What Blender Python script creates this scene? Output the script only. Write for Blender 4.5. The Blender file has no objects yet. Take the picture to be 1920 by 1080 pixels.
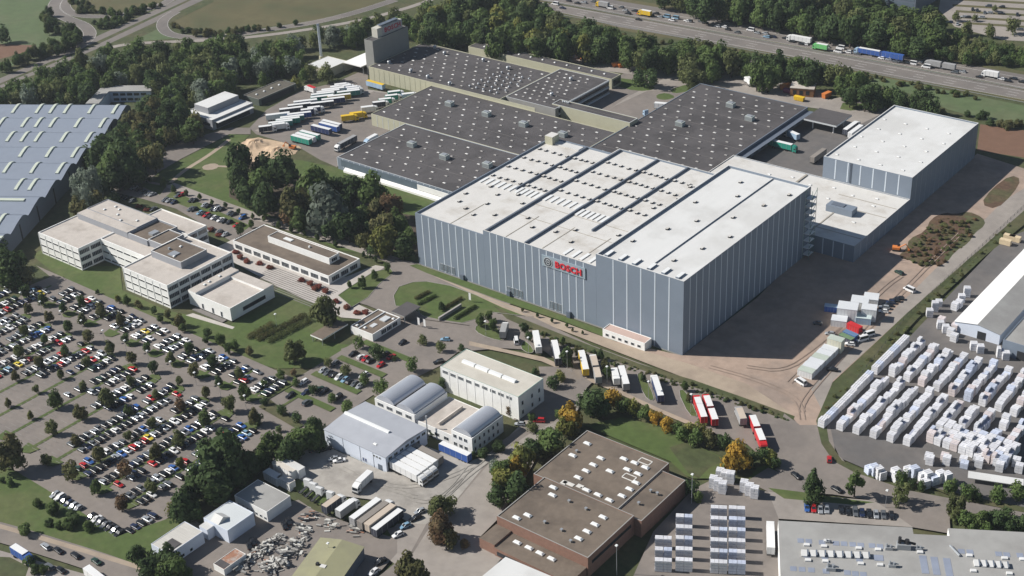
import bpy, bmesh, math, random
import numpy as np
from mathutils import Vector, Matrix
from mathutils.geometry import tessellate_polygon
random.seed(7)
rng = np.random.default_rng(7)
R = math.radians
SC = bpy.context.scene
COL = SC.collection

# ------------------------------------------------------------------ camera
FPX, PITCH, ROLL, YAW, CAMH = 2659.19, R(29.0308), R(-2.7497), R(129.4673), 300.0
_cy, _sy = math.cos(YAW), math.sin(YAW)
FW = np.array([_cy*math.cos(PITCH), _sy*math.cos(PITCH), -math.sin(PITCH)])
_rt = np.array([_sy, -_cy, 0.0]); _up = np.cross(_rt, FW)
RT = math.cos(ROLL)*_rt + math.sin(ROLL)*_up
UP = -math.sin(ROLL)*_rt + math.cos(ROLL)*_up
cam = bpy.data.cameras.new('camera'); camo = bpy.data.objects.new('camera', cam); COL.objects.link(camo)
m3 = Matrix(((RT[0], UP[0], -FW[0]), (RT[1], UP[1], -FW[1]), (RT[2], UP[2], -FW[2])))
camo.matrix_world = Matrix.Translation((0, 0, CAMH)) @ m3.to_4x4()
cam.sensor_width = 36.0; cam.lens = FPX/1920*36.0
cam.clip_start = 5; cam.clip_end = 20000
SC.camera = camo
# ------------------------------------------------------------------ sky, sun, exposure
SUN_EL, SUN_AZ = 37.9, 240.0
w = bpy.data.worlds.new('World'); SC.world = w; w.use_nodes = True
nt = w.node_tree; sky = nt.nodes.new('ShaderNodeTexSky'); sky.sky_type = 'NISHITA'; sky.sun_disc = False
sky.sun_elevation = R(SUN_EL); sky.sun_rotation = R(SUN_AZ); sky.altitude = 300; sky.air_density = 1.0; sky.dust_density = 0.4
bg = nt.nodes['Background']; bg.inputs['Strength'].default_value = 0.05
nt.links.new(sky.outputs[0], bg.inputs['Color'])
sun = bpy.data.lights.new('sun', 'SUN'); sun.energy = 4.8; sun.angle = R(0.5); sun.color = (1.0, 0.96, 0.90)
suno = bpy.data.objects.new('sun', sun); COL.objects.link(suno)
_l = Vector((0.866*math.cos(R(SUN_EL)), 0.5*math.cos(R(SUN_EL)), -math.sin(R(SUN_EL))))
suno.rotation_euler = _l.to_track_quat('-Z', 'Y').to_euler(); suno.location = (-700, 0, 500)
SC.view_settings.view_transform = 'Standard'; SC.view_settings.look = 'None'
SC.view_settings.exposure = 0.38; SC.view_settings.gamma = 1.0
SC.render.engine = 'CYCLES'
SC.cycles.max_bounces = 4; SC.cycles.diffuse_bounces = 2; SC.cycles.glossy_bounces = 2
SC.cycles.transparent_max_bounces = 4; SC.cycles.volume_bounces = 0

# ------------------------------------------------------------------ survey: photo point -> place on level z
def W(x, y, z=0.0):
    d = FW*FPX + RT*(x-960) - UP*(y-540)
    t = (z-CAMH)/d[2]
    return (float(d[0]*t), float(d[1]*t), z)
def W2(x, y, z=0.0): return W(x, y, z)[:2]
def tile(r, c): return lambda x, y: (c*480+x/4.0, r*270+y/4.0)
Z = {(r, c): tile(r, c) for r in range(4) for c in range(4)}
def PX(p):
    q = np.array(p, float)-np.array([0, 0, CAMH]); d = q@FW
    return (960+FPX*(q@RT)/d, 540-FPX*(q@UP)/d)
def metres_per_px(p):
    q = np.array(p, float)-np.array([0, 0, CAMH]); return float(q@FW)/FPX

# ------------------------------------------------------------------ materials
MATS = {}
def mat(name, c, rough=0.85, var=0.16, scale=0.15, metal=0.0, c2=None, amt=0.0, s2=0.03, stretch=None, rnd=0.0, sharp=(0.45, 0.62), spec=0.3):
    """procedural paint: colour broken by fine and broad noise, an optional second colour in broad patches, per object tint"""
    if name in MATS: return MATS[name]
    m = bpy.data.materials.new(name); m.use_nodes = True; t = m.node_tree; N = t.nodes; L = t.links
    b = N['Principled BSDF']; b.inputs['Roughness'].default_value = rough; b.inputs['Metallic'].default_value = metal
    b.inputs['Specular IOR Level'].default_value = spec
    g = N.new('ShaderNodeNewGeometry'); src = g.outputs['Position']
    if stretch:
        mp = N.new('ShaderNodeMapping'); mp.inputs['Scale'].default_value = stretch[:3]
        if len(stretch) > 3: mp.inputs['Rotation'].default_value = (0, 0, R(stretch[3]))
        L.new(src, mp.inputs['Vector']); src2 = mp.outputs[0]
    else: src2 = src
    n = N.new('ShaderNodeTexNoise'); n.inputs['Scale'].default_value = scale; n.inputs['Detail'].default_value = 6; n.inputs['Roughness'].default_value = 0.65
    L.new(src2, n.inputs['Vector'])
    mr = N.new('ShaderNodeMapRange'); mr.inputs['From Min'].default_value = 0.25; mr.inputs['From Max'].default_value = 0.75
    mr.inputs['To Min'].default_value = 1-var; mr.inputs['To Max'].default_value = 1+var
    L.new(n.outputs['Fac'], mr.inputs['Value'])
    col = None
    if c2 is not None:
        n2 = N.new('ShaderNodeTexNoise'); n2.inputs['Scale'].default_value = s2; n2.inputs['Detail'].default_value = 5; n2.inputs['Roughness'].default_value = 0.6
        L.new(src, n2.inputs['Vector'])
        r2 = N.new('ShaderNodeMapRange'); r2.inputs['From Min'].default_value = sharp[0]; r2.inputs['From Max'].default_value = sharp[1]
        r2.inputs['To Max'].default_value = amt; L.new(n2.outputs['Fac'], r2.inputs['Value'])
        mx = N.new('ShaderNodeMix'); mx.data_type = 'RGBA'; mx.inputs[6].default_value = (*c, 1); mx.inputs[7].default_value = (*c2, 1)
        L.new(r2.outputs[0], mx.inputs[0]); col = mx.outputs[2]
    else:
        rg = N.new('ShaderNodeRGB'); rg.outputs[0].default_value = (*c, 1); col = rg.outputs[0]
    val = mr.outputs[0]
    if rnd:
        oi = N.new('ShaderNodeObjectInfo'); m2 = N.new('ShaderNodeMapRange'); m2.inputs['To Min'].default_value = 1-rnd; m2.inputs['To Max'].default_value = 1+rnd
        L.new(oi.outputs['Random'], m2.inputs['Value']); mm = N.new('ShaderNodeMath'); mm.operation = 'MULTIPLY'
        L.new(val, mm.inputs[0]); L.new(m2.outputs[0], mm.inputs[1]); val = mm.outputs[0]
    vm = N.new('ShaderNodeVectorMath'); vm.operation = 'SCALE'; L.new(col, vm.inputs[0]); L.new(val, vm.inputs['Scale'])
    L.new(vm.outputs[0], b.inputs['Base Color'])
    MATS[name] = m; return m
def leafmat(name, c, c2):
    m = mat(name, c, rough=0.75, var=0.30, scale=0.55, c2=c2, amt=0.85, s2=0.22, rnd=0.22, sharp=(0.4, 0.65), spec=0.12)
    t = m.node_tree; b = t.nodes['Principled BSDF']; tr = t.nodes.new('ShaderNodeBsdfTranslucent'); ms = t.nodes.new('ShaderNodeMixShader'); ms.inputs[0].default_value = 0.38
    t.links.new(b.inputs['Base Color'].links[0].from_socket, tr.inputs['Color']); t.links.new(b.outputs[0], ms.inputs[1]); t.links.new(tr.outputs[0], ms.inputs[2])
    t.links.new(ms.outputs[0], t.nodes['Material Output'].inputs['Surface']); return m

ASPH = mat('worn_asphalt', (0.222, 0.194, 0.172), var=0.10, scale=0.35, c2=(0.178, 0.158, 0.143), amt=0.8, s2=0.045)
ASPH_D = mat('dark_asphalt', (0.128, 0.121, 0.117), var=0.12, scale=0.3, c2=(0.165, 0.149, 0.138), amt=0.7, s2=0.05)
ASPH_L = mat('pale_road_surface', (0.31, 0.278, 0.248), var=0.10, scale=0.3, c2=(0.24, 0.215, 0.195), amt=0.7, s2=0.06)
CAMO = mat('motorway_surface', (0.195, 0.174, 0.158), var=0.10, scale=0.25, c2=(0.150, 0.136, 0.126), amt=0.8, s2=0.02)
GRAVEL = mat('pale_gravel', (0.375, 0.35, 0.315), var=0.14, scale=0.4, c2=(0.265, 0.245, 0.222), amt=0.85, s2=0.07)
DIRT = mat('pinkish_dirt', (0.365, 0.275, 0.218), var=0.16, scale=0.25, c2=(0.255, 0.205, 0.172), amt=0.8, s2=0.05)
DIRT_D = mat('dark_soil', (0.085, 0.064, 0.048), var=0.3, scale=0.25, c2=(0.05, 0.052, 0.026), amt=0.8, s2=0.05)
SAND = mat('sand', (0.50, 0.37, 0.25), var=0.2, scale=0.3)
PATH = mat('beige_path', (0.37, 0.30, 0.23), var=0.10, scale=0.3, c2=(0.27, 0.215, 0.17), amt=0.6, s2=0.08)
PAVE = mat('light_paving', (0.47, 0.435, 0.40), var=0.08, scale=0.6, c2=(0.38, 0.345, 0.31), amt=0.6, s2=0.1)
PAVE_D = mat('grey_paving_bands', (0.19, 0.175, 0.165), var=0.1, scale=0.6)
GRASS = mat('lawn_grass', (0.074, 0.108, 0.030), var=0.22, scale=0.35, c2=(0.104, 0.118, 0.045), amt=0.8, s2=0.05)
GRASS_L = mat('meadow_grass', (0.094, 0.130, 0.058), var=0.18, scale=0.15, c2=(0.118, 0.135, 0.070), amt=0.8, s2=0.03)
GRASS_D = mat('rough_grass', (0.064, 0.077, 0.031), var=0.32, scale=0.3, c2=(0.094, 0.088, 0.044), amt=0.9, s2=0.05)
GRASS_Y = mat('dry_meadow', (0.112, 0.100, 0.048), var=0.2, scale=0.12, c2=(0.074, 0.080, 0.036), amt=0.85, s2=0.03)
WEEDS = mat('weedy_ground', (0.105, 0.065, 0.042), var=0.42, scale=0.45, c2=(0.088, 0.085, 0.040), amt=0.95, s2=0.08)
BARE = mat('ploughed_soil', (0.17, 0.098, 0.065), var=0.12, scale=0.2)
WHITE_LINE = mat('road_paint', (0.62, 0.61, 0.58), var=0.2, scale=0.8)
KERB = mat('kerb_stone', (0.34, 0.32, 0.30), var=0.15, scale=0.6)

ROOF_W = mat('white_roof_membrane', (0.615, 0.60, 0.57), rough=0.7, var=0.05, scale=0.3, c2=(0.43, 0.395, 0.345), amt=0.75, s2=0.09, sharp=(0.5, 0.72))
ROOF_W2 = mat('bright_roof_membrane', (0.655, 0.655, 0.64), rough=0.65, var=0.04, scale=0.25, c2=(0.55, 0.545, 0.525), amt=0.8, s2=0.05, stretch=(1, 0.15, 1))
ROOF_P = mat('pinkish_gravel_roof', (0.50, 0.455, 0.41), var=0.10, scale=0.5, c2=(0.36, 0.32, 0.28), amt=0.7, s2=0.14, sharp=(0.48, 0.7))
ROOF_D = mat('dark_bitumen_roof', (0.092, 0.085, 0.086), var=0.10, scale=0.35, c2=(0.064, 0.059, 0.060), amt=0.9, s2=0.06)
ROOF_B = mat('brown_felt_roof', (0.172, 0.138, 0.108), var=0.16, scale=0.4, c2=(0.122, 0.098, 0.078), amt=0.85, s2=0.09)
ROOF_G = mat('grey_sheet_roof', (0.40, 0.415, 0.45), rough=0.55, var=0.05, scale=0.3, c2=(0.33, 0.345, 0.38), amt=0.6, s2=0.08)
ROOF_G2 = mat('light_grey_roof', (0.34, 0.335, 0.32), rough=0.7, var=0.06, scale=0.3, c2=(0.27, 0.262, 0.25), amt=0.7, s2=0.06)
ROOF_O = mat('olive_sheet_roof', (0.30, 0.29, 0.175), rough=0.7, var=0.06, scale=0.3, c2=(0.25, 0.24, 0.16), amt=0.7, s2=0.1)
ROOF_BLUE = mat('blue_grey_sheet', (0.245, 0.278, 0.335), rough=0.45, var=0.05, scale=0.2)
ROOF_BLUE_D = mat('blue_grey_dark_strip', (0.155, 0.178, 0.222), rough=0.45, var=0.05, scale=0.2)
RUST = mat('rusty_sheet', (0.33, 0.17, 0.11), var=0.25, scale=0.8, c2=(0.42, 0.37, 0.33), amt=0.9, s2=0.5)
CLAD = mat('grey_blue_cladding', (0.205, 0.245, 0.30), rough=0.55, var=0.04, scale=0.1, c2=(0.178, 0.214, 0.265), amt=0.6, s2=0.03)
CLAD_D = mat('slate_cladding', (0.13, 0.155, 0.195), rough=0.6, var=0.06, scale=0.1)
STRIP = mat('pale_strip', (0.60, 0.66, 0.72), rough=0.5, var=0.04)
CREAM = mat('cream_panel_wall', (0.46, 0.445, 0.33), var=0.07, scale=0.3)
CREAM_D = mat('cream_panel_joint', (0.36, 0.35, 0.25), var=0.07, scale=0.3)
WALL_W = mat('white_wall', (0.86, 0.855, 0.83), var=0.04, scale=0.4, c2=(0.76, 0.75, 0.72), amt=0.6, s2=0.15)
WALL_BW = mat('bluish_white_sheet_wall', (0.66, 0.71, 0.80), var=0.04, scale=0.4)
WALL_G = mat('grey_render', (0.30, 0.31, 0.335), var=0.06, scale=0.3)
WALL_C = mat('concrete_wall', (0.30, 0.295, 0.28), var=0.1, scale=0.25)
BRICK = mat('red_brown_brick', (0.25, 0.145, 0.108), var=0.14, scale=0.9)
GLASS = mat('dark_window_glass', (0.022, 0.028, 0.036), rough=0.08, var=0.3, scale=0.5, spec=0.6)
GLASS_B = mat('blue_grey_panel_glass', (0.12, 0.155, 0.19), rough=0.2, var=0.15, scale=0.3)
FRAME = mat('pale_window_frame', (0.55, 0.57, 0.58), var=0.05)
DARK = mat('dark_opening', (0.03, 0.032, 0.035), var=0.2)
METAL = mat('galvanised_metal', (0.42, 0.44, 0.46), rough=0.4, metal=0.4, var=0.08)
STEEL_B = mat('barrel_roof_sheet', (0.58, 0.60, 0.64), rough=0.38, metal=0.55, var=0.05, scale=0.2)
SKYL = mat('skylight_acrylic', (0.76, 0.77, 0.76), rough=0.3, var=0.04)
SKYL_Y = mat('aged_skylight_acrylic', (0.58, 0.62, 0.52), rough=0.35, var=0.06)
SKYL_G = mat('weathered_skylight', (0.30, 0.285, 0.27), rough=0.5, var=0.1)
UNIT = mat('pale_green_grey_louvre', (0.40, 0.44, 0.42), rough=0.5, var=0.06)
BLACKM = mat('black_metal', (0.03, 0.03, 0.033), rough=0.5)
REDL = mat('red_letter_face', (0.62, 0.035, 0.05), rough=0.5, var=0.05)
SIGNB = mat('sign_panel_grey', (0.30, 0.37, 0.42), rough=0.5, var=0.03)
SILVER = mat('silver_emblem', (0.55, 0.57, 0.60), rough=0.35, metal=0.3)
TYRE = mat('tyre_rubber', (0.02, 0.02, 0.02), rough=0.9)
CHASS = mat('chassis_grey', (0.05, 0.052, 0.055), rough=0.7)
WOOD = mat('timber', (0.36, 0.25, 0.13), var=0.2, scale=1.0)
BARK = mat('tree_bark', (0.10, 0.078, 0.058), var=0.25, scale=1.5)
WRAP = [mat('white_wrap', (0.70, 0.70, 0.715), rough=0.4, var=0.10, scale=0.5, rnd=0.08),
        mat('bluish_wrap', (0.56, 0.61, 0.72), rough=0.4, var=0.14, scale=0.5, rnd=0.1),
        mat('pinkish_wrap', (0.68, 0.60, 0.58), rough=0.4, var=0.12, scale=0.5, rnd=0.1)]
SEAM = mat('wrap_seam', (0.34, 0.36, 0.46), rough=0.6)
def paint(n, c, metal=0.0, rough=0.3): return mat(n, c, rough=rough, var=0.03, metal=metal, spec=0.5)
CARP = {'white': paint('white_car_paint', (0.72, 0.72, 0.72)), 'silver': paint('silver_car_paint', (0.42, 0.44, 0.46), 0.35),
        'grey': paint('grey_car_paint', (0.13, 0.14, 0.15), 0.2), 'black': paint('black_car_paint', (0.014, 0.015, 0.018)),
        'dark blue': paint('dark_blue_car_paint', (0.016, 0.026, 0.065)), 'red': paint('red_car_paint', (0.42, 0.018, 0.022)),
        'blue': paint('blue_car_paint', (0.035, 0.11, 0.34)), 'yellow': paint('yellow_car_paint', (0.62, 0.48, 0.04)),
        'dark green': paint('dark_green_car_paint', (0.02, 0.05, 0.035)), 'light blue': paint('light_blue_car_paint', (0.20, 0.34, 0.46))}
TRP = {'white': mat('white_trailer_skin', (0.74, 0.74, 0.73), rough=0.45, var=0.04), 'grey': mat('grey_trailer_skin', (0.33, 0.33, 0.33), rough=0.6, var=0.08),
       'beige': mat('beige_trailer_skin', (0.52, 0.44, 0.36), rough=0.6, var=0.08), 'blue': mat('blue_trailer_skin', (0.045, 0.11, 0.36), rough=0.5, var=0.06),
       'red': mat('red_trailer_skin', (0.50, 0.025, 0.03), rough=0.45), 'yellow': mat('yellow_trailer_skin', (0.72, 0.47, 0.03), rough=0.45),
       'green': mat('green_trailer_skin', (0.03, 0.27, 0.20), rough=0.5), 'dark': mat('dark_trailer_skin', (0.05, 0.055, 0.075), rough=0.5),
       'navy': mat('navy_trailer_skin', (0.03, 0.045, 0.12), rough=0.5), 'brown': mat('brown_grey_tarpaulin', (0.25, 0.225, 0.20), rough=0.8, var=0.1),
       'orange': mat('orange_skip_paint', (0.62, 0.20, 0.05), rough=0.5), 'lightblue': mat('pale_blue_skin', (0.33, 0.45, 0.58), rough=0.5),
       'limegreen': mat('bright_green_skin', (0.16, 0.50, 0.17), rough=0.5), 'teal': mat('teal_skin', (0.05, 0.22, 0.20), rough=0.5)}

# ------------------------------------------------------------------ mesh helpers
SPLIT = {'pillar','door_porch','stair_landing','roof_plant','rooflight_strip','annex','facade_strip','loading_door','panel_joint','pilaster','balcony_band','window_band','wall_slit','roof_patch','roof_seam','roof_block','raised_roof','opening','landing_legs','front_wing','window','plant_room'}
class MB:
    def __init__(s): s.v = []; s.f = []; s.m = []
    def face(s, pts, m=0):
        i = len(s.v); s.v += [tuple(p) for p in pts]; s.f.append(tuple(range(i, i+len(pts)))); s.m.append(m)
    def box(s, x0, y0, z0, x1, y1, z1, m=0, mt=None, bottom=True, fr=None):
        c = [(x0,y0,z0),(x1,y0,z0),(x1,y1,z0),(x0,y1,z0),(x0,y0,z1),(x1,y0,z1),(x1,y1,z1),(x0,y1,z1)]
        if fr: c = [fr(*p) for p in c]
        i = len(s.v); s.v += c
        F = [(0,1,5,4),(1,2,6,5),(2,3,7,6),(3,0,4,7),(4,5,6,7)] + ([(3,2,1,0)] if bottom else [])
        for k, f in enumerate(F):
            s.f.append(tuple(i+j for j in f)); s.m.append(mt if (mt is not None and k == 4) else m)
        return s
    def prism(s, poly, z0, z1, m=0, mt=None):
        n = len(poly); a = sum(poly[i][0]*poly[(i+1)%n][1]-poly[(i+1)%n][0]*poly[i][1] for i in range(n))
        if a < 0: poly = poly[::-1]
        i = len(s.v); s.v += [(p[0], p[1], z0) for p in poly]+[(p[0], p[1], z1) for p in poly]
        for k in range(n):
            s.f.append((i+k, i+(k+1)%n, i+n+(k+1)%n, i+n+k)); s.m.append(m)
        s.f.append(tuple(i+n+k for k in range(n))); s.m.append(m if mt is None else mt)
        s.f.append(tuple(i+k for k in range(n))[::-1]); s.m.append(m)
        return s
    def tube(s, p, q, r, r2=None, n=8, m=0, cap=True):
        p = Vector(p); q = Vector(q); d = (q-p).normalized(); a = d.orthogonal().normalized(); b = d.cross(a); r2 = r if r2 is None else r2
        i = len(s.v)
        for k in range(n):
            t = 2*math.pi*k/n; s.v.append(tuple(p+(a*math.cos(t)+b*math.sin(t))*r))
        for k in range(n):
            t = 2*math.pi*k/n; s.v.append(tuple(q+(a*math.cos(t)+b*math.sin(t))*r2))
        for k in range(n): s.f.append((i+k, i+(k+1)%n, i+n+(k+1)%n, i+n+k)); s.m.append(m)
        if cap:
            s.f.append(tuple(i+n+k for k in range(n))); s.m.append(m); s.f.append(tuple(i+k for k in range(n))[::-1]); s.m.append(m)
        return s
    def loft(s, secs, m=0, caps=True, ms=None):
        n = len(secs[0]); i = len(s.v)
        for c in secs: s.v += [tuple(p) for p in c]
        for a in range(len(secs)-1):
            for k in range(n):
                s.f.append((i+a*n+k, i+a*n+(k+1)%n, i+(a+1)*n+(k+1)%n, i+(a+1)*n+k)); s.m.append(ms(a, k) if ms else m)
        if caps:
            s.f.append(tuple(i+k for k in range(n))[::-1]); s.m.append(m)
            j = i+(len(secs)-1)*n; s.f.append(tuple(j+k for k in range(n))); s.m.append(m)
        return s
    def mesh(s, name, mats, off=(0,0,0), smooth=False):
        me = bpy.data.meshes.new(name); o = off
        me.from_pydata([(v[0]-o[0], v[1]-o[1], v[2]-o[2]) for v in s.v], [], s.f)
        for m in (mats if isinstance(mats, (list, tuple)) else [mats]): me.materials.append(m)
        me.polygons.foreach_set('material_index', s.m)
        if smooth: me.polygons.foreach_set('use_smooth', [True]*len(s.f))
        me.update(); return me
    def build(s, name, mats, parent=None, smooth=False, loc=None, local=False):
        if name in SPLIT:
            par = list(range(len(s.v)))
            def fd(a):
                while par[a] != a: par[a] = par[par[a]]; a = par[a]
                return a
            for f in s.f:
                for q in f[1:]: par[fd(q)] = fd(f[0])
            comps = {}
            for f, m_ in zip(s.f, s.m): comps.setdefault(fd(f[0]), []).append((f, m_))
            if len(comps) > 1:
                for fl in list(comps.values()):
                    nb_ = MB(); idx = {}
                    for f, m_ in fl:
                        for q in f:
                            if q not in idx: idx[q] = len(nb_.v); nb_.v.append(s.v[q])
                        nb_.f.append(tuple(idx[q] for q in f)); nb_.m.append(m_)
                    o = MB.build(nb_, name, mats, parent, smooth, loc, local)
                return o
        off = (0,0,0) if local else (parent.location if parent else (loc or (0,0,0)))
        o = bpy.data.objects.new(name, s.mesh(name, mats, off, smooth)); COL.objects.link(o)
        if parent: o.parent = parent
        elif loc: o.location = loc
        return o
def link(name, data, parent=None, loc=(0,0,0), rz=0.0, sc=None):
    o = bpy.data.objects.new(name, data); COL.objects.link(o); o.location = loc; o.rotation_euler = (0,0,rz)
    if sc: o.scale = sc
    if parent: o.parent = parent
    return o
def tag(o, label=None, cat=None, group=None, kind=None):
    if label: o['label'] = label
    if cat: o['category'] = cat
    if group: o['group'] = group
    if kind: o['kind'] = kind
    return o
def thing(name, label, cat, loc, group=None):
    o = bpy.data.objects.new(name, None); o.empty_display_size = 1; COL.objects.link(o); o.location = loc
    return tag(o, label, cat, group)

# ------------------------------------------------------------------ ground
GROUND = []     # (polygon, level)
_lev = [0.0]
def inpoly(x, y, P):
    c = False; n = len(P); j = n-1
    for i in range(n):
        if (P[i][1] > y) != (P[j][1] > y) and x < (P[j][0]-P[i][0])*(y-P[i][1])/(P[j][1]-P[i][1])+P[i][0]: c = not c
        j = i
    return c
def gz(x, y):
    z = 0.0
    for P, l, bb in GROUND:
        if bb[0] <= x <= bb[2] and bb[1] <= y <= bb[3] and inpoly(x, y, P): z = l
    return z
def sheet(name, m, P, kerb=None):
    _lev[0] += 0.004; z = _lev[0]
    tri = tessellate_polygon([[Vector((p[0], p[1], 0)) for p in P]])
    me = bpy.data.meshes.new(name)
    fs = []
    for a, b, c in tri:
        ar = (P[b][0]-P[a][0])*(P[c][1]-P[a][1])-(P[c][0]-P[a][0])*(P[b][1]-P[a][1])
        fs.append((a, b, c) if ar > 0 else (a, c, b))
    me.from_pydata([(p[0], p[1], z) for p in P], [], fs); me.materials.append(m); me.update()
    o = link(name, me); o['kind'] = 'structure'
    GROUND.append((P, z, (min(p[0] for p in P), min(p[1] for p in P), max(p[0] for p in P), max(p[1] for p in P))))
    if kerb:
        k = MB(); n = len(P)
        for i in range(n):
            a = Vector((*P[i], 0)); b = Vector((*P[(i+1) % n], 0)); d = b-a
            if d.length < 0.05: continue
            nn = Vector((-d.y, d.x, 0)).normalized()*0.08
            q = [a-nn, b-nn, b+nn, a+nn]
            k.prism([(p.x, p.y) for p in q], z+0.001, z+0.13)
        k.build('kerb', KERB)['kind'] = 'structure'
    return o
def smooth_px(pts, closed=True, it=2):
    for _ in range(it):
        o = []; n = len(pts)
        for i in range(n if closed else n-1):
            a, b = pts[i], pts[(i+1) % n]
            o += [(a[0]*.75+b[0]*.25, a[1]*.75+b[1]*.25), (a[0]*.25+b[0]*.75, a[1]*.25+b[1]*.75)]
        if not closed: o = [pts[0]]+o+[pts[-1]]
        pts = o
    return pts
def gp(name, m, px, f=None, kerb=None, sm=0):
    if f: px = [f(*p) for p in px]
    if sm: px = smooth_px(px, True, sm)
    return sheet(name, m, [W2(*p) for p in px], kerb)
def gw(name, m, x0, y0, x1, y1, kerb=None): return sheet(name, m, [(x0,y0),(x1,y0),(x1,y1),(x0,y1)], kerb)
def ribbon_pts(P, wd):
    L_, R_ = [], []
    n = len(P)
    for i in range(n):
        a = Vector(P[max(i-1, 0)]); b = Vector(P[min(i+1, n-1)]); d = (b-a).normalized(); nn = Vector((-d.y, d.x))
        L_.append(tuple(Vector(P[i])+nn*wd/2)); R_.append(tuple(Vector(P[i])-nn*wd/2))
    return L_, R_
def road(name, m, px, wd, f=None, sm=2, edge=False, world=False):
    if f: px = [f(*p) for p in px]
    if sm: px = smooth_px(px, False, sm)
    P = px if world else [W2(*p) for p in px]
    l, r = ribbon_pts(P, wd); sheet(name, m, l+r[::-1])
    if edge:
        k = MB(); z = _lev[0]+0.003
        for off in (wd/2-0.35, -wd/2+0.35):
            a, b = ribbon_pts(P, 2*off); c, d = ribbon_pts(P, 2*off-0.3)
            for i in range(len(P)-1): k.face([(*a[i], z), (*a[i+1], z), (*c[i+1], z), (*c[i], z)])
        _lev[0] += 0.004
        o = k.build('lane_marking', WHITE_LINE); o['kind'] = 'structure'
    return P

# base terrain: one sheet far past the frame
g0 = MB()
nx, ny = 24, 24
for i in range(nx):
    for j in range(ny):
        x0, x1 = -3200+i*200, -3200+(i+1)*200; y0, y1 = -800+j*200, -800+(j+1)*200
        g0.face([(x0,y0,0),(x1,y0,0),(x1,y1,0),(x0,y1,0)])
g0.build('ground', GRASS_D)['kind'] = 'structure'

# fields and meadows far off
gp('field', GRASS_L, [(-40,-40),(112,-40),(92,15),(82,42),(96,62),(125,68),(128,74),(72,88),(-40,80)])
gp('ploughed_field', BARE, [(-40,81),(68,85),(64,93),(-40,122)])
gp('field', GRASS_L, [(-40,122),(40,112),(28,128),(-40,140)])
gp('meadow', GRASS_Y, [(322,48),(340,22),(395,-40),(760,-40),(735,2),(690,18),(600,38),(500,50),(400,58),(345,56)])
gp('meadow', GRASS_Y, [(136,8),(150,-40),(330,-40),(300,8),(270,16),(215,25),(150,23)])
gp('meadow', GRASS_Y, [(170,75),(240,30),(300,38),(270,60),(190,75)])
gp('meadow', GRASS_L, [(222,82),(300,44),(318,62),(330,72),(260,78)])
gp('field', GRASS_L, [(1560,128),(1640,142),(1930,200),(1960,232),(1852,226),(1780,206),(1690,170),(1600,150)])
gp('ploughed_field', BARE, [(1838,233),(1960,250),(1960,302),(1832,282)])
# motorway
def strip_between(name, m, A, B): return gp(name, m, A+B[::-1])
up_a = [(1000,-22),(1150,0),(1210,10),(1335,30),(1440,52),(1640,89),(1850,128),(1960,147)]
up_b = [(1000,-3),(1075,10),(1172,28),(1310,53),(1440,76),(1640,113),(1850,152),(1960,174)]
lo_a = [(1000,1),(1075,14),(1172,31),(1310,56),(1440,79),(1640,116),(1850,155),(1960,177)]
lo_b = [(1000,8),(1025,16),(1160,51),(1310,76),(1440,98),(1690,147),(1920,186),(1960,193)]
strip_between('motorway_verge', GRASS_Y, [(p[0], p[1]-6) for p in up_a], [(p[0], p[1]+5) for p in lo_b])
strip_between('motorway_carriageway', CAMO, up_a, up_b)
strip_between('motorway_carriageway', CAMO, lo_a, lo_b)
A0, A1 = W2(1030,4), W2(1960,175.5)
mw = (Vector(A1)-Vector(A0)); mwl = mw.length; mwd = mw.normalized(); mwn = Vector((-mwd.y, mwd.x))
lm = MB(); zz = _lev[0]+0.004
for off, dash in ((-7.0, 1), (-10.8, 1), (-14.6, 0), (-3.0, 0), (3.0, 0), (8.0, 1), (12.0, 1), (17.0, 0)):
    t = -60.0
    while t < mwl+40:
        L_ = 6.0 if dash else 18.0
        a = Vector(A0)+mwd*t+mwn*off; b = Vector(A0)+mwd*(t+L_)+mwn*off
        lm.face([(*(a-mwn*.12), zz), (*(b-mwn*.12), zz), (*(b+mwn*.12), zz), (*(a+mwn*.12), zz)])
        t += 18.0
_lev[0] += 0.006
lm.build('motorway_lane_marking', WHITE_LINE)['kind'] = 'structure'
# far car park across the motorway
gp('far_car_park', ASPH_L, [(1770,-40),(1960,-40),(1960,80),(1880,75),(1790,50),(1760,18)])
for k, yy in enumerate((-4, 8, 19, 30, 41)):
    gp('verge', GRASS_Y, [(1780+6*k,yy),(1960,yy+10),(1960,yy+14),(1780+6*k,yy+4)])
# trunk road with slip roads, far left
gp('road_verge', GRASS_D, [(-40,150),(345,-12),(400,-20),(400,4),(180,110),(-40,186)])
strip_between('trunk_road', CAMO, [(-40,164),(0,147),(160,78),(345,-6)], [(-40,173),(0,157),(160,88),(365,-6)])
strip_between('trunk_road', CAMO, [(-40,176),(0,160),(165,92),(372,-6)], [(-40,184),(0,166),(120,118),(205,82),(395,-6)])
road('slip_road', CAMO, [(95,112),(150,88),(172,66),(160,48),(130,37),(106,26),(98,14),(110,-6),(122,-20)], 9, edge=True)
road('slip_road', CAMO, [(142,-20),(124,2),(122,16),(140,28),(180,32),(230,28),(275,19),(310,6),(330,-8)], 7.5, edge=True)
road('slip_road', CAMO, [(330,22),(306,36),(303,52),(318,66),(360,71),(430,68),(520,53),(600,41),(680,20),(740,0)], 8, edge=True)
road('side_road', ASPH_L, [(195,92),(240,82),(330,78),(430,74),(520,64),(640,46),(720,28),(800,4),(850,-20)], 5)

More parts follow.
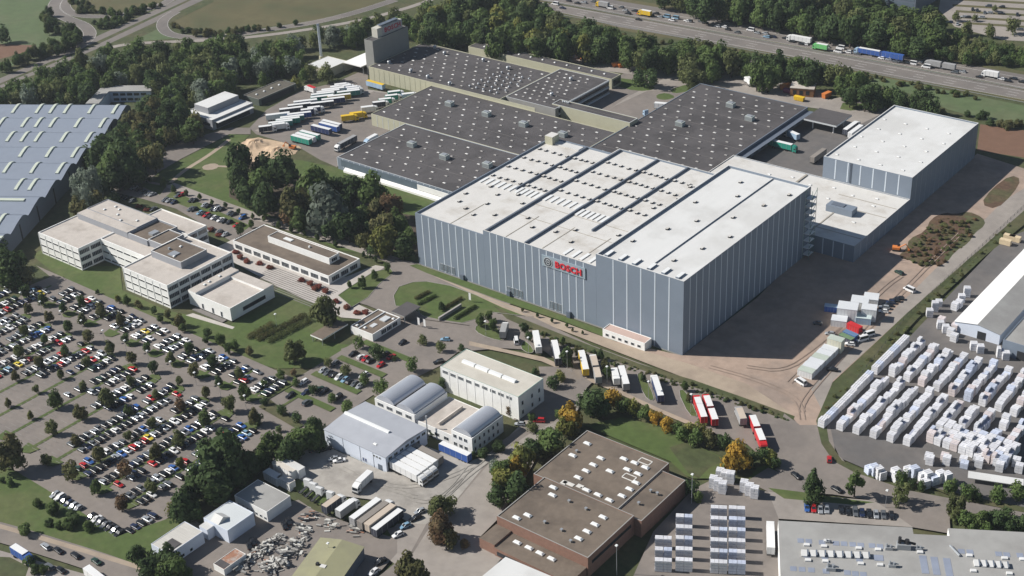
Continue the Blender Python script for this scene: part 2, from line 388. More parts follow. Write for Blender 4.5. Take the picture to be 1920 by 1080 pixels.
# site asphalt and yards
gp('truck_yard', ASPH, [(468,240),(500,206),(560,172),(640,152),(690,150),(690,172),(770,176),(800,160),(815,160),(700,215),(757,232),(640,292),(632,314),(600,300),(560,276),(480,252)])
gp('concrete_pad', ASPH_L, [(478,245),(520,225),(620,205),(700,172),(770,180),(690,168),(600,205),(500,252)])
gp('yard_road', ASPH, [(640,150),(690,128),(690,158),(660,160)])
gw('yard', ASPH, -450, 590, -392, 720)
gp('yard', ASPH_L, [(1180,180),(1240,150),(1270,140),(1330,150),(1390,130),(1450,150),(1560,175),(1540,205),(1300,170),(1200,215),(1150,200)])
gp('yard', ASPH, [(1140,205),(1215,170),(1290,170),(1200,225)])
gp('lawn', GRASS, [(1150,150),(1168,146),(1222,158),(1230,168),(1195,172),(1150,160)], sm=1)
gp('lawn', GRASS, [(1255,168),(1290,158),(1320,160),(1290,172),(1262,176)], sm=1)
gp('lawn', GRASS, [(1230,178),(1250,174),(1268,182),(1250,188),(1232,186)], sm=1)
gp('service_road', ASPH_L, [(1060,105),(1110,110),(1160,122),(1240,133),(1300,140),(1290,152),(1200,142),(1140,134),(1070,116)])
gw('loading_yard', ASPH_D, -327, 575, -262, 690)
gp('yard', ASPH_L, [(1540,190),(1590,180),(1680,200),(1590,245),(1540,215)])
gp('lawn', GRASS, [(1580,193),(1622,195),(1620,205),(1595,208),(1575,205)])
gp('lawn', GRASS, [(1530,210),(1590,220),(1575,235),(1535,228)])
# meadow, sand heap ground and park floor
gp('meadow', GRASS, [(292,326),(340,300),(432,252),(468,254),(440,282),(432,300),(560,300),(632,315),(650,322),(822,380),(800,402),(778,402),(778,490),(640,470),(440,392),(330,347)])
gp('site_road', ASPH, [(250,300),(330,268),(432,240),(470,240),(470,252),(430,252),(340,298),(300,322),(270,345),(225,345)])
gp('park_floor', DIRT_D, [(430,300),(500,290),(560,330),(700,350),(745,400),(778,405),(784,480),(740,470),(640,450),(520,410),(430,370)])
gp('sand_patch', SAND, [(438,283),(450,268),(478,259),(520,264),(560,277),(555,288),(520,296),(480,305),(445,302)], sm=1)
road('gravel_path', PATH, [(320,343),(345,320),(395,290),(430,262)], 2.5)
gp('gravel_square', PATH, [(378,312),(400,306),(412,310),(405,318),(382,320)], sm=1)
road('gravel_path', PATH, [(405,312),(430,313),(452,313)], 2)
# staff parking beside the park
gp('staff_car_park', ASPH, [(190,356),(236,333),(322,348),(484,412),(520,410),(432,452),(330,392),(262,372)])
gp('verge', GRASS, [(228,346),(240,338),(312,350),(300,366),(270,352)])
gp('verge', GRASS, [(308,372),(324,358),(470,424),(460,432),(440,425)])
road('park_road', ASPH_L, [(318,347),(400,378),(505,416),(600,443),(690,472),(742,490)], 6)
# office lawns
gp('lawn', GRASS, [(52,486),(75,470),(150,500),(225,500),(230,545),(315,584),(360,592),(430,612),(523,540),(560,560),(600,575),(640,600),(590,640),(660,648),(600,690),(520,692),(470,681),(320,608),(140,541)])
gp('lawn', GRASS_D, [(-40,470),(60,480),(140,541),(110,545),(40,555),(-40,560)])
gp('footpath', PAVE, [(348,592),(362,588),(440,614),(436,618)])
# plaza
gp('plaza', PAVE, [(395,470),(440,448),(475,466),(620,522),(648,520),(704,498),(742,504),(660,566),(712,590),(690,600),(640,596),(585,568),(524,540),(437,492)])
pv = MB(); zz = _lev[0]+0.004
for k in range(13):
    y_ = 355.5+k*1.35
    pv.face([(-446,y_,zz),(-405,y_,zz),(-405,y_+.5,zz),(-446,y_+.5,zz)])
_lev[0] += 0.006
# main car park
gw('car_park', ASPH, -640, 207.5, -341.5, 311)
gp('lawn', GRASS_D, [(-40,470),(52,486),(95,520),(60,534),(34,560),(22,590),(-40,596)])
gw('car_park', ASPH, -369, 290, -335.5, 362)
gp('forecourt', ASPH, [(640,655),(716,628),(755,590),(790,575),(880,610),(905,600),(905,640),(860,660),(825,687),(705,745),(640,700)])
# lot planting strips and end islands
SX = [-503+14.4*k for k in range(-9, 11)]
for x in SX:
    gw('planting_strip', GRASS, x-0.75, 219, x+0.75, 280)
    if x > -520: gw('planting_strip', GRASS, x-0.65, 290, x+0.65, 306 if x > -495 else 303)
for x in SX:
    for y0, s in ((280, 1), (219, -1)):
        if x < -520 and s > 0: continue
        P = [(x-3.6, y0-3.5*s), (x-2.6, y0+0.4*s), (x, y0+1.6*s), (x+2.6, y0+0.4*s), (x+3.6, y0-3.5*s)]
        sheet('planting_island', GRASS, P)
    if x > -520:
        P = [(x-3.6, 293.5), (x-2.6, 289.6), (x, 288.6), (x+2.6, 289.6), (x+3.6, 293.5)]
        sheet('planting_island', GRASS, P)
for y0 in (303.5, 318.0, 332.5, 347.0):
    gw('planting_strip', GRASS, -366, y0-1.6, -341, y0+1.6)
gp('lawn', GRASS, [(485,745),(540,715),(552,722),(500,752)])
gp('verge', GRASS_D, [(485,765),(505,750),(570,800),(556,806)])
# oval lawn in front of the high store, lawn left of it
gp('junction_road', ASPH, [(640,560),(742,488),(785,495),(806,516),(965,566),(930,592),(905,600),(880,612),(790,600),(750,600),(690,575)])
gp('lawn', GRASS, [(738,557),(748,540),(775,531),(800,530),(845,538),(965,582),(1000,596),(960,592),(925,588),(888,602),(866,608),(824,602),(796,596),(778,584),(764,578),(742,576)], kerb=True)
gp('lawn', GRASS, [(634,556),(660,538),(700,512),(732,505),(738,514),(712,534),(690,560),(660,578)], kerb=True)
gp('verge', GRASS, [(768,500),(782,497),(960,560),(1120,618),(1175,640),(1170,648),(1060,606),(940,566),(800,514)])
# dirt path and building ground round the high store
gp('dirt_path', PATH, [(806,517),(940,568),(1060,608),(1170,648),(1290,676),(1400,720),(1500,770),(1490,790),(1380,748),(1170,667),(1060,624),(940,578),(850,536)])
gp('construction_ground', DIRT, [(1140,640),(1175,646),(1279,669),(1420,560),(1510,470),(1600,492),(1712,395),(1832,290),(1920,318),(1960,330),(1960,352),(1560,720),(1545,775),(1548,810),(1500,805),(1480,775),(1400,722),(1290,684)])
gp('dirt_road', ASPH_L, [(1960,330),(1960,372),(1700,590),(1562,716),(1540,770),(1520,730),(1700,560),(1880,380)])
gp('weed_patch', WEEDS, [(1682,484),(1700,468),(1704,450),(1735,436),(1745,412),(1772,400),(1790,404),(1815,398),(1843,410),(1848,424),(1826,440),(1816,458),(1790,474),(1770,500),(1750,498),(1732,506),(1712,492)], sm=1)
gp('weed_patch', GRASS_D, [(1800,404),(1843,410),(1848,424),(1826,440),(1816,458),(1790,474),(1775,495),(1765,490),(1800,450),(1825,422)], sm=1)
gp('weed_patch', WEEDS, [(1838,385),(1860,355),(1895,330),(1915,338),(1900,365),(1868,395)], sm=1)
# truck park
gp('truck_park', ASPH, [(880,612),(905,600),(930,590),(1000,597),(1110,650),(1240,698),(1330,735),(1440,770),(1492,792),(1545,880),(1570,900),(1500,905),(1440,870),(1400,835),(1340,815),(1250,775),(1180,742),(1110,720),(1060,690),(1020,660),(940,655),(860,662),(900,640)])
gp('pavement', PATH, [(880,642),(960,660),(1020,672),(1080,700),(1150,728),(1240,770),(1340,812),(1336,818),(1236,776),(1146,734),(1076,706),(1016,680),(950,664),(880,650)])
gp('hedge_bank', GRASS_D, [(925,575),(960,592),(1060,632),(1120,655),(1200,685),(1300,715),(1400,750),(1490,783),(1485,796),(1390,758),(1290,725),(1190,692),(1100,662),(1040,640),(950,600)])
for isl in ([(888,618),(905,606),(930,612),(944,638),(936,642),(900,630)], [(975,655),(982,640),(995,650),(1002,662),(992,666)],
            [(1050,680),(1062,672),(1078,690),(1070,700)], [(1192,705),(1205,700),(1228,748),(1222,756),(1208,745)], [(1270,735),(1285,733),(1305,775),(1308,785),(1292,782)],
            [(1128,688),(1140,684),(1148,705),(1140,715)]):
    gp('planting_island', GRASS, isl, kerb=True, sm=1)
# street across the middle and lawns beside it
gp('street_edge', ASPH_L, [(735,1110),(770,1010),(800,960),(860,915),(985,790),(1020,745),(1100,730),(1080,780),(1030,815),(985,900),(905,905),(830,1000),(790,1110)])
gp('street', ASPH, [(1085,745),(1110,735),(1050,790),(1000,812),(940,850),(910,880),(850,950),(800,1000),(775,1040),(770,1100),(690,1100),(740,1060),(760,1010),(800,975),(880,890),(940,830),(985,800),(1025,770),(1040,735)])
gp('car_park', ASPH, [(1010,690),(1070,690),(1110,720),(1060,770),(1000,790),(960,790),(1020,750)])
gp('lawn', GRASS, [(1095,800),(1165,785),(1232,800),(1292,832),(1372,868),(1330,900),(1300,900),(1286,895),(1257,868)])
gp('rough_lawn', GRASS_D, [(1255,842),(1290,830),(1362,866),(1330,880),(1310,900),(1290,890)])
gp('lawn', GRASS, [(1420,880),(1455,868),(1515,905),(1508,924),(1440,924),(1400,905)])
# freight yard beside the grey hall
gp('freight_yard', GRAVEL, [(490,872),(560,845),(610,838),(722,888),(800,840),(880,868),(940,846),(905,880),(850,948),(800,985),(770,985),(700,940),(620,930),(565,905)])
gp('yard', ASPH_L, [(745,985),(800,985),(770,1040),(740,1060),(700,1030)])
# scrap yard bottom
gp('scrap_yard', ASPH, [(285,1020),(350,970),(420,1010),(470,960),(560,940),(590,960),(700,1000),(745,990),(745,1040),(690,1100),(380,1100),(300,1060)])
gp('verge', GRASS, [(560,900),(640,945),(720,985),(735,1010),(700,1000),(590,945),(545,915)])
# forecourt by the brick hall
gp('forecourt', ASPH_L, [(810,1000),(900,900),(985,898),(935,975),(900,1010),(940,1050),(900,1100),(770,1100),(780,1050)])
# street bottom left
gp('grass_slope', GRASS, [(-40,850),(0,868),(95,925),(222,1008),(345,965),(352,985),(285,1030),(262,1075),(180,1045),(60,1010),(-40,978)])
road('street', ASPH, [(-60,985),(0,1000),(100,1030),(200,1062),(300,1100)], 9)
road('pavement', PATH, [(-60,975),(0,989),(100,1018),(240,1060),(300,1078)], 2)
gp('parking_bay', ASPH_L, [(-40,1035),(0,1035),(90,1060),(180,1085),(180,1110),(-40,1110)])
gp('verge', GRASS_D, [(-40,1045),(20,1048),(55,1066),(40,1110),(-40,1110)])
# yards on the right
gp('block_yard', ASPH_D, [(1545,800),(1700,640),(1790,545),(1880,452),(1960,420),(1960,970),(1800,930),(1640,890),(1575,862)])
gp('street', ASPH, [(1470,778),(1500,800),(1556,800),(1566,850),(1606,892),(1560,912),(1490,912),(1440,872)])
gp('rough_verge', GRASS_D, [(1530,792),(1560,722),(1700,590),(1960,362),(1960,392),(1850,480),(1720,600),(1548,792),(1554,830),(1578,866),(1640,897),(1636,903),(1568,876),(1540,835)])
gp('street', ASPH, [(1500,905),(1548,860),(1600,888),(1700,922),(1960,972),(1960,1000),(1780,975),(1782,1004),(1712,992),(1640,942),(1560,930),(1440,925),(1400,905),(1440,880)])
gp('verge', GRASS_D, [(1740,915),(1800,930),(1960,962),(1960,972),(1800,940)])
gp('verge', GRASS_D, [(1790,960),(1820,965),(1960,985),(1960,1004),(1800,1000)])
gp('car_park', ASPH_L, [(1440,925),(1640,942),(1712,992),(1460,976)])
gp('pallet_yard', ASPH, [(1180,1100),(1225,1000),(1300,920),(1340,900),(1440,925),(1460,976),(1470,1100)])
gp('verge', GRASS, [(1440,918),(1505,926),(1560,936),(1640,945),(1600,950),(1470,938)])
TRACK = mat('tyre_track', (0.275, 0.212, 0.172), var=0.25, scale=0.8); TRACK_G = mat('tyre_track_gravel', (0.305, 0.285, 0.255), var=0.25, scale=0.8)
for c_ in ([(1505,790),(1500,760),(1560,690),(1640,605),(1720,520),(1800,440)], [(1330,690),(1420,715),(1490,745),(1505,775)], [(1400,690),(1470,700),(1530,660),(1600,600)], [(1480,720),(1550,650),(1660,540),(1690,520)]):
    w_ = [W2(*p) for p in smooth_px(c_, False, 2)]
    for off in (-.9, .9):
        l, r = ribbon_pts(w_, 2*abs(off)); road('tyre_track', TRACK, (l if off > 0 else r), .42, sm=0, world=True)
for c_ in ([(690,900),(760,920),(840,900),(900,870)], [(740,915),(790,950),(840,930),(880,880)], [(640,880),(700,910),(780,935)], [(830,940),(870,900),(930,855)]):
    w_ = [W2(*p) for p in smooth_px(c_, False, 2)]
    for off in (-.9, .9):
        l, r = ribbon_pts(w_, 2*abs(off)); road('tyre_track', TRACK_G, (l if off > 0 else r), .4, sm=0, world=True)
# bay lines in the empty parts of the big car park
bl = MB(); zz = _lev[0]+0.004
for x in SX:
    for s in (-1, 1):
        y_ = 221.0
        while y_ < 279:
            a, b = sorted((x+s*0.9, x+s*5.2))
            bl.face([(a,y_,zz),(b,y_,zz),(b,y_+.11,zz),(a,y_+.11,zz)]); y_ += 2.5
_lev[0] += 0.006
bl.build('bay_marking', mat('faint_bay_paint', (0.30, 0.29, 0.27), var=0.3, scale=0.4))['kind'] = 'structure'
pv.build('paving_band', PAVE_D)['kind'] = 'structure'

# ------------------------------------------------------------------ building helpers
def body(t, x0, y0, x1, y1, z0, h, wall, roof, par=0.5, tk=0.3, cop=None, wn='wall', local=False):
    """wall ring with a parapet plus the roof deck inside it"""
    b = MB(); o = [(x0,y0),(x1,y0),(x1,y1),(x0,y1)]; i = [(x0+tk,y0+tk),(x1-tk,y0+tk),(x1-tk,y1-tk),(x0+tk,y1-tk)]
    d = h-par
    for k in range(4):
        a, c = o[k], o[(k+1)%4]; e, f = i[k], i[(k+1)%4]
        b.face([(*a,z0),(*c,z0),(*c,h),(*a,h)], 0); b.face([(*a,h),(*c,h),(*f,h),(*e,h)], 1); b.face([(*e,h),(*f,h),(*f,d),(*e,d)], 0)
    b.build(wn, [wall, cop or wall], t, local=local)
    r = MB(); r.face([(*p, d) for p in i], 0)
    r.build('roof', roof, t, local=local)
    return d
def strips(t, face, at, a0, a1, n, z0, z1, m, wd=0.45, ends=False, name='facade_strip'):
    b = MB()
    for k in range(0 if ends else 1, n+1 if ends else n):
        c = a0+(a1-a0)*k/n
        if face == '-y': b.box(c-wd/2, at-0.07, z0, c+wd/2, at-0.004, z1)
        elif face == '+x': b.box(at+0.004, c-wd/2, z0, at+0.07, c+wd/2, z1)
    return b.build(name, m, t)
_wm = {}
def win_mesh(face, w, h, mull=0, fr=FRAME, gl=GLASS):
    k = (face, round(w,2), round(h,2), mull, fr.name, gl.name)
    if k in _wm: return _wm[k]
    b = MB(); e = 0.09
    def bx(u0, z0, u1, z1, d0, d1, m):
        if face == '-y': b.box(u0, -d1, z0, u1, -d0, z1, m)
        elif face == '+y': b.box(u0, d0, z0, u1, d1, z1, m)
        elif face == '-x': b.box(-d1, u0, z0, -d0, u1, z1, m)
        else: b.box(d0, u0, z0, d1, u1, z1, m)
    bx(e, e, w-e, h-e, 0.004, 0.03, 1)
    bx(0, 0, w, e, 0.004, 0.09, 0); bx(0, h-e, w, h, 0.004, 0.09, 0); bx(0, e, e, h-e, 0.004, 0.09, 0); bx(w-e, e, w, h-e, 0.004, 0.09, 0)
    for q in range(1, mull+1):
        c = w*q/(mull+1); bx(c-0.05, e, c+0.05, h-e, 0.031, 0.08, 0)
    _wm[k] = b.mesh('window', [fr, gl]); return _wm[k]
def windows(t, face, at, starts, zs, w, h, mull=0, fr=FRAME, gl=GLASS, name='window', local=False):
    me = win_mesh(face, w, h, mull, fr, gl); o = (0,0,0) if local else t.location
    for z in zs:
        for a in starts:
            p = (a, at, z) if face[1] == 'y' else (at, a, z)
            link(name, me, t, (p[0]-o[0], p[1]-o[1], p[2]-o[2]))
def arr(a, b, n): return [a+(b-a)*k/n for k in range(n)]
def copies(t, name, me, pts, local=False):
    o = (0,0,0) if local else t.location
    for p in pts: link(name, me, t, (p[0]-o[0], p[1]-o[1], p[2]-o[2]))
def dome(w, d, h, m, mb=KERB):
    b = MB(); b.box(-w/2, -d/2, 0, w/2, d/2, h*0.45, 1)
    b.loft([[(-w/2+.05,-d/2+.05,h*.45),(w/2-.05,-d/2+.05,h*.45),(w/2-.05,d/2-.05,h*.45),(-w/2+.05,d/2-.05,h*.45)],
            [(-w*.3,-d*.3,h),(w*.3,-d*.3,h),(w*.3,d*.3,h),(-w*.3,d*.3,h)]], 0)
    return b.mesh('skylight', [m, mb])
SKY_W = dome(1.9, 1.15, 0.36, SKYL); SKY_GR = dome(1.9, 1.1, 0.36, SKYL_G, ROOF_D); SKY_H = dome(1.9, 1.1, 0.34, mat('dusty_skylight', (.47,.465,.455), rough=.4, var=.15, scale=.05, rnd=.25), SKYL_G); SKY_S = dome(1.3, 1.3, 0.6, SKYL); SKY_L = dome(3.0, 1.5, 0.7, SKYL)
_b = MB(); _b.box(-.35,-.35,0,.35,.35,.7,0).box(-.45,-.45,.7,.45,.45,.85,1); VENT = _b.mesh('vent', [SKYL_G, METAL])
_b = MB(); _b.box(-.5,-.9,0,.5,.9,.62,1).box(-.55,-.95,.62,.55,.95,.72,0); HATCH = _b.mesh('vent', [ROOF_W, BLACKM])
_b = MB(); _b.tube((0,0,0),(0,0,.9),.45,n=10).tube((0,0,.9),(0,0,1.25),.7,.35,n=10); COWL = _b.mesh('vent_cowl', METAL)
_b = MB(); _b.box(-2.2,-1.6,0,2.2,1.6,2.4,0)
for k in range(8): _b.box(-2.15+k*.54,-1.68,.25,-1.95+k*.54,-1.6,2.2,1)
_b.box(-1.4,-1.2,2.4,1.4,1.2,2.7,1); VUNIT = _b.mesh('ventilation_unit', [UNIT, METAL])
_b = MB(); _b.tube((0,0,0),(0,0,1.5),.9,n=12).tube((0,0,1.5),(0,0,2.0),1.15,.8,n=12); FAN = _b.mesh('roof_fan', METAL)

# ------------------------------------------------------------------ the high store
T = thing('high_bay_warehouse', 'tall grey-blue striped warehouse with white roofs and a red lettered sign', 'warehouse', (-322, 462, 0))
dL = body(T, -392, 411, -353.05, 512, 0, 26.0, CLAD, ROOF_W, 0.9, 0.5, CLAD)
dM = body(T, -353, 411, -294.05, 514, 0, 28.3, CLAD, ROOF_W, 0.9, 0.5, ROOF_W)
dR = body(T, -294, 411, -252.5, 514.5, 0, 34.0, CLAD, ROOF_W2, 1.1, 0.6, ROOF_W2)
strips(T, '-y', 411, -392, -353, 10, 0.6, 25.7, STRIP)
strips(T, '-y', 411, -353, -296.5, 15, 0.6, 28.0, STRIP)
strips(T, '-y', 411, -292.2, -252.5, 6, 0.6, 33.7, STRIP, 0.5)
strips(T, '+x', -252.5, 411, 514.5, 22, 0.6, 33.7, STRIP, 0.4)
b = MB(); b.box(-392, 410.9, 0, -252.4, 410.996, 0.55); b.build('plinth', WALL_C, T)
fw = MB()
for x, y0, y1, z in ((-370.2, 456, 511.3, dL), (-351.9, 412, 513.2, dM), (-331, 412, 513.2, dM), (-314.3, 437, 513.2, dM)):
    b = MB(); b.box(x-.35, y0, z+.002, x+.35, y1, z+1.0, 0, 1); b.build('fire_wall', [CLAD_D, CLAD_D], T)
b = MB(); b.box(-271.6, 412, dR+.002, -270.7, 513.5, dR+.55, 0, 1); b.build('fire_wall', [CLAD, ROOF_W2], T)
b = MB()   # low seams on the left roofs
for x in (-392+19, -342, -322.6, -304):
    b.box(x-.2, 412, dL+.002 if x < -353 else dM+.002, x+.2, 436, (dL if x < -353 else dM)+.12)
for y in (433, 445):
    b.box(-352, y-.15, dM+.002, -295, y+.15, dM+.1)
b.build('roof_seam', mat('weathered_seam', (0.36, 0.33, 0.28), var=.2), T)
BAYS = [(-391, -370.6), (-369.8, -353.4), (-351.4, -331.4), (-330.6, -314.7), (-313.9, -295)]
pts = []
for bi, (a, c) in enumerate(BAYS):
    for r in range(4):
        y = 462+12.2*r
        for k in range(5): pts.append((a+(c-a)*(k+.5)/5+rng.uniform(-.3,.3), y+rng.uniform(-.3,.3), dL if c < -353 else dM))
copies(T, 'vent', HATCH, pts)
b = MB(); b.box(-391, 505.5, dL+.01, -386.5, 511, dL+4.2, 0, 1); b.build('roof_box', [CREAM, ROOF_W], T)
b = MB(); b.box(-386.4, 507, dL+.01, -372, 511.3, dL+.5); b.build('roof_ledge', ROOF_W2, T)
pts = []
for x, y in ((-382,452),(-374,447),(-366,452),(-359,446),(-384,432),(-377,428),(-370,425),(-362,430),(-387,440),(-372,437),(-345,432),(-338,426),(-327,428),(-321,434),(-316,424),(-303,440),(-299,455),(-305,470),(-301,484),(-303,497)):
    pts.append((x, y, dL if x < -353 else dM))
for x, y in ((-289,430),(-283,447),(-277,460),(-287,475),(-275,490),(-281,503),(-266,425),(-262,440),(-258,455),(-266,471),(-261,488),(-257,503)): pts.append((x, y, dR))
copies(T, 'roof_hatch', HATCH, pts)
b = MB(); b.box(-.75,-3.2,0,.75,3.2,.35,0,1); SK1 = b.mesh('skylight', [ROOF_W, SKYL])
pts = []
for bi, (a, c) in enumerate(BAYS[:4]):
    for k in range(6): pts.append((a+(c-a)*(k+.5)/6, 456.0 if bi < 2 else (453.0 if bi == 2 else 449.0), dL if c < -353 else dM))
for k in range(4): pts.append((-312+4.3*k, 416.3, dM))
copies(T, 'skylight', SK1, pts)
b = MB(); b.box(-.8,-2.4,0,.8,2.4,.8,0,1); SK2 = b.mesh('skylight', [CLAD, SKYL])
copies(T, 'skylight', SK2, [(-290.5+6.6*k+(0.6 if k > 2 else 0), 415.6, dR) for k in range(6)])
for x, n in ((-379, 4), (-341, 4), (-318, 3)):
    windows(T, '-y', 410.9, [x+2.2*k for k in range(n)], [1.2], 1.7, 3.6, 1, FRAME, GLASS_B)
b = MB()
for x in (-366, -340, -308): b.box(x-.9, 410.0, .02, x+.9, 410.89, 2.9)
b.build('door_porch', CLAD_D, T)
# sign board with emblem and lettering
b = MB(); b.box(-321.3, 410.62, 20.9, -299.2, 410.9, 26.0); SB = b.build('sign_board', SIGNB, T)
def text_mesh(txt, height, depth, bold=0.03):
    c = bpy.data.curves.new('letters', 'FONT'); c.body = txt; c.extrude = depth; c.offset = bold; c.resolution_u = 2; c.space_character = 1.08
    o = bpy.data.objects.new('letters', c); COL.objects.link(o); dg = bpy.context.evaluated_depsgraph_get()
    me = bpy.data.meshes.new_from_object(o.evaluated_get(dg)); bpy.data.objects.remove(o); bpy.data.curves.remove(c)
    v = np.zeros(len(me.vertices)*3); me.vertices.foreach_get('co', v); v = v.reshape(-1,3)
    v -= [v[:,0].min(), v[:,1].min(), 0]; s = height/v[:,1].max(); return me, v, s
def letters(txt, parent, origin, width, height, face, m, depth=0.12):
    me, v, s = text_mesh(txt, 1.0, depth); sx = width/v[:,0].max(); q = v.copy(); u = v[:,0]*sx; hgt = v[:,1]*s*height; d = v[:,2]
    P = np.zeros_like(v); o = Vector(origin)-parent_loc(parent)
    if face == '-y': P[:,0] = u; P[:,1] = -d; P[:,2] = hgt
    else: P[:,0] = d; P[:,1] = u; P[:,2] = hgt
    P += np.array(o); me.vertices.foreach_set('co', P.ravel()); me.update(); me.materials.clear(); me.materials.append(m)
    return link('letters', me, parent)
def parent_loc(p):
    v = Vector(p.location)
    while p.parent: p = p.parent; v = v+Vector(p.location)
    return v
letters('BOSCH', SB, (-314.3, 410.45, 21.95), 13.3, 2.95, '-y', REDL, 0.16)
b = MB(); cx, cz = -318.1, 23.3
def disc(b, r0, r1, y0, y1, m, a0=0, a1=360, n=32):
    for k in range(n):
        t0, t1 = R(a0+(a1-a0)*k/n), R(a0+(a1-a0)*(k+1)/n)
        p = [(cx+r*math.cos(t), cz+r*math.sin(t)) for r, t in ((r0,t0),(r1,t0),(r1,t1),(r0,t1))]
        b.face([(q[0], y0, q[1]) for q in p], m)
        b.face([(p[1][0],y0,p[1][1]),(p[2][0],y0,p[2][1]),(p[2][0],y1,p[2][1]),(p[1][0],y1,p[1][1])], m)
disc(b, 0.0, 2.25, 410.56, 410.6, 1); disc(b, 1.95, 2.27, 410.48, 410.6, 0)
disc(b, 0.95, 1.35, 410.46, 410.6, 0, 52, 128, 12); disc(b, 0.95, 1.35, 410.46, 410.6, 0, 232, 308, 12)
b.box(cx-1.25, 410.45, cz-.17, cx+1.25, 410.55, cz+.17, 0)
b.box(cx-.95, 410.45, cz-1.0, cx-.62, 410.55, cz+1.0, 0); b.box(cx+.62, 410.45, cz-1.0, cx+.95, 410.55, cz+1.0, 0)
EMD = mat('dark_emblem_ground', (0.07, 0.085, 0.10), rough=.4)
b.build('emblem', [SILVER, EMD], SB).location = Vector((0,0,0))-Vector(T.location)
# stair tower at its back right corner
b = MB()
for k in range(9): b.box(-252.3, 509.6, 3.4*k+2.6, -249.2, 514.2, 3.4*k+2.8)
S = b.build('stair_landing', WALL_W, T)
b = MB()
for x, y in ((-252.2,509.7),(-249.3,509.7),(-249.3,514.1)): b.box(x-.08,y-.08,0,x+.08,y+.08,34.2)
for k in range(9): b.tube((-249.4,509.8,3.4*k+2.8),(-249.4,514,3.4*k+6.0),.12,n=5)
b.build('stair_frame', mat('green_grey_steel', (0.18,0.26,0.22)), T)
# shed at its foot
T = thing('storage_shed', 'long low white shed with a pinkish roof at the foot of the striped warehouse', 'shed', (-272, 408, 0))
p = W2(1167, 640, 3.4); q = W2(1237, 645, 3.4)
body(T, -287, 405.2, -266.6, 410.2, 0, 4.2, WALL_W, mat('pinkish_shed_roof', (.50,.37,.32), var=.1), .25, .2)
windows(T, '-y', 405.2, arr(-285.6, -267, 6), [1.4], 1.6, 1.2)

# ------------------------------------------------------------------ white store behind and its link hall
T = thing('white_roofed_store', 'box-shaped grey-blue store with a bright white roof at the rear right', 'warehouse', (-254, 614, 0))
d2 = body(T, -277, 575.6, -232, 653, 0, 19.5, CLAD, ROOF_W2, 0.7, 0.5, ROOF_W2)
strips(T, '-y', 575.6, -277, -232, 7, 9.2, 19.2, STRIP, 0.55); strips(T, '+x', -232, 575.6, 653, 14, .3, 19.2, mat('dull_strip', (.36,.40,.46)), 0.3)
copies(T, 'skylight', SKY_W, [(-277+45*(i+.5)/4+(3 if j%2 else 0)-2, 582+13*j, d2) for i in range(4) for j in range(5)])
b = MB(); b.tube((-263, 575.4, 9.2), (-263, 575.4, 19.4), .12); b.tube((-262.4, 575.4, 9.2), (-262.4, 575.4, 19.4), .12)
for k in range(20): b.tube((-263, 575.4, 9.5+.5*k), (-262.4, 575.4, 9.5+.5*k), .08, n=4)
b.build('ladder', CLAD_D, T)
T = thing('flat_link_hall', 'low grey-blue hall with a white flat roof between the striped warehouse and the rear store', 'hall', (-278, 548, 0))
d3 = body(T, -326, 518.5, -232, 575.5, 0, 8.6, CLAD, ROOF_W, 0.35, 0.4, ROOF_W)
strips(T, '-y', 518.5, -252, -232, 4, .3, 8.3, STRIP); strips(T, '+x', -232, 518.5, 575.5, 9, .3, 8.3, mat('dull_strip', (.36,.40,.46)), .35)
b = MB(); b.box(-259, 544, d3+.01, -246, 549.5, d3+3.2); b.box(-257, 545.2, d3+3.2, -251, 548.3, d3+3.5, 1); b.build('plant_room', [CLAD, CLAD_D], T)
copies(T, 'skylight', SKY_W, [(-300+11*i, 568-(0 if i%2 else 3), d3) for i in range(6)]+[(-243,560,d3),(-243,540,d3),(-262,535,d3),(-247,530,d3),(-264,556,d3)])
b = MB()
for y in (527, 552, 563): b.box(-262, y-.25, d3+.003, -233, y+.25, d3+.1)
b.box(-255.3, 520, d3+.12, -254.7, 545, d3+.2); b.box(-285,562,d3+.003,-284,574,d3+.5)
b.build('roof_seam', mat('weathered_seam', (0.36, 0.33, 0.28)), T)

# ------------------------------------------------------------------ dark-roofed production halls
def dark_hall(label, x0, y0, x1, y1, h, wall, grid, cat='production hall', par=.25, cop=None):
    t = thing('production_hall', label, cat, ((x0+x1)/2, (y0+y1)/2, 0))
    d = body(t, x0, y0, x1, y1, 0, h, wall, ROOF_D, par, .35, cop or wall)
    b = MB(); nx_ = max(2, int((y1-y0)/17))
    for k in range(1, nx_):
        y = y0+(y1-y0)*k/nx_; b.box(x0+.5, y-.2, d+.003, x1-.5, y+.2, d+.05)
    b.build('roof_seam', mat('grey_roof_seam', (.125,.115,.112), var=.3, scale=.2), t)
    return t, d
def skylight_grid(t, d, x0, y0, x1, y1, nx_, ny_, avoid=()):
    w_, g_ = [], []
    for j in range(ny_):
        for i in range(nx_):
            x = x0+(x1-x0)*(i+.5+(0.25 if j % 2 else -0.25))/nx_; y = y0+(y1-y0)*(j+.5)/ny_
            if any(abs(x-a) < 4.0 and abs(y-c) < 3.2 for a, c in avoid): continue
            (w_ if (i+2*j) % 5 in (0, 2) else g_).append((x, y, d))
    copies(t, 'skylight', SKY_H, w_); copies(t, 'smoke_hatch', SKY_GR, g_)
CR = CREAM
T, d = dark_hall('rear dark-roofed hall with cream front below the lettered tower', -573, 571.5, -473.2, 621, 8.6, CREAM, None)
strips(T, '-y', 571.5, -573, -524, 12, .1, 8.2, CREAM_D, .25)
skylight_grid(T, d, -571, 574, -475, 619, 12, 8)
copies(T, 'roof_fan', FAN, [(-566,582,d),(-545,578,d),(-530,576,d),(-512,574.5,d),(-548,612,d),(-520,615,d),(-499,612,d),(-560,617,d)])
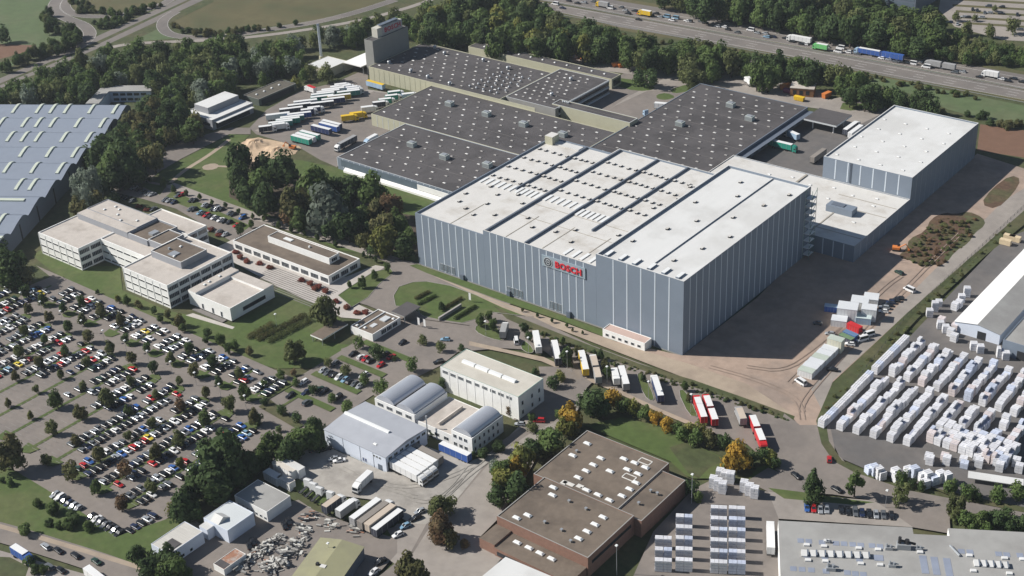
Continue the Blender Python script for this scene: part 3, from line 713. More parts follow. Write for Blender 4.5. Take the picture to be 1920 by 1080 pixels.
copies(T, 'vent_cowl', COWL, [(-500+5*i+2*(j%2), 578+5.4*j, d) for i in range(5) for j in range(6)])
T, d = dark_hall('dark-roofed hall with a banded office front facing the inner yard', -473, 577, -438.5, 628.5, 8.6, WALL_C, None, cop=FRAME)
skylight_grid(T, d, -471, 580, -446, 626, 5, 9)
copies(T, 'roof_fan', FAN, [(-452,592,d),(-457,617,d)])
b = MB()
for z in (1.0, 4.6): b.box(-438.49, 580, z+1.0, -438.3, 628, z+3.0)
b.build('window_band', GLASS, T)
b = MB()
for z in (.3, 3.9, 7.7): b.box(-438.49, 579.5, z, -438.1, 628.4, z+.75)
b.build('balcony_band', FRAME, T)
b = MB(); b.box(-573, 571.2, 7.2, -443.6, 571.48, 8.75) if False else b.box(-523.5, 571.1, 6.9, -448, 571.45, 8.9); b.build('cream_fascia', CREAM, T)
T, d = dark_hall('broad dark-roofed hall in the middle of the plant beside the truck yard', -523, 520, -394.2, 571, 7.0, CREAM, None)
strips(T, '-y', 520, -523, -497.6, 6, .1, 6.7, FRAME, .3)
UN = [(-494, 553), (-467, 552.5), (-441, 552), (-415, 552)]
skylight_grid(T, d, -521, 523, -396, 569, 14, 7, UN)
copies(T, 'ventilation_unit', VUNIT, [(x, y, d) for x, y in UN])
T, d = dark_hall('front dark-roofed hall with glass panels above a sloping white base', -497.4, 467, -394.2, 519.9, 6.9, CLAD, None, cop=FRAME)
UN = [(-474, 499), (-449, 496), (-424, 500)]
skylight_grid(T, d, -495, 470, -396, 517, 11, 7, UN)
copies(T, 'ventilation_unit', VUNIT, [(x, y, d) for x, y in UN])
strips(T, '-y', 467, -497.4, -394, 26, 1.6, 6.7, STRIP, .35, True)
b = MB(); b.box(-495, 466.9, 2.4, -394, 466.98, 6.0); b.build('glass_panel', GLASS_B, T)
b = MB(); b.loft([[(-492,466.9,2.3),(-394,466.9,2.3),(-394,466.9,1.0),(-492,466.9,1.0)],[(-492,465.2,1.3),(-394,465.2,1.3),(-394,465.2,.05),(-492,465.2,.05)]], 0)
b.build('sloping_base', WALL_W, T)
b = MB(); b.box(-442, 466.6, 2.6, -394, 466.88, 5.4); b.build('white_panel_band', WALL_W, T)
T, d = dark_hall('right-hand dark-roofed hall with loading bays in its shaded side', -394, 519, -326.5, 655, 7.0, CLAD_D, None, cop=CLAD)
UN = [(-371, 597), (-362, 634), (-344, 623)]
skylight_grid(T, d, -392, 522, -329, 653, 8, 18, UN)
copies(T, 'ventilation_unit', VUNIT, [(x, y, d) for x, y in UN])
b = MB()
for k in range(9): b.box(-326.49, 582+7.6*k, 1.1, -326.2, 586+7.6*k, 4.6)
b.build('loading_door', DARK, T)
b = MB(); b.box(-326.49, 578, 5.2, -322.5, 654, 5.5); b.build('dock_canopy', CLAD_D, T)
T, d = dark_hall('narrow dark-roofed wing with a long cream wall at the back of the halls', -549, 635.5, -441.5, 645, 6.2, CREAM, None)
copies(T, 'skylight', SKY_S, [(-540+9*k, 640.5, d) for k in range(11)])
b = MB(); b.box(-441.49, 637, 1.5, -441.3, 644, 5); b.build('window_band', GLASS, T)
T, d = dark_hall('narrow raised link wing with cream wall running between two dark roofs', -444, 581.5, -392.6, 589.2, 9.0, CREAM, None, 'link building', .3, FRAME)
copies(T, 'vent_cowl', COWL, [(-440+1.2*k, 586.5, d) for k in range(4)])
T = thing('canopy', 'dark flat canopy on white posts behind the right-hand hall', 'canopy', (-310, 652, 0))
p = W2(1505, 232, 5.5); q = W2(1563, 225, 5.5)
b = MB(); b.box(-322, 642, 5.0, -303, 660, 5.9, 1, 0); b.build('canopy_roof', [ROOF_D, FRAME], T)
for x, y in ((-318,645),(-306,645),(-318,657),(-306,657)):
    b = MB(); b.tube((x,y,0),(x,y,5),.35); b.build('post', WALL_W, T)
# lettered tower
T = thing('lettered_tower', 'concrete tower block with red lettering on its roof box', 'tower', (-577, 593, 0))
d = body(T, -580.6, 577.5, -573.8, 609, 0, 22.3, mat('tower_concrete', (.25,.25,.235), var=.06, scale=.3), ROOF_D, .4, .3)
b = MB(); b.box(-580.3, 584.2, d+.01, -575.7, 606, 27.6); PB = b.build('roof_box', mat('pale_tower_box', (.52,.50,.44), var=.05), T)
b = MB(); b.box(-575.69, 588.5, 23.0, -575.4, 606, 27.4); sb2 = b.build('sign_board', mat('pale_sign_ground', (.40,.38,.39)), T)
letters('BOSCH', sb2, (-575.38, 590.2, 23.7), 14.2, 3.0, '+x', mat('dull_red_letter', (.42,.02,.05)), .1)
b = MB()
for y in (590, 594, 599, 603): b.tube((-578,y,27.6),(-578,y,30.2),.09,n=5)
b.box(-579.5,588,28.3,-576.5,604,28.5); b.build('roof_rail', CLAD_D, T)
# boiler house with chimney
T = thing('boiler_house', 'low cream boiler house with white roof at the foot of the slim chimney', 'building', (-602, 572, 0))
c0 = W(608, 122, 5); body(T, c0[0]-9, c0[1]-6, c0[0]+8, c0[1]+12, 0, 5.5, CREAM, ROOF_W2, .2, .2)
T = thing('carport', 'open sided shelter with a bright white roof left of the lettered tower', 'shelter', (-595, 592, 0))
a_, b_ = W2(650, 117, 6), W2(685, 103, 6)
b = MB(); b.box(a_[0]-2, a_[1]-1, 5.6, a_[0]+13, a_[1]+30, 6.1); b.build('shelter_roof', mat('fresh_white_roof', (.8,.79,.77), var=.03), T)
for k in range(5):
    b = MB(); y = a_[1]+1+k*6.6; b.tube((a_[0]+12.5,y,0),(a_[0]+12.5,y,5.6),.2); b.build('post', METAL, T)
b = MB(); b.box(a_[0]-1.8, a_[1]-.8, 0, a_[0]-1.5, a_[1]+29, 5.6); b.build('rear_wall', CREAM, T)
T = thing('chimney', 'slim grey steel chimney with a cream base by the boiler house', 'chimney', (*W2(604, 118), 0))
b = MB(); b.tube((0,0,0),(0,0,4.5),2.0,1.4,n=14); b.build('base', CREAM, T, local=True)
b = MB(); b.tube((0,0,4.5),(0,0,24.5),.85,.8,n=14); b.build('flue', mat('flue_steel', (.50,.55,.60), rough=.4, metal=.3), T, local=True)
b = MB(); b.tube((0,0,24.5),(0,0,25),.95,n=14); b.build('cap', CLAD_D, T, local=True)

# ------------------------------------------------------------------ offices
T = thing('office_building', 'white three-storey office complex with banded windows and grey roof blocks', 'office', (-503, 342, 0))
PILL = MB()
def office_block(x0, y0, x1, y1, h, roof=ROOF_P): return body(T, x0, y0, x1, y1, 0, h, WALL_W, roof, .45, .35)
office_block(-547.6, 320.2, -517.5, 345.9, 11.4); office_block(-517.45, 332.6, -485.55, 345.9, 11.3); office_block(-485.5, 320.2, -455.6, 357.2, 11.4)
office_block(-519, 358, -486.5, 369.6, 11.2); 
dB = body(T, -544.2, 346, -507.1, 358.2, 0, 14.2, WALL_G, ROOF_P, .3, .3)
b = MB(); b.box(-544.2, 340.3, 10.96, -507.1, 345.99, 14.0, 0, 1); b.build('roof_block', [WALL_G, ROOF_P], T)
dP = body(T, -507, 341, -493.1, 358.2, 10.9, 13.6, WALL_G, ROOF_B, 1.0, .3, WALL_W)
dQ = body(T, -493, 341, -483.05, 353.2, 10.9, 14.3, WALL_G, ROOF_B, .5, .3, WALL_W, 'roof_block')
dQ = body(T, -483, 334.5, -462.6, 349.4, 10.9, 14.3, WALL_G, ROOF_B, .5, .3, WALL_W, 'roof_block')
b = MB(); b.box(-507, 340.4, 10.96, -493.1, 340.95, 13.6); b.build('roof_block', WALL_G, T)
for (x0, x1, y, n) in ((-547.6, -517.5, 320.2, 6), (-517.4, -485.6, 332.6, 6), (-485.5, -455.6, 320.2, 6)):
    st = (x1-x0)/n
    windows(T, '-y', y, [x0+.45+st*k for k in range(n)], [.9, 4.5, 8.1], st-.7, .95, 0, WALL_W)
for (x, y0, y1, n) in ((-517.5, 320.2, 332.6, 2), (-455.6, 320.2, 357.2, 6), (-486.5, 358, 369.6, 2)):
    st = (y1-y0)/n
    windows(T, '+x', x, [y0+.4+st*k for k in range(n)], [.8, 4.4, 8.0], st-.8, 2.1, 5)
b = MB()
for x0, x1, y, n in ((-547.6,-517.5,320.2,6),(-485.5,-455.6,320.2,6)):
    for k in range(n+1):
        x = x0+(x1-x0)*k/n; b.box(x-.12, y-.14, 0, x+.12, y-.005, 10.9)
for k in range(7):
    y = 320.2+(357.2-320.2)*k/6; b.box(-455.595, y-.16, 0, -455.2, y+.16, 10.9)
b.build('pillar', WALL_W, T)
copies(T, 'skylight', SKY_S, [(-536,350,dB),(-530,354,dB),(-526,350,dB),(-520,347,dB),(-513,351,dB),(-534,355,dB),(-470,337,dQ),(-475,345,dQ)])
b = MB(); b.box(-474,336.5,dQ+.01,-470,340.5,dQ+.5); b.box(-478,340,dQ+.01,-477,341,dQ+.9); b.box(-499,346,dP+.01,-496,350,dP+1.2); b.build('roof_plant', METAL, T)
T = thing('canteen_block', 'low long white building with dark roof and a raised roof box beside the plaza', 'building', (-443, 384, 0))
d = body(T, -475, 374.2, -412.5, 394.2, 0, 4.5, WALL_W, ROOF_B, .35, .35)
dd = body(T, -460, 382.8, -420.2, 389.2, 4.2, 7.4, WALL_W, ROOF_B, .3, .25, wn='roof_box')
windows(T, '-y', 374.2, [-473.5+6.2*k for k in range(10)], [.9], 4.6, 2.3, 4)
windows(T, '+x', -412.5, [376+5.8*k for k in range(3)], [.9], 4.6, 2.2, 3)
b = MB(); b.box(-452,385,dd+.01,-447,387,dd+.35); b.box(-436,385.4,dd+.01,-435.2,386.2,dd+.8); b.build('roof_plant', SKYL, T)
windows(T, '+x', -420.2, [384.2], [4.8], 3.4, 1.7, 2)
T = thing('auditorium', 'plain white cube building with two raised roof edges beside the office', 'building', (-437, 339, 0))
d = body(T, -450.6, 327, -423.8, 352, 0.8, 7.0, WALL_W, ROOF_P, 1.0, .35)
b = MB(); b.box(-450.5, 327.05, d+.01, -445.6, 351.9, 7.8, 0, 1); b.box(-445.59, 346.6, d+.01, -423.9, 351.9, 7.1, 0, 1); b.build('raised_roof', [WALL_W, ROOF_P], T)
b = MB(); b.box(-449, 328.2, 0, -425, 350.5, .85); b.build('base', CLAD_D, T)
windows(T, '-y', 327, [-442.5, -436, -430.5], [1.0], 1.2, 2.6); windows(T, '+x', -423.8, [333.8], [2.6], 13, 1.8, 0, BLACKM, GLASS)
b = MB(); b.box(-446.5, 324.5, .1, -427, 326.9, .5); b.build('terrace', PAVE_D, T)
copies(T, 'skylight', SKY_S, [(-448, 343, 7.8), (-448, 337, 7.8), (-447.6, 334, 7.8)])
T = thing('gatehouse', 'small white gatehouse with a framed gravel roof by the entrance road', 'gatehouse', (-369, 358, 0))
d = body(T, -375.4, 349.4, -362.9, 366.4, 0, 3.6, WALL_W, ROOF_B, .35, .3)
b = MB(); b.box(-371.6, 350, d+.01, -371.1, 366, d+.4); b.box(-369,360,d+.01,-366,364,d+.5); b.box(-369,354,d+.01,-367,357,d+.25); b.build('roof_plant', FRAME, T)
windows(T, '+x', -362.9, [354.5+3.4*k for k in range(3)], [.9], 3.0, 2.0, 2)
copies(T, 'skylight', SKY_S, [(-373.5,351.5,d),(-364.6,364,d),(-369.5,352,d)])
T = thing('gate_canopy', 'dark roofed white-edged canopy reaching left from the gatehouse', 'canopy', (-381, 343, 0))
b = MB(); b.box(-384.4, 335, 2.9, -377.6, 350.2, 3.5, 1, 0); b.build('canopy_roof', [ROOF_B, WALL_W], T)
for x, y in ((-383.8,335.6),(-378.2,335.6),(-383.8,342.5),(-378.2,342.5),(-383.8,349.6)):
    b = MB(); b.tube((x,y,0),(x,y,2.9),.18); b.build('post', METAL, T)
T = thing('gate_canopy', 'small dark canopy over the lane right of the gatehouse', 'canopy', (-364, 371, 0))
b = MB(); b.box(-368.6, 367, 3.8, -361, 377.2, 4.3, 1, 0); b.build('canopy_roof', [ROOF_D, WALL_C], T)
for x, y in ((-368,367.6),(-361.6,367.6),(-368,376.6),(-361.6,376.6)):
    b = MB(); b.tube((x,y,0),(x,y,3.8),.18); b.build('post', METAL, T)

# ------------------------------------------------------------------ freight and office halls in the middle
T = thing('freight_hall', 'grey metal-roofed freight hall with trailers docked at its right side', 'warehouse', (-312, 297, 0))
b = MB()
for z0_, z1_ in ((0, 7.0),):
    b.box(-327.3, 285.9, 0, -296.9, 307.8, 6.9, 0, 0)
b.build('wall', [WALL_BW], T)
b = MB(); b.loft([[(-327.5,285.7,6.95),(-327.5,297,8.0),(-327.5,308,6.95),(-327.5,308,6.8),(-327.5,285.7,6.8)],[(-296.7,285.7,6.95),(-296.7,297,8.0),(-296.7,308,6.95),(-296.7,308,6.8),(-296.7,285.7,6.8)]]); b.build('roof', ROOF_G, T)
b = MB(); b.loft([[(-327.2,296.3,7.95),(-327.2,296.6,8.6),(-327.2,297.4,8.6),(-327.2,297.7,7.95)],[(-305,296.3,7.95),(-305,296.6,8.6),(-305,297.4,8.6),(-305,297.7,7.95)]]); b.build('ridge_skylight', SKYL, T)
copies(T, 'skylight', SKY_W, [(-305, 289.5, 7.2)])
windows(T, '+x', -296.9, [287.2+3.0*k for k in range(7)], [4.8], 1.9, 1.2, 1)
b = MB()
for k in range(6): b.box(-296.89, 286.8+2.9*k, .9, -296.7, 289.1+2.9*k, 4.0)
b.build('loading_door', DARK, T)
b = MB()
for x in (-318, -309.5, -303): b.box(x-.08, 285.84, .1, x+.08, 285.89, 6.7)
b.build('panel_joint', CLAD_D, T)
windows(T, '-y', 285.9, [-300.2, -301.6, -303.0], [5.0], .9, .9); b = MB(); b.box(-301,285.8,.05,-299,285.89,2.6); b.build('door', CLAD_D, T)
windows(T, '-y', 285.9, [-308.6, -307.4], [.8], .8, 1.6, 0, FRAME, mat('blue_pane', (.05,.08,.22)))
T = thing('barrel_roof_building', 'white workshop with silver barrel roofs behind the grey freight hall', 'building', (-302, 321, 0))
def barrel(t, x0, x1, y0, y1, z, rise, m=STEEL_B, n=14):
    b = MB(); secs = []
    for y in (y0, y1):
        secs.append([(x0+(x1-x0)*(1-math.cos(math.pi*k/n))/2, y, z+rise*math.sin(math.pi*k/n)) for k in range(n+1)])
    i0 = 0
    for k in range(n): b.face([secs[0][k], secs[0][k+1], secs[1][k+1], secs[1][k]], 0)
    b.face(secs[0][::-1], 1); b.face(secs[1], 1)
    o = b.build('barrel_roof', [m, ROOF_G], t)
    o.data.polygons.foreach_set('use_smooth', [True]*n+[False, False]); return o
body(T, -326, 311.5, -306, 330.2, 0, 7.0, WALL_W, ROOF_D, .3, .3)
body(T, -305.95, 312.1, -288.55, 331, 0, 4.6, WALL_W, ROOF_P, .15, .25)
body(T, -288.5, 311.9, -278.8, 329.8, 0, 7.2, WALL_W, ROOF_D, .2, .3)
barrel(T, -325.3, -316.6, 312, 329.8, 6.9, 2.3); barrel(T, -315.4, -306.5, 312, 329.8, 6.9, 2.3); barrel(T, -287.9, -279.4, 312.4, 329.4, 7.1, 2.2)
b = MB(); b.loft([[(-298.2,314.5,4.46),(-296.6,314.5,5.6),(-296.4,314.5,4.46)],[(-298.2,328,4.46),(-296.6,328,5.6),(-296.4,328,4.46)]]); b.build('roof_light', ROOF_P, T)
windows(T, '-y', 311.5, [-324.6, -320, -315.2, -310.5], [4.4], 2.9, 1.5, 3); windows(T, '-y', 311.9, [-287.6, -285, -282.6], [1.0, 4.4], 1.5, 1.5, 1)
windows(T, '+x', -278.8, [313+2.6*k for k in range(6)], [1.0, 4.3], 1.0, 1.6); windows(T, '-y', 312.1, [-292.5, -297, -301], [1.4], 2.2, 1.5, 1)
b = MB(); b.tube((-299, 310.4, 0), (-299, 310.4, 9.5), .22); b.tube((-299,310.4,9.5),(-299,310.4,10.1),.35); b.build('flue', METAL, T)
T = thing('white_hall', 'tall white hall with pale flat roof and a ridge of skylights behind the barrel roofs', 'hall', (-297, 346, 0))
d = body(T, -316, 338.3, -278.2, 353.8, 0, 10.8, WALL_W, mat('cream_roof', (.55,.52,.455), var=.05, c2=(.45,.42,.36), amt=.6, s2=.1), .15, .2, mat('green_trim', (.20,.34,.28)))
for k in range(4):
    b = MB(); x = -311+6.6*k; b.loft([[(x,345.0,d+.01),(x,345.3,d+.9),(x,346.6,d+.9),(x,347,d+.01)],[(x+6,345.0,d+.01),(x+6,345.3,d+.9),(x+6,346.6,d+.9),(x+6,347,d+.01)]]); b.build('ridge_skylight', SKYL, T)
windows(T, '-y', 338.3, [-315+3.9*k for k in range(9)], [8.2], 2.6, 1.4, 4)
b = MB()
for k in range(10):
    x = -316+37.8*k/9; b.box(x-.12, 338.22, 0, x+.12, 338.29, 10.4)
b.build('pilaster', WALL_W, T)
windows(T, '+x', -278.2, [340.2, 346, 350.4], [2, 6.0], 1.1, 1.8)
# brick hall
T = thing('brick_hall', 'brown brick hall with dark felt roof dotted with white skylights', 'hall', (-226, 308, 0))
d = body(T, -243.2, 281.8, -206.4, 307.9, 0, 8.0, BRICK, ROOF_B, .25, .35, WALL_C)
e = body(T, -248, 307.95, -213.2, 339.7, 0, 7.2, BRICK, ROOF_B, .25, .35, WALL_C)
e2 = body(T, -213.15, 307.95, -203.6, 335, 0, 6.9, BRICK, ROOF_B, .25, .3, WALL_C)
b = MB(); b.box(-237, 272.5, 0, -207, 281.75, 3.9, 0, 1); b.build('front_wing', [BRICK, ROOF_B], T)
b = MB(); b.box(-243.5,272.8,0,-237.2,281.7,4.6,0,1); b.build('front_wing', [BRICK, ROOF_B], T)
f3 = Z[3,2]
def at(f, z, *pts): return [W(*f(*p), z) for p in pts]
copies(T, 'skylight', SKY_L, at(f3, e, (565,90),(455,180),(665,200),(610,250),(555,295),(840,205),(920,235),(1000,270),(865,285),(945,318),(735,298),(495,345),(930,385),(882,432),(825,483),(560,440),(645,475),(730,515)))
copies(T, 'skylight', SKY_L, at(f3, d, (310,420),(303,477),(118,628),(35,648),(683,643),(622,697),(563,750),(500,803)))
copies(T, 'skylight', SKY_L, at(f3, 3.92, (40,833),(128,873),(210,913),(297,955)))
copies(T, 'vent', VENT, at(f3, d, (428,525),(555,583),(245,683),(372,742),(440,825))+at(f3, e, (1040,447),(1090,467),(950,540),(485,150)))
b = MB()
for (x, y) in ((880,340),(998,222)):
    c = W(*f3(x, y), e)
    for s in (-1, 1):
        b.box(c[0]-2.2, c[1]+s*1.3-.2, e+.002, c[0]+2.2, c[1]+s*1.3+.2, e+.12); b.box(c[0]+s*2.2-.2, c[1]-1.1, e+.002, c[0]+s*2.2+.2, c[1]+1.1, e+.12)
for (x, y, w_, h_) in ((425,388,4.2,1.6),(510,408,2.4,1.8),(545,432,3.5,.8),(390,380,2,2)):
    c = W(*f3(x, y), e); b.box(c[0]-w_/2, c[1]-h_/2, e+.003, c[0]+w_/2, c[1]+h_/2, e+.16)
b.build('roof_patch', mat('white_roof_patch', (.62,.60,.56), var=.2, scale=.6), T)
b = MB(); b.box(-236, 272.42, 1.2, -209, 272.49, 2.8); b.box(-206.39,284,4.4,-206.3,306,5.6); b.build('window_band', GLASS, T)
T = thing('white_roofed_shed', 'white sheet roof corner reaching in from the bottom edge below the brick hall', 'shed', (*W2(970, 1080), 0))
P = [W2(948,1044,6), W2(1045,1085,6), W2(1070,1130,6), W2(880,1100,6)]
b = MB(); b.prism(P, 0, 6, 0, 1); b.build('wall', [WALL_W, ROOF_W2], T)
# grey hall bottom right (turned about thirty degrees)
GA = R(30.3); GO = W2(1459, 976, 7.5)
T = thing('grey_roofed_hall', 'large light-grey roofed hall crowded with roof plant in the lower right corner', 'hall', (*GO, 0)); T.rotation_euler.z = GA
def gl(x, y, z=7.5):
    p = W2(x, y, z); dx, dy = p[0]-GO[0], p[1]-GO[1]
    return (dx*math.cos(GA)+dy*math.sin(GA), -dx*math.sin(GA)+dy*math.cos(GA))
xA = gl(1711, 991)[0]; xB = gl(1780, 1003)[0]; yB = gl(1711, 1001)[1]
b = MB(); b.prism([(0,-75),(xB+60,-75),(xB+60,.6),(xB,.6),(xB,yB),(xA,yB),(xA,0),(0,0)], 0, 7.5, 0, 1); b.build('wall', [WALL_W, ROOF_G2], T, local=True)
f4 = Z[3,3]
b = MB(); b.box(-.9,-.6,0,.9,.6,.5,0); SKB = b.mesh('skylight', mat('white_upstand', (.66,.66,.65)))
pts = [(*gl(*f4(*p)), 7.5) for p in ((290,850),(420,860),(680,875),(825,885),(300,965),(430,972),(695,990),(840,1000),(1510,930),(1775,950),(1540,1045),(1810,1065),(1910,958),(440,820),(1140,905))]
copies(T, 'skylight', SKB, pts, local=True)
b = MB(); b.box(-1.0,-1.1,0,1.0,1.1,.05,0); SKF = b.mesh('flat_rooflight', mat('blue_grey_rooflight', (.26,.29,.36), rough=.3))
pts = [(*gl(*f4(*p)), 7.502) for p in ((245,815),(305,820),(405,828),(510,835),(570,838),(635,843),(695,848),(780,852),(840,858),(190,1025),(255,1030),(325,1035),(435,1045),(595,1055),(655,1062),(715,1068),(290,925),(425,935),(685,955),(1450,895),(1515,900),(1730,915),(1790,920),(1890,925))]
copies(T, 'flat_rooflight', SKF, pts, local=True)
b = MB()
for (x, y) in ((1170,990),(1255,1000),(1350,1010)):
    c = gl(*f4(x, y)); b.box(c[0]-1.1, c[1]-4.5, 7.504, c[0]+1.1, c[1]+4, 7.56)
c = gl(*f4(830,945)); b.box(c[0]-1.4,c[1]-1.4,7.504,c[0]+1.4,c[1]+1.4,7.6)
b.build('rooflight_strip', mat('blue_grey_rooflight', (.26,.29,.36), rough=.3), T, local=True)
for (x0_, x1_, y_) in ((245, 770, 915), (1540, 1810, 990)):
    a = gl(*f4(x0_, y_)); c = gl(*f4(x1_, y_+20)); n = 8 if x0_ < 1000 else 5; b = MB()
    for k in range(n):
        x = a[0]+(c[0]-a[0])*k/n; st = (c[0]-a[0])/n; y = a[1]+(c[1]-a[1])*k/n
        b.loft([[(x+.15,y-1.3,7.502),(x+.15,y-1.3,7.9),(x+.15,y+1.3,8.3),(x+.15,y+1.3,7.502)],[(x+st*.72,y-1.3,7.502),(x+st*.72,y-1.3,7.9),(x+st*.72,y+1.3,8.3),(x+st*.72,y+1.3,7.502)]], 0)
        b.box(x+st*.74, y-1.3, 7.502, x+st*.9, y+1.3, 8.5, 1)
    b.build('skylight_row', [ROOF_W2, CLAD_D], T, local=True)
for (x, y, s) in ((1015,870,1.5),(905,880,.8),(470,1035,1.0),(930,1010,.8),(1130,885,.7),(450,830,.5)):
    c = gl(*f4(x, y)); b = MB(); b.box(c[0]-1.4*s,c[1]-.8*s,7.51,c[0]+1.4*s,c[1]+.8*s,7.5+1.3*s,0); b.tube((c[0]-.9*s,c[1],7.5),(c[0]-.9*s,c[1],7.5+2.8*s),.35*s,m=1); b.tube((c[0]+.6*s,c[1],7.5),(c[0]+.6*s,c[1],7.5+2.2*s),.5*s,m=1); b.tube((c[0]-.9*s,c[1],7.5+2*s),(c[0]+2.4*s,c[1]+.4,7.5+1.0*s),.28*s,m=1)
    b.build('roof_plant', [METAL, BLACKM if s > 1.2 else METAL], T, local=True)
c = gl(*f4(1410,900)); b = MB(); b.tube((c[0]-1.5,c[1]+2.5,7.9),(c[0]+.8,c[1]-2.2,7.9),.4); b.build('roof_duct', METAL, T, local=True)
# white hall with grey lean-to on the right edge
T = thing('gabled_block_hall', 'long gabled hall, one roof slope bright white and the other grey, at the block yard', 'hall', (-163, 510, 0))
y0 = W2(1783, 600, 5.5)[1]; y1 = W2(1872, 480, 5.5)[1]+38
b = MB()
for (y, yy) in ((y0, y1),):
    A = [(-172.5,y,0),(-172.5,y,5.4),(-163.3,y,7.0),(-154,y,5.4),(-154,y,0)]; B_ = [(p[0],yy,p[2]) for p in A]
    b.loft([A, B_], 0)
b.build('wall', WALL_BW, T)
b = MB(); b.loft([[(-172.8,y0-.3,5.42),(-163.3,y0-.3,7.08),(-163.3,y0-.3,7.2),(-172.8,y0-.3,5.55)],[(-172.8,y1,5.42),(-163.3,y1,7.08),(-163.3,y1,7.2),(-172.8,y1,5.55)]]); b.build('white_roof_slope', mat('fresh_white_roof', (.8,.79,.77)), T)
b = MB(); b.loft([[(-163.28,y0-.3,7.08),(-153.7,y0-.3,5.42),(-153.7,y0-.3,5.55),(-163.28,y0-.3,7.2)],[(-163.28,y1,7.08),(-153.7,y1,5.42),(-153.7,y1,5.55),(-163.28,y1,7.2)]]); b.build('grey_roof_slope', ROOF_G2, T)
b = MB(); b.box(-163,y0-.05,.05,-159.5,y0-.005,4.2); b.build('gate_opening', DARK, T)
T = thing('grey_block_hall', 'grey flat hall cut by the right edge beside the gabled white hall', 'hall', (-138, 520, 0))
yg = W2(1878, 668, 0)[1]; xg = W2(1876, 668, 0)[0]
body(T, xg, yg, xg+34, yg+80, 0, 7.5, CLAD, ROOF_G2, .3, .3)
b = MB(); b.box(xg+6, yg-.08, .05, xg+13, yg-.005, 4.5); b.build('gate_opening', DARK, T)
# ------------------------------------------------------------------ left edge: wave-roofed hall
HA = R(-58.7); HO = W2(244, 196, 9)
T = thing('wave_roofed_hall', 'huge hall with blue-grey wave roof and rows of curved skylights at the left edge', 'hall', (*HO, 0)); T.rotation_euler.z = HA
# local x along the wall (towards the viewer), local -y along the ridges (away to the left)
PIT = 20.07; NB = 9; LEN = 190.0
prof = []
for k in range(NB):
    for u, z in ((0, 8.0), (2.2, 9.6), (5.0, 10.55), (6.2, 10.6), (12, 9.7), (17, 8.5)): prof.append((k*PIT+u, z))
prof.append((NB*PIT, 8.0))
b = MB()
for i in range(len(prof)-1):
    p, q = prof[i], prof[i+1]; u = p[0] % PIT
    b.face([(p[0],-LEN,p[1]),(q[0],-LEN,q[1]),(q[0],0,q[1]),(p[0],0,p[1])], 1 if u < 4.5 else 0)  # far slope of each bay is coloured a darker blue-grey
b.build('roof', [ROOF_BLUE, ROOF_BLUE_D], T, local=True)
b = MB(); b.face([(0,0,0),(NB*PIT,0,0)]+[(p[0],0,p[1]) for p in prof[::-1]][0:], 0)
b.face([(0,0,0),(0,0,8),(0,-LEN,8),(0,-LEN,0)], 0)
b.build('wall', CLAD_D, T, local=True)
b = MB()
for k in range(NB): b.box(k*PIT+9.4, .01, .1, k*PIT+10.6, .08, 8.2)
b.build('wall_slit', DARK, T, local=True)
b = MB(); secs = []
for u, z in ((1.5, 9.25), (3.2, 10.25), (5.6, 10.75), (8.5, 10.45), (12.5, 9.7), (14.6, 9.2)):
    secs.append([(u,-1.1,z),(u,-.75,z+.38),(u,.75,z+.38),(u,1.1,z)])
b.loft(secs); SKA = b.mesh('arched_skylight', SKYL_Y)
zz5 = lambda x, y: (x/3.6, 180+y/3.6)
def hl(x, y, z=9.5):
    p = W2(x, y, z); dx, dy = p[0]-HO[0], p[1]-HO[1]; return (dx*math.cos(HA)+dy*math.sin(HA), -dx*math.sin(HA)+dy*math.cos(HA))
for (x, y) in ((98,98),(262,95),(357,93),(455,92),(625,88),(788,85),(15,178),(168,186),(262,184),(360,184),(535,180),(703,178),(68,282),(165,282),(262,280),(440,277),(612,273),(160,380),(343,378),(520,375),(55,486),(240,485),(420,482),(138,596),(230,596),(20,830)):
    u, v = hl(*zz5(x, y)); k = round((u-8)/PIT); link('arched_skylight', SKA, T, (k*PIT, v, 0))
for (x0_, x1_, y_) in ((-120, 175, 707), (-120, 60, 925)):
    u, v = hl(*zz5(x1_, y_)); k = round((u-5)/PIT); u2, v2 = hl(*zz5(x0_, y_))
    b = MB(); b.box(k*PIT+7, min(v,v2), 10.0, k*PIT+9.4, max(v,v2), 10.8); b.build('ridge_skylight', SKYL_Y, T, local=True)
# U-shaped office behind
T = thing('angled_office', 'white two-storey office with grey angled roof behind the wave-roofed hall', 'office', (-678, 462, 0))
A, B_, C_ = W2(192, 161, 7), W2(290, 160, 7), W2(160, 194, 7)
da = Vector(B_)-Vector(A); dn = da.normalized(); nn = Vector((dn.y, -dn.x))
wing = [Vector(A), Vector(B_), Vector(B_)+nn*8.5, Vector(A)+nn*8.5+dn*7]
b = MB(); b.prism([tuple(p) for p in wing], 0, 6.6, 0); db = (Vector(C_)-Vector(A)).normalized(); n2 = Vector((-db.y, db.x))
wing2 = [Vector(A)+nn*.0, Vector(A)+nn*8.6+dn*6.9, Vector(C_)+n2*8, Vector(C_)]
b.prism([tuple(p) for p in wing2], 0, 6.55, 0); b.build('wall', WALL_BW, T)
b = MB(); b.prism([tuple(p) for p in (wing[0]-dn*.4-nn*.4, wing[1]+dn*.4-nn*.4, wing[2]+dn*.4+nn*.4, wing[3]+nn*.4)], 6.61, 7.0); b.prism([tuple(p) for p in wing2], 6.62, 6.98); b.build('roof', ROOF_G2, T)
b = MB(); p0 = wing[3]+nn*.03
for z in (1.0, 4.1):
    for k in range(5):
        a = p0+dn*(2+4.2*k); c = a+dn*3.2; b.prism([tuple(a), tuple(c), tuple(c+nn*.06), tuple(a+nn*.06)], z, z+1.5)
b.build('window', GLASS, T)
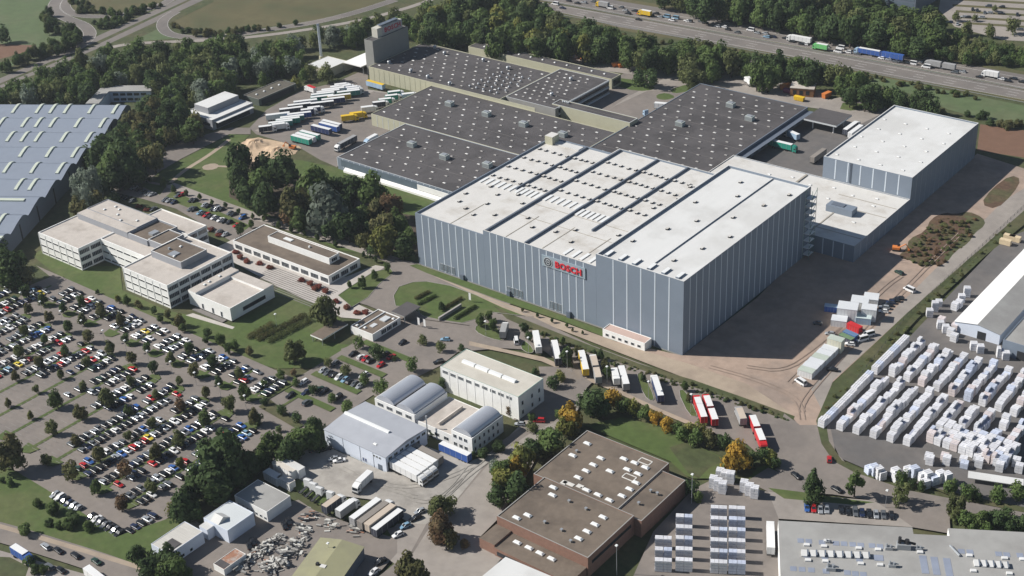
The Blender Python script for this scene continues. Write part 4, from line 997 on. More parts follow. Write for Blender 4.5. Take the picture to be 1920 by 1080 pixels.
# white two-storey workshop by the truck yard
T = thing('flat_white_workshop', 'white flat-roofed workshop with a raised roof block and canopy by the truck yard', 'workshop', (-605, 482, 0))
d = body(T, -617, 466.5, -594, 497, 0, 6.2, WALL_G, ROOF_W2, .35, .3, WALL_W)
b = MB(); b.box(-614.5, 472, d+.01, -603, 495, 9.6, 0, 1); b.build('roof_block', [WALL_G, ROOF_W2], T)
b = MB(); b.box(-593.99, 468, 4.6, -590.5, 495, 4.9); b.build('canopy', ROOF_W2, T)
b = MB(); b.box(-616, 466.4, 2.2, -596, 466.49, 3.8); b.box(-593.99, 469, .3, -593.9, 494, 4.2); b.build('window_band', GLASS, T)
T = thing('dark_garage', 'long low garage with dark flat roof at the upper left of the truck yard', 'garage', (-602, 520, 0))
d = body(T, -612, 506, -599, 536, 0, 4.2, mat('garage_wall', (.10,.12,.10), var=.1), mat('garage_roof', (.115,.105,.085), var=.15), .3, .3, WALL_C)
copies(T, 'skylight', SKY_S, [(-606, 511+6*k, d) for k in range(4)])
b = MB(); b.box(-598.99, 508, .1, -598.9, 534, 3.2); b.build('garage_door', DARK, T)
# far building at the top edge
T = thing('dark_glass_office', 'blue-grey glass office block cut by the top edge beyond the motorway', 'office', (*W2(1700, 10), 0))
q0, q1 = W2(1690, 20, 0), W2(1745, 24, 0)
b = MB(); b.box(q0[0]-26, q0[1]-2, 0, q0[0]+10, q0[1]+35, 14); b.build('wall', CLAD_D, T)
b = MB()
for k in range(4): b.box(q0[0]-25, q0[1]-2.08, 1.2+3.3*k, q0[0]+9, q0[1]-2.005, 3.2+3.3*k)
b.build('window_band', GLASS_B, T)
# ------------------------------------------------------------------ small sheds bottom left
def gable(name, label, cat, x0, y0, x1, y1, he, hr, wall, roof, axis='y', rot=None):
    t = thing(name, label, cat, ((x0+x1)/2, (y0+y1)/2, 0)); b = MB()
    b.box(x0, y0, 0, x1, y1, he-.02); b.build('wall', wall, t)
    r = MB(); o = .3
    if axis == 'y':
        xm = (x0+x1)/2; s = lambda y: [(x0-o,y,he),(xm,y,hr),(x1+o,y,he),(x1+o,y,he-.15),(x0-o,y,he-.15)]
        r.loft([s(y0-o), s(y1+o)])
    else:
        ym = (y0+y1)/2; s = lambda x: [(x,y0-o,he),(x,ym,hr),(x,y1+o,he),(x,y1+o,he-.15),(x,y0-o,he-.15)]
        r.loft([s(x0-o), s(x1+o)])
    r.build('roof', roof, t); return t
p0 = W2(283, 1020, 5.5); p1 = W2(345, 977, 5.5); p2 = W2(383, 995, 5.5)
T = thing('white_workshop', 'white box workshop with striped pale roof and lower annex at the lower left', 'workshop', (*W2(330, 1020), 0))
body(T, p0[0], p0[1], p2[0], p1[1], 0, 5.6, WALL_BW, mat('striped_pale_roof', (.52,.50,.46), var=.15, scale=.9, stretch=(.1,3,1)), .12, .15)
b = MB(); xm = (p0[0]+p2[0])/2; b.box(xm+.5, p0[1]-3.4, 0, p2[0]-.5, p0[1]-.05, 4.2, 0, 1); b.box(xm-1, p0[1]+2, 5.5, p2[0]-1, p0[1]+6, 5.7, 2); b.build('annex', [WALL_BW, ROOF_W2, ROOF_D], T)
windows(T, '+x', p2[0], [p0[1]+1.5, p0[1]+4.5, p0[1]+8], [1.2], 1.2, 1.2)
p0 = W2(390, 965, 6); p1 = W2(418, 931, 6); p2 = W2(474, 962, 6)
T = thing('dormer_shed', 'white metal shed with a skylight hood on its roof between the small workshops', 'shed', (*W2(430, 980), 0))
body(T, p0[0], p0[1]-2, p2[0], p1[1], 0, 6.0, WALL_BW, mat('pale_sheet_roof', (.56,.59,.60), var=.05), .12, .15)
b = MB(); x = p0[0]; y = p0[1]-2; b.loft([[(x+3,y+.3,5.9),(x+3,y+2.8,7.6),(x+3,y+5.5,5.9)],[(x+7,y+.3,5.9),(x+7,y+2.8,7.6),(x+7,y+5.5,5.9)]]); b.build('skylight_hood', ROOF_W2, T)
b = MB(); b.box(x+1, y-3, 0, x+5, y-.05, 5, 0, 1); b.build('annex', [WALL_BW, ROOF_W2], T)
p0 = W2(434, 932, 5); p1 = W2(478, 896, 5); p2 = W2(546, 930, 5)
T = thing('flat_grey_shed', 'flat grey-roofed shed with white wall below the freight yard', 'shed', (*W2(490, 940), 0))
body(T, p0[0], W2(500,960,5)[1], W2(500,960,5)[0], p1[1], 0, 5.0, WALL_W, ROOF_G2, .12, .15)
windows(T, '-y', W2(500,960,5)[1], [p0[0]+1.2+2.2*k for k in range(7)], [1.4], 1.1, 1.0)
A = W2(565, 1080, 6.5); 
SA = R(-72+90); SO = W2(600, 1002, 6.5)
T = thing('olive_roofed_shed', 'shed with olive-green metal roof cut by the bottom edge', 'shed', (*SO, 0)); T.rotation_euler.z = SA
b = MB(); b.box(0.2,-35,0,15.8,-.2,5.2); b.build('wall', CLAD_D, T, local=True)
b = MB(); b.loft([[(0,-36,5.25),(8,-36,6.3),(16,-36,5.25),(16,-36,5.1),(0,-36,5.1)],[(0,0,5.25),(8,0,6.3),(16,0,5.25),(16,0,5.1),(0,0,5.1)]]); b.build('roof', ROOF_O, T, local=True)
b = MB(); b.box(5.5,-14,5.9,6.4,-13,6.9,0); b.box(7,-14.5,6.0,9,-13,6.35,1); b.build('roof_vent', [BLACKM, ROOF_W], T, local=True)
T = thing('rusty_shed', 'small white shed with a rust-streaked roof at the bottom edge', 'shed', (*W2(430, 1050), 0))
p0 = W2(397, 1060, 3); p1 = W2(440, 1028, 3); p2 = W2(460, 1038, 3)
q = W2(418, 1068, 3); body(T, p0[0], q[1], q[0]+.5, p1[1], 0, 3.2, WALL_W, RUST, .1, .12)
b = MB(); b.box(p0[0]+.3, q[1]+.3, 3.12, q[0], q[1]+3, 3.2); b.build('roof_patch', ROOF_D, T)

# ------------------------------------------------------------------ labels for repeats
ORD = ['first','second','third','fourth','fifth','sixth','seventh','eighth','ninth','tenth','eleventh','twelfth','thirteenth','fourteenth','fifteenth','sixteenth','seventeenth','eighteenth','nineteenth','twentieth']
TENS = {20:'twenty',30:'thirty',40:'forty',50:'fifty',60:'sixty',70:'seventy',80:'eighty',90:'ninety'}
def ordn(n):
    if n <= 20: return ORD[n-1]
    t, u = n//10*10, n % 10
    return (TENS[t]+'-'+ORD[u-1]) if u else TENS[t][:-1]+'ieth'
NUM = ['zero','one','two','three','four','five','six','seven','eight','nine','ten']
LAB = {}
def later(o, adj, noun, place):
    """things alike in look and place are told apart by their order from the left in the photograph"""
    LAB.setdefault((adj, noun, place), []).append(o)
def world_xy(o): return tuple(o.location)
def settle_labels():
    for (adj, noun, place), L_ in LAB.items():
        L_.sort(key=lambda o: PX(tuple(o.location))[0])
        n = len(L_)
        for i, o in enumerate(L_):
            base = f'{adj} {noun}'.strip()
            if n == 1: o['label'] = f'{base} {place}'
            elif i == 0: o['label'] = f'leftmost {base} {place}'
            elif i == n-1: o['label'] = f'rightmost {base} {place}'
            else: o['label'] = f'{ordn(i+1)} {base} from the left {place}'

# ------------------------------------------------------------------ cars
def car_meshes(kind, m):
    """hull and roof in paint with wheels and lamps; the glass band is a part of its own"""
    Lc, Wc, H1, H2, ca, cb, ra, rb = {'hatchback': (4.1, 1.75, .86, 1.46, -.95, 2.0, -.25, 1.55), 'saloon': (4.6, 1.78, .86, 1.42, -1.0, 1.55, -.3, .95),
        'estate car': (4.65, 1.8, .88, 1.47, -1.0, 2.2, -.3, 1.95), 'minivan': (4.5, 1.85, .95, 1.75, -1.35, 2.15, -.55, 1.95), 'van': (5.4, 2.0, 1.15, 2.3, -1.9, 2.65, -1.35, 2.6)}[kind]
    h = Lc/2; w2 = Wc/2; b = MB()
    def sec(x, w_, z0, z1): return [(x,-w_*.96,z0),(x,w_*.96,z0),(x,w_,z0+.2),(x,w_*.97,z1-.08),(x,w_*.86,z1),(x,-w_*.86,z1),(x,-w_*.97,z1-.08),(x,-w_,z0+.2)]
    b.loft([sec(-h, w2*.78, .32, H1*.70), sec(-h+.25, w2*.95, .22, H1*.80), sec(ca, w2, .2, H1), sec(0, w2, .2, H1+.02), sec(cb, w2, .2, H1+.02), sec(h-.15, w2*.95, .22, H1*.98), sec(h, w2*.86, .34, H1*.9)], 0)
    zt = H2; wt = w2*.68; ra += .12; rb -= .14
    b.loft([[(ra,-wt,zt-.05),(ra,wt,zt-.05),(ra,wt*.96,zt),(ra,-wt*.96,zt)],[((ra+rb)/2,-wt*1.02,zt-.02),((ra+rb)/2,wt*1.02,zt-.02),((ra+rb)/2,wt*.98,zt+.04),((ra+rb)/2,-wt*.98,zt+.04)],[(rb,-wt,zt-.05),(rb,wt,zt-.05),(rb,wt*.96,zt),(rb,-wt*.96,zt)]], 0)
    for xa in (ca+.05, cb-.05):
        for s in (-1, 1):
            xr = ra if xa < 0 else rb; b.tube((xa, s*w2*.84, H1), (xr, s*wt*.97, zt-.04), .05, n=4, m=0)
    for x in (-h+.85, h-.85):
        for s in (-1, 1): b.tube((x, s*(w2-.2), .31), (x, s*(w2+.02), .31), .31, n=10, m=1)
    for s in (-1, 1):
        b.box(-h-.01, s*w2*.6-.16, H1*.52, -h+.1, s*w2*.6+.16, H1*.66, 2); b.box(h-.12, s*w2*.66-.12, H1*.6, h+.02, s*w2*.66+.12, H1*.82, 3)
    g = MB(); wg = w2*.84; z0 = H1-.02
    g.loft([[(ca,-wg,z0),(ca,wg,z0),(cb,wg,z0),(cb,-wg,z0)],[(ra+.04,-wt*.97,zt-.06),(ra+.04,wt*.97,zt-.06),(rb-.04,wt*.97,zt-.06),(rb-.04,-wt*.97,zt-.06)]], 0)
    return b.mesh('car_body', [m, TYRE, SKYL, CARP['red']]), g.mesh('car_windows', [GLASS])
_cm = {}
def car_mesh(kind, colr):
    if (kind, colr) not in _cm: _cm[(kind, colr)] = car_meshes(kind, CARP[colr])
    return _cm[(kind, colr)]
CARS = []     # (x, y, heading, kind, colour, adjective place, group)
COLW = (('white', .11), ('silver', .15), ('grey', .19), ('black', .32), ('dark blue', .10), ('red', .045), ('blue', .03), ('light blue', .015), ('dark green', .015), ('yellow', .005))
def rcol(): 
    u = rng.random(); a = 0
    for c, p in COLW:
        a += p
        if u < a: return c
    return 'black'
def rkind(): return ['hatchback', 'saloon', 'estate car', 'minivan'][rng.choice(4, p=[.42, .26, .22, .10])]
def addcar(x, y, rz, place, group, kind=None, colr=None): CARS.append((x, y, rz, kind or rkind(), colr or rcol(), place, group))
def car_px(px, py, rz, place, group, kind=None, colr=None):
    p = W(px, py, .6); addcar(p[0], p[1], rz, place, group, kind, colr)
# big car park, lower half: rows numbered from the left as they meet the pale cross road
LOT = 'cars parked in the big car park'
occ = {0:(222,279,.95), 1:(226,279,.95), 2:(236,279,.96), 3:(251,279,.9), 4:(266,279,.95), 5:(258,279,.8), 6:(252,279,.85), 7:(231,279,.93), 8:(223,279,.95), 9:(223,278,.95), 10:(221,277,.9)}
def lotrow(x, y0, y1, p, s, place):
    y = y0
    while y < y1:
        if rng.random() < p: addcar(x+s*3.0+rng.normal(0,.15), y+rng.normal(0,.08), (0 if rng.random() < .7 else math.pi)+rng.normal(0,.02), place, LOT)
        y += 2.5
for k in range(0, 11):
    x = -503+14.4*k; y0, y1, p = occ[k]
    for s, sd in ((-1, 'left'), (1, 'right')):
        a = y0 + (0 if s < 0 else rng.integers(0, 3)*2.5)
        lotrow(x, a, y1, p, s, f"on the {ordn(k+1)} strip's {sd}, lower car park")
for (x, y) in ((-429.1,257.6),(-434.7,256),(-435.1,251.2),(-462.9,251),(-420.5,262),(-420.5,264.5),(-448,262)): addcar(x, y, 0, 'alone among the empty car park bays', LOT)
for k in range(0, 10):
    x = -503+14.4*k
    for s, sd in ((-1, 'left'), (1, 'right')):
        lotrow(x, 295.5, 308, .88, s, f"on the {ordn(k+1)} strip's {sd}, upper car park")
for k in range(-2, 0):
    x = -503+14.4*k
    for s, sd in ((-1, 'left'), (1, 'right')): lotrow(x, 268, 300, .9, s, "at the car park's far left end")
for y in np.arange(211, 226, 2.5):
    if y < 222: addcar(-346.3, y, 0, 'in the last row beside the hedge', LOT)
x = -383.8
while x < -347:
    if not (-370.6 < x < -364.6): addcar(x, 208.2, R(90+rng.normal(0,2)), 'in the slanting row on the grass', LOT)
    x += 2.55
# middle lot
MID = 'cars in the middle car park'
for y0, xs in ((301.0, (-361.5, -352.4)), (306.0, (-358,)), (310.6, (-364.1, -355.3, -352.6, -345.2)), (321.2, (-363.7,-361,-358,-354.8,-351.6,-349,-346.4,-343.6)), (327.8, (-363.6, -347.8)), (337.2, (-362.6,-358.2,-355.6,-353.0,-347.4)), (344.3, (-351.3,-348.2)), (355.1, (-351.8,))):
    for x in xs: addcar(x, y0, R(90 if rng.random() < .6 else -90), 'in the tree-dotted middle car park', MID, None, ('white' if x in (-364.1,-347.8) else 'red' if x in (-347.4,-348.2) else rcol()))
f = Z[2,1]
car_px(*f(1370,555), R(60), 'beside the tall white hall', MID, 'estate car', 'black'); car_px(*f(1420,388), R(30), 'beside the entrance road', MID, 'hatchback', 'light blue')
# staff parking
STAFF = 'cars in the staff car park behind the office'
f = Z[1,0]
for (x, y) in ((1240,420),(1270,425),(1305,438),(1335,388),(1360,382),(1435,425),(1460,425),(1535,460),(1560,465),(1600,488),(1630,490),(1660,492),(1725,520),(1750,528),(1820,553),(1430,490),(1455,492),(1500,518),(1525,525),(1550,535),(1575,545),(1605,555),(1630,562),(1655,570),(1680,580),(1720,588),(1775,610),(1800,615),(1580,640),(1645,660),(1690,680),(1005,328),(1040,342),(1075,362),(1110,375),(1140,378),(880,395),(910,395),(950,405),(990,425),(1150,485),(830,355),(800,345)):
    car_px(*f(x, y), R(88), 'in the staff car park behind the office', STAFF)
# motorway traffic
QUE = 'cars queuing on the far carriageway'
f = Z[0,3]
ang = math.atan2(mwd.y, mwd.x)
for (x, y) in ((15,272),(40,275),(130,285),(180,310),(250,328),(280,330),(600,390),(645,380),(670,402),(850,435),(905,445),(960,460),(1000,465),(1040,470),(1130,460),(1240,500),(1300,505),(1400,540),(1460,535),(1585,575),(1750,590),(1800,605),(1840,588),(1905,612),(330,315),(440,350),(780,410)):
    car_px(*f(x, y), ang+rng.normal(0,.03), 'in the motorway queue on the right', QUE)
f = Z[0,2]
for (x, y) in ((425,5),(490,22),(540,18),(610,10),(820,55),(850,78),(870,100),(920,80),(955,102),(1045,115),(1080,100),(1110,125),(1200,150),(1310,155),(1330,158),(1420,160),(1450,172),(1540,195),(1590,200),(1620,220),(1690,240),(1610,165),(1840,245),(1900,248),(1910,275)):
    car_px(*f(x, y), ang+rng.normal(0,.03), 'in the motorway queue top middle', QUE)
NEAR = 'cars on the near carriageway'
for (x, y, c) in ((380,58,'dark blue'),(950,145,'black')): car_px(*f(x, y), ang+math.pi, 'on the near motorway carriageway', NEAR, 'saloon', c)
f = Z[0,3]
FARP = 'cars in the far car park across the motorway'
for (x, y) in ((1535,70),(1570,78),(1625,95),(1660,95),(1750,100),(1655,45),(1755,50),(1470,125),(1500,128),(1600,130),(1365,165),(1420,180),(1890,220),(1870,110),(1820,165)):
    car_px(*f(x, y), R(rng.choice([20, 110])), 'in the far car park across the motorway', FARP)
# denser queue on the three far lanes
TRUCKPX = [Z[0,3](*p) for p in ((250,275),(405,330),(760,370),(935,400),(1300,468),(1690,535),(545,348),(525,375),(790,398),(910,425),(1085,465),(1188,490))]+[Z[0,2](*p) for p in ((690,15),(1008,78),(735,50),(1160,115),(1225,125),(1790,215))]
for lane in (5.2, 9.8, 14.2):
    t = 10.0
    while t < mwl-10:
        q = Vector(A0)+mwd*t+mwn*lane; pq = PX((q.x, q.y, 1))
        if pq[0] > 1080 and min(math.hypot(pq[0]-a, (pq[1]-b)*2) for a, b in TRUCKPX) > 26 and min(math.hypot(q.x-c[0], q.y-c[1]) for c in CARS) > 7:
            addcar(q.x, q.y, ang+rng.normal(0,.02), 'in the motorway queue', QUE)
        t += rng.uniform(9, 26)
# street and yard cars
f = Z[3,0]
ST = 'cars parked along the street at the lower left'
for (x, y, k, c) in ((345,868,'estate car','silver'),(440,898,'saloon','black'),(570,935,'estate car','black'),(725,980,'saloon','dark green'),(375,1020,'estate car','grey'),(460,1045,'saloon','black')): car_px(*f(x, y), R(-4), 'parked along the street at the lower left', ST, k, c)
f = Z[3,1]
FY = 'cars about the freight yard'
for (x, y, k, c, r) in ((585,210,'hatchback','silver',55),(625,222,'saloon','white',50),(400,140,'saloon','grey',-10),(525,135,'saloon','black',60)): car_px(*f(x, y), R(r), 'in the pale freight yard', FY, k, c)
RS = 'cars along the middle street'
for (x, y, k, c, r) in ((1195,655,'estate car','black',75),(1120,715,'hatchback','light blue',72),(1065,780,'hatchback','white',72),(935,980,'saloon','black',80),(885,1060,'hatchback','white',85),(1230,605,'hatchback','beige' if False else 'silver',70)): car_px(*f(x, y), R(r), 'on the middle street beside the trailers', RS, k, c)
for (x, y) in ((245,680),(215,710)): car_px(*f(x, y), R(-30), 'by the scrap yard', 'cars by the scrap yard', 'saloon', 'black')
f = Z[3,0]
for (x, y) in ((1870,860),(1900,830)): car_px(*f(x, y), R(-30), 'by the rusty shed', 'cars by the scrap yard', 'saloon', 'black')
f = Z[3,3]
BR = 'cars in the row behind the grey roofed hall'
for (x, y, c) in ((292,580,'blue'),(342,585,'red'),(392,590,'silver'),(440,592,'silver'),(550,595,'black'),(600,602,'black'),(655,610,'grey'),(705,618,'dark blue'),(758,622,'black'),(810,630,'silver'),(865,632,'grey'),(925,638,'black')): car_px(*f(x, y), R(120), 'in the row behind the grey roofed hall', BR, None, c)
car_px(*f(460,215), R(-62), 'alone at the edge of the wide street', 'cars on the wide street', 'hatchback', 'red'); car_px(*f(515,440), R(-15), 'in the shade by the lower street', 'cars on the wide street', 'saloon', 'black'); car_px(*f(210,335), R(-25), 'in the shade by the lawn', 'cars on the wide street', 'saloon', 'black')
f = Z[2,3]
for (x, y, c) in ((985,85,'black'),(950,100,'black'),(920,115,'dark blue'),(895,135,'black'),(870,155,'silver'),(865,182,'white'),(480,620,'black'),(615,430,'white'),(465,350,'silver'),(372,272,'grey')): car_px(*f(x, y), R(20), 'by the construction cabins', 'cars by the construction cabins', None, c)
f = Z[2,2]
for (x, y, c) in ((205,1005,'red'),(60,1030,'silver')): car_px(*f(x, y), R(30), 'behind the tall white hall', 'cars behind the white hall', None, c)
# build: the 300 that show largest are things, the far rest is one mass
CARS.sort(key=lambda c: metres_per_px((c[0], c[1], 0)))
GRP_CAT = 'car'
far = []
for i, (x, y, rz, kind, colr, place, group) in enumerate(CARS):
    if i < 300:
        bm_, gm = car_mesh(kind, colr)
        o = link('parked_car', bm_, None, (x, y, gz(x, y)), rz); o['category'] = 'car'; o['group'] = group
        link('windows', gm, o); later(o, colr, kind, place)
    else: far.append((x, y, rz, kind, colr))
fb = {}
V_, F_, M_, fm, base_ = [], [], [], [], 0
mi = {}
for (x, y, rz, kind, colr) in far:
    c, s = math.cos(rz), math.sin(rz); z = gz(x, y)
    for me in car_mesh(kind, colr):
        v = np.zeros(len(me.vertices)*3); me.vertices.foreach_get('co', v); v = v.reshape(-1,3)
        V_.append(np.stack([x+v[:,0]*c-v[:,1]*s, y+v[:,0]*s+v[:,1]*c, z+v[:,2]], 1))
        for p in me.polygons:
            m_ = me.materials[p.material_index]
            if m_.name not in mi: mi[m_.name] = len(fm); fm.append(m_)
            F_.append(tuple(base_+q for q in p.vertices)); M_.append(mi[m_.name])
        base_ += len(v)
me = bpy.data.meshes.new('distant_cars'); me.from_pydata(np.concatenate(V_).tolist(), [], F_)
for m_ in fm: me.materials.append(m_)
me.polygons.foreach_set('material_index', M_); me.update()
o = link('distant_cars', me); tag(o, 'the smaller, farther cars of the car park rows and the motorway queue', 'cars', None, 'stuff')

# ------------------------------------------------------------------ trucks and trailers
_tm = {}
def tmesh(key, fn):
    if key not in _tm: _tm[key] = fn()
    return _tm[key]
def wheels(b, xs, w=2.5, r=.5, m=0):
    for x in xs:
        for s in (-1, 1): b.tube((x, s*(w/2-.35), r), (x, s*(w/2-.02), r), r, n=10, m=m)
def cargo(Lb, side, roof):
    def f():
        b = MB(); b.box(-Lb/2, -1.27, 1.15, Lb/2, 1.27, 3.98, 0); b.box(-Lb/2+.08, -1.2, 3.985, Lb/2-.08, 1.2, 4.03, 1)
        n = max(2, int(Lb/2.4))
        for k in range(n+1):
            x = -Lb/2+Lb*k/n
            for s in (-1, 1): b.box(x-.05, s*1.27-.025, 1.15, x+.05, s*1.27+.025, 3.97, 2)
        b.box(-Lb/2-.02, -.04, 1.3, -Lb/2-.003, .04, 3.9, 2)
        return b.mesh('cargo_box', [TRP[side], TRP[roof], METAL])
    return tmesh(('cargo', Lb, side, roof), f)
def chassis(Lb, axles):
    def f():
        b = MB(); b.box(-Lb/2, -.5, .75, Lb/2, .5, 1.13, 0); wheels(b, axles, m=1); b.box(-Lb/2, -1.2, .55, -Lb/2+.12, 1.2, .75, 0)
        return b.mesh('chassis', [CHASS, TYRE])
    return tmesh(('chassis', Lb, tuple(axles)), f)
def cabm(colr):
    def f():
        b = MB(); pr = [(0,.5),(2.25,.5),(2.3,1.5),(2.1,2.75),(1.75,3.25),(.9,3.6),(0,3.7)]
        b.loft([[(x,-1.22,z) for x,z in pr],[(x,1.22,z) for x,z in pr]], 0); wheels(b, (1.35,), m=1); b.box(2.2,-1.2,.4,2.42,1.2,.95,1); return b.mesh('cab', [TRP[colr], CHASS])
    def g():
        b = MB(); b.loft([[(2.31,-1.1,1.6),(2.31,1.1,1.6),(2.16,1.1,2.65),(2.16,-1.1,2.65)],[(2.26,-1.1,1.6),(2.26,1.1,1.6),(2.1,1.1,2.65),(2.1,-1.1,2.65)]])
        for s in (-1, 1): b.box(1.0, s*1.225-.015, 1.75, 2.0, s*1.225+.015, 2.5)
        return b.mesh('windscreen', GLASS)
    return tmesh(('cab', colr), f), tmesh('ws', g)
TRN = {'semi': 'articulated_truck', 'trailer': 'semi_trailer', 'rigid': 'box_truck', 'drawbar': 'drawbar_truck', 'tractor': 'tractor_unit'}
TRW = {'semi': 'articulated truck', 'trailer': 'semi-trailer', 'rigid': 'box truck', 'drawbar': 'truck with trailer', 'tractor': 'truck tractor unit'}
def truck(kind, x, y, rz, side, roof, cab, place, group, adj=None):
    """x forward; the thing sits at the middle of its cargo box"""
    t = thing(TRN[kind], None, 'trailer' if kind == 'trailer' else 'truck', (x, y, gz(x, y)), group); t.rotation_euler.z = rz
    if kind in ('semi', 'trailer'):
        link('cargo_box', cargo(13.4, side, roof), t); link('chassis', chassis(13.2, (-5.3,-4.0,-2.7)), t)
        if kind == 'semi':
            c, g = cabm(cab); o = link('cab', c, t, (7.2,0,0)); link('windscreen', g, o)
            link('tractor_chassis', tmesh('tc', lambda: wheels_mesh()), t, (5.2,0,0))
        else:
            def legs():
                b = MB()
                for s in (-1, 1): b.box(-.12, s*.8-.1, .02, .12, s*.8+.1, .8)
                return b.mesh('landing_legs', CHASS)
            link('landing_legs', tmesh('legs', legs), t, (4.2,0,0))
    elif kind == 'rigid':
        link('cargo_box', cargo(7.2, side, roof), t); link('chassis', chassis(7.0, (-2.2,)), t); c, g = cabm(cab); o = link('cab', c, t, (3.75,0,0)); link('windscreen', g, o)
    elif kind == 'drawbar':
        link('cargo_box', cargo(7.4, side, roof), t, (4.3,0,0)); link('cargo_box', cargo(7.4, side, roof), t, (-4.3,0,0)); link('chassis', chassis(7.2, (-2.2,)), t, (4.3,0,0)); link('chassis', chassis(7.2, (-2.6,2.6)), t, (-4.3,0,0))
        c, g = cabm(cab); o = link('cab', c, t, (8.15,0,0)); link('windscreen', g, o)
    else:
        c, g = cabm(cab); o = link('cab', c, t, (.6,0,0)); link('windscreen', g, o); link('tractor_chassis', tmesh('tc', lambda: wheels_mesh()), t, (-1.2,0,0))
    fx = lambda q: {'lightblue': 'pale-blue', 'limegreen': 'bright-green'}.get(q, q)
    later(t, adj or (fx(side) if side == roof else f'{fx(side)}-sided {fx(roof)}-roofed'), TRW[kind], place)
    return t
def wheels_mesh():
    b = MB(); b.box(-2.4,-.45,.7,2.2,.45,1.05,0); wheels(b, (-1.4,), m=1); return b.mesh('tractor_chassis', [CHASS, TYRE])
def truck_px(kind, f, a, b, side, roof, cab, place, group, adj=None, rz=None):
    """a: front end of the roof line, b: rear end, both in the photograph"""
    p, q = W(*f(*a), 4.0), W(*f(*b), 4.0)
    r = math.atan2(p[1]-q[1], p[0]-q[0]) if rz is None else rz
    return truck(kind, (p[0]+q[0])/2, (p[1]+q[1])/2, r, side, roof, cab, place, group, adj)
G1 = 'trucks on the angled truck park'; P1 = 'on the truck park before the warehouse'
f = Z[2,2]; r0 = R(133)
truck_px('trailer', f, (180,325), (197,455), 'white', 'white', 'white', P1, G1, rz=r0)
truck_px('semi', f, (315,408), (352,540), 'dark', 'white', 'white', P1, G1, rz=r0)
truck_px('semi', f, (522,490), (556,615), 'yellow', 'white', 'white', P1, G1, rz=r0)
truck_px('drawbar', f, (600,515), (660,680), 'grey', 'beige', 'white', P1, G1, rz=r0)
truck_px('rigid', f, (765,615), (790,690), 'white', 'white', 'white', P1, G1, rz=r0)
truck_px('trailer', f, (820,590), (857,730), 'grey', 'white', 'white', P1, G1, rz=r0)
truck_px('semi', f, (1062,680), (1124,810), 'navy', 'white', 'white', P1, G1, rz=r0)
truck_px('semi', f, (1385,828), (1445,975), 'red', 'white', 'red', P1, G1, rz=r0)
truck_px('drawbar', f, (1462,820), (1520,990), 'red', 'white', 'red', P1, G1, rz=r0)
truck_px('rigid', f, (1712,912), (1728,985), 'grey', 'beige', 'grey', P1, G1, rz=r0)
truck_px('drawbar', lambda x, y: (x, y), (1432,826), (1409,782), 'red', 'white', 'red', P1, G1, 'lone red-sided', rz=r0+math.pi)
truck_px('rigid', Z[2,1], (1848,262), (1868,350), 'grey', 'grey', 'white', 'by the entrance road', G1, rz=R(120))
G2 = 'trucks docked at the freight hall'; P2 = 'docked at the grey freight hall'
for k, (sd, cb) in enumerate((('white', 'semi'), ('white', 'semi'), ('white', 'semi'), ('white', 'trailer'), ('brown', 'trailer'))):
    y = 288.0+2.95*k; truck(cb, -296.4+6.8, y, R(-3), 'white' if sd == 'white' else 'brown', sd, 'white', P2, G2)
f = Z[3,1]
truck_px('rigid', f, (775,380), (850,300), 'white', 'white', 'white', 'standing alone in the pale freight yard', 'trucks in the freight yard', rz=R(-82))
truck_px('trailer', f, (1395,80), (1590,165), 'blue', 'white', 'white', 'beside the barrel-roofed building', 'trucks in the freight yard')
G3 = 'trailers parked side by side below the freight yard'; P3 = 'in the trailer row below the freight yard'
for (a, b, sd, rf, kd) in (((905,520),(735,645),'grey','white','trailer'), ((960,548),(795,672),'brown','brown','semi'), ((1005,568),(858,690),'beige','beige','trailer'), ((1060,590),(905,715),'dark','white','trailer'), ((600,505),(530,555),'dark','beige','rigid'), ((715,530),(620,590),'grey','white','rigid')):
    truck_px(kd, f, a, b, sd, rf, 'white', P3, G3, rz=R(90))
for (x, y) in ((370,392),(412,420),(458,452),(540,486)):
    p = W(*f(x, y), 3); truck('tractor', p[0], p[1], R(100), 'white', 'white', 'white', 'in the row by the freight yard', 'tractor units by the freight yard')
G4 = 'trailers in the upper truck yard'; P4 = 'in the upper truck yard'
f = Z[0,1]
A4 = [((595,632),(675,625),'white'),((555,650),(650,642),'grey'),((620,647),(715,632),'white'),((500,672),(655,655),'white'),((680,655),(755,645),'lightblue'),((465,690),(615,672),'grey'),((690,667),(770,660),'white'),((425,708),(575,690),'white'),((615,693),(770,670),'teal'),((430,728),(560,712),'green'),((550,720),(695,705),'yellow'),((505,745),(650,728),'navy'),((295,762),(445,745),'white'),((405,778),(585,752),'dark'),((250,788),(400,772),'dark'),((190,817),(335,802),'dark'),((385,805),(480,800),'navy'),((90,860),(235,845),'white'),((330,822),(435,815),'navy'),((245,855),(400,840),'blue'),((195,880),(345,862),'teal'),((160,897),(315,882),'green'),((105,920),(260,902),'teal'),((125,930),(210,925),'white'),((25,950),(110,940),'dark')]
for a, b, c in A4:
    q = W(*f((a[0]+b[0])/2, (a[1]+b[1])/2), 4); d = math.dist(W(*f(*a), 4), W(*f(*b), 4))
    truck_px('trailer' if d > 8.5 else 'rigid', f, a, b, c, 'white', 'white', P4, G4, rz=R(51))
truck_px('rigid', f, (650,870), (720,858), 'yellow', 'yellow', 'yellow', P4, G4, rz=R(51)); truck_px('rigid', f, (705,848), (795,840), 'yellow', 'yellow', 'yellow', P4, G4, rz=R(51)); truck_px('rigid', f, (790,802), (880,795), 'white', 'white', 'white', P4, G4, rz=R(51))
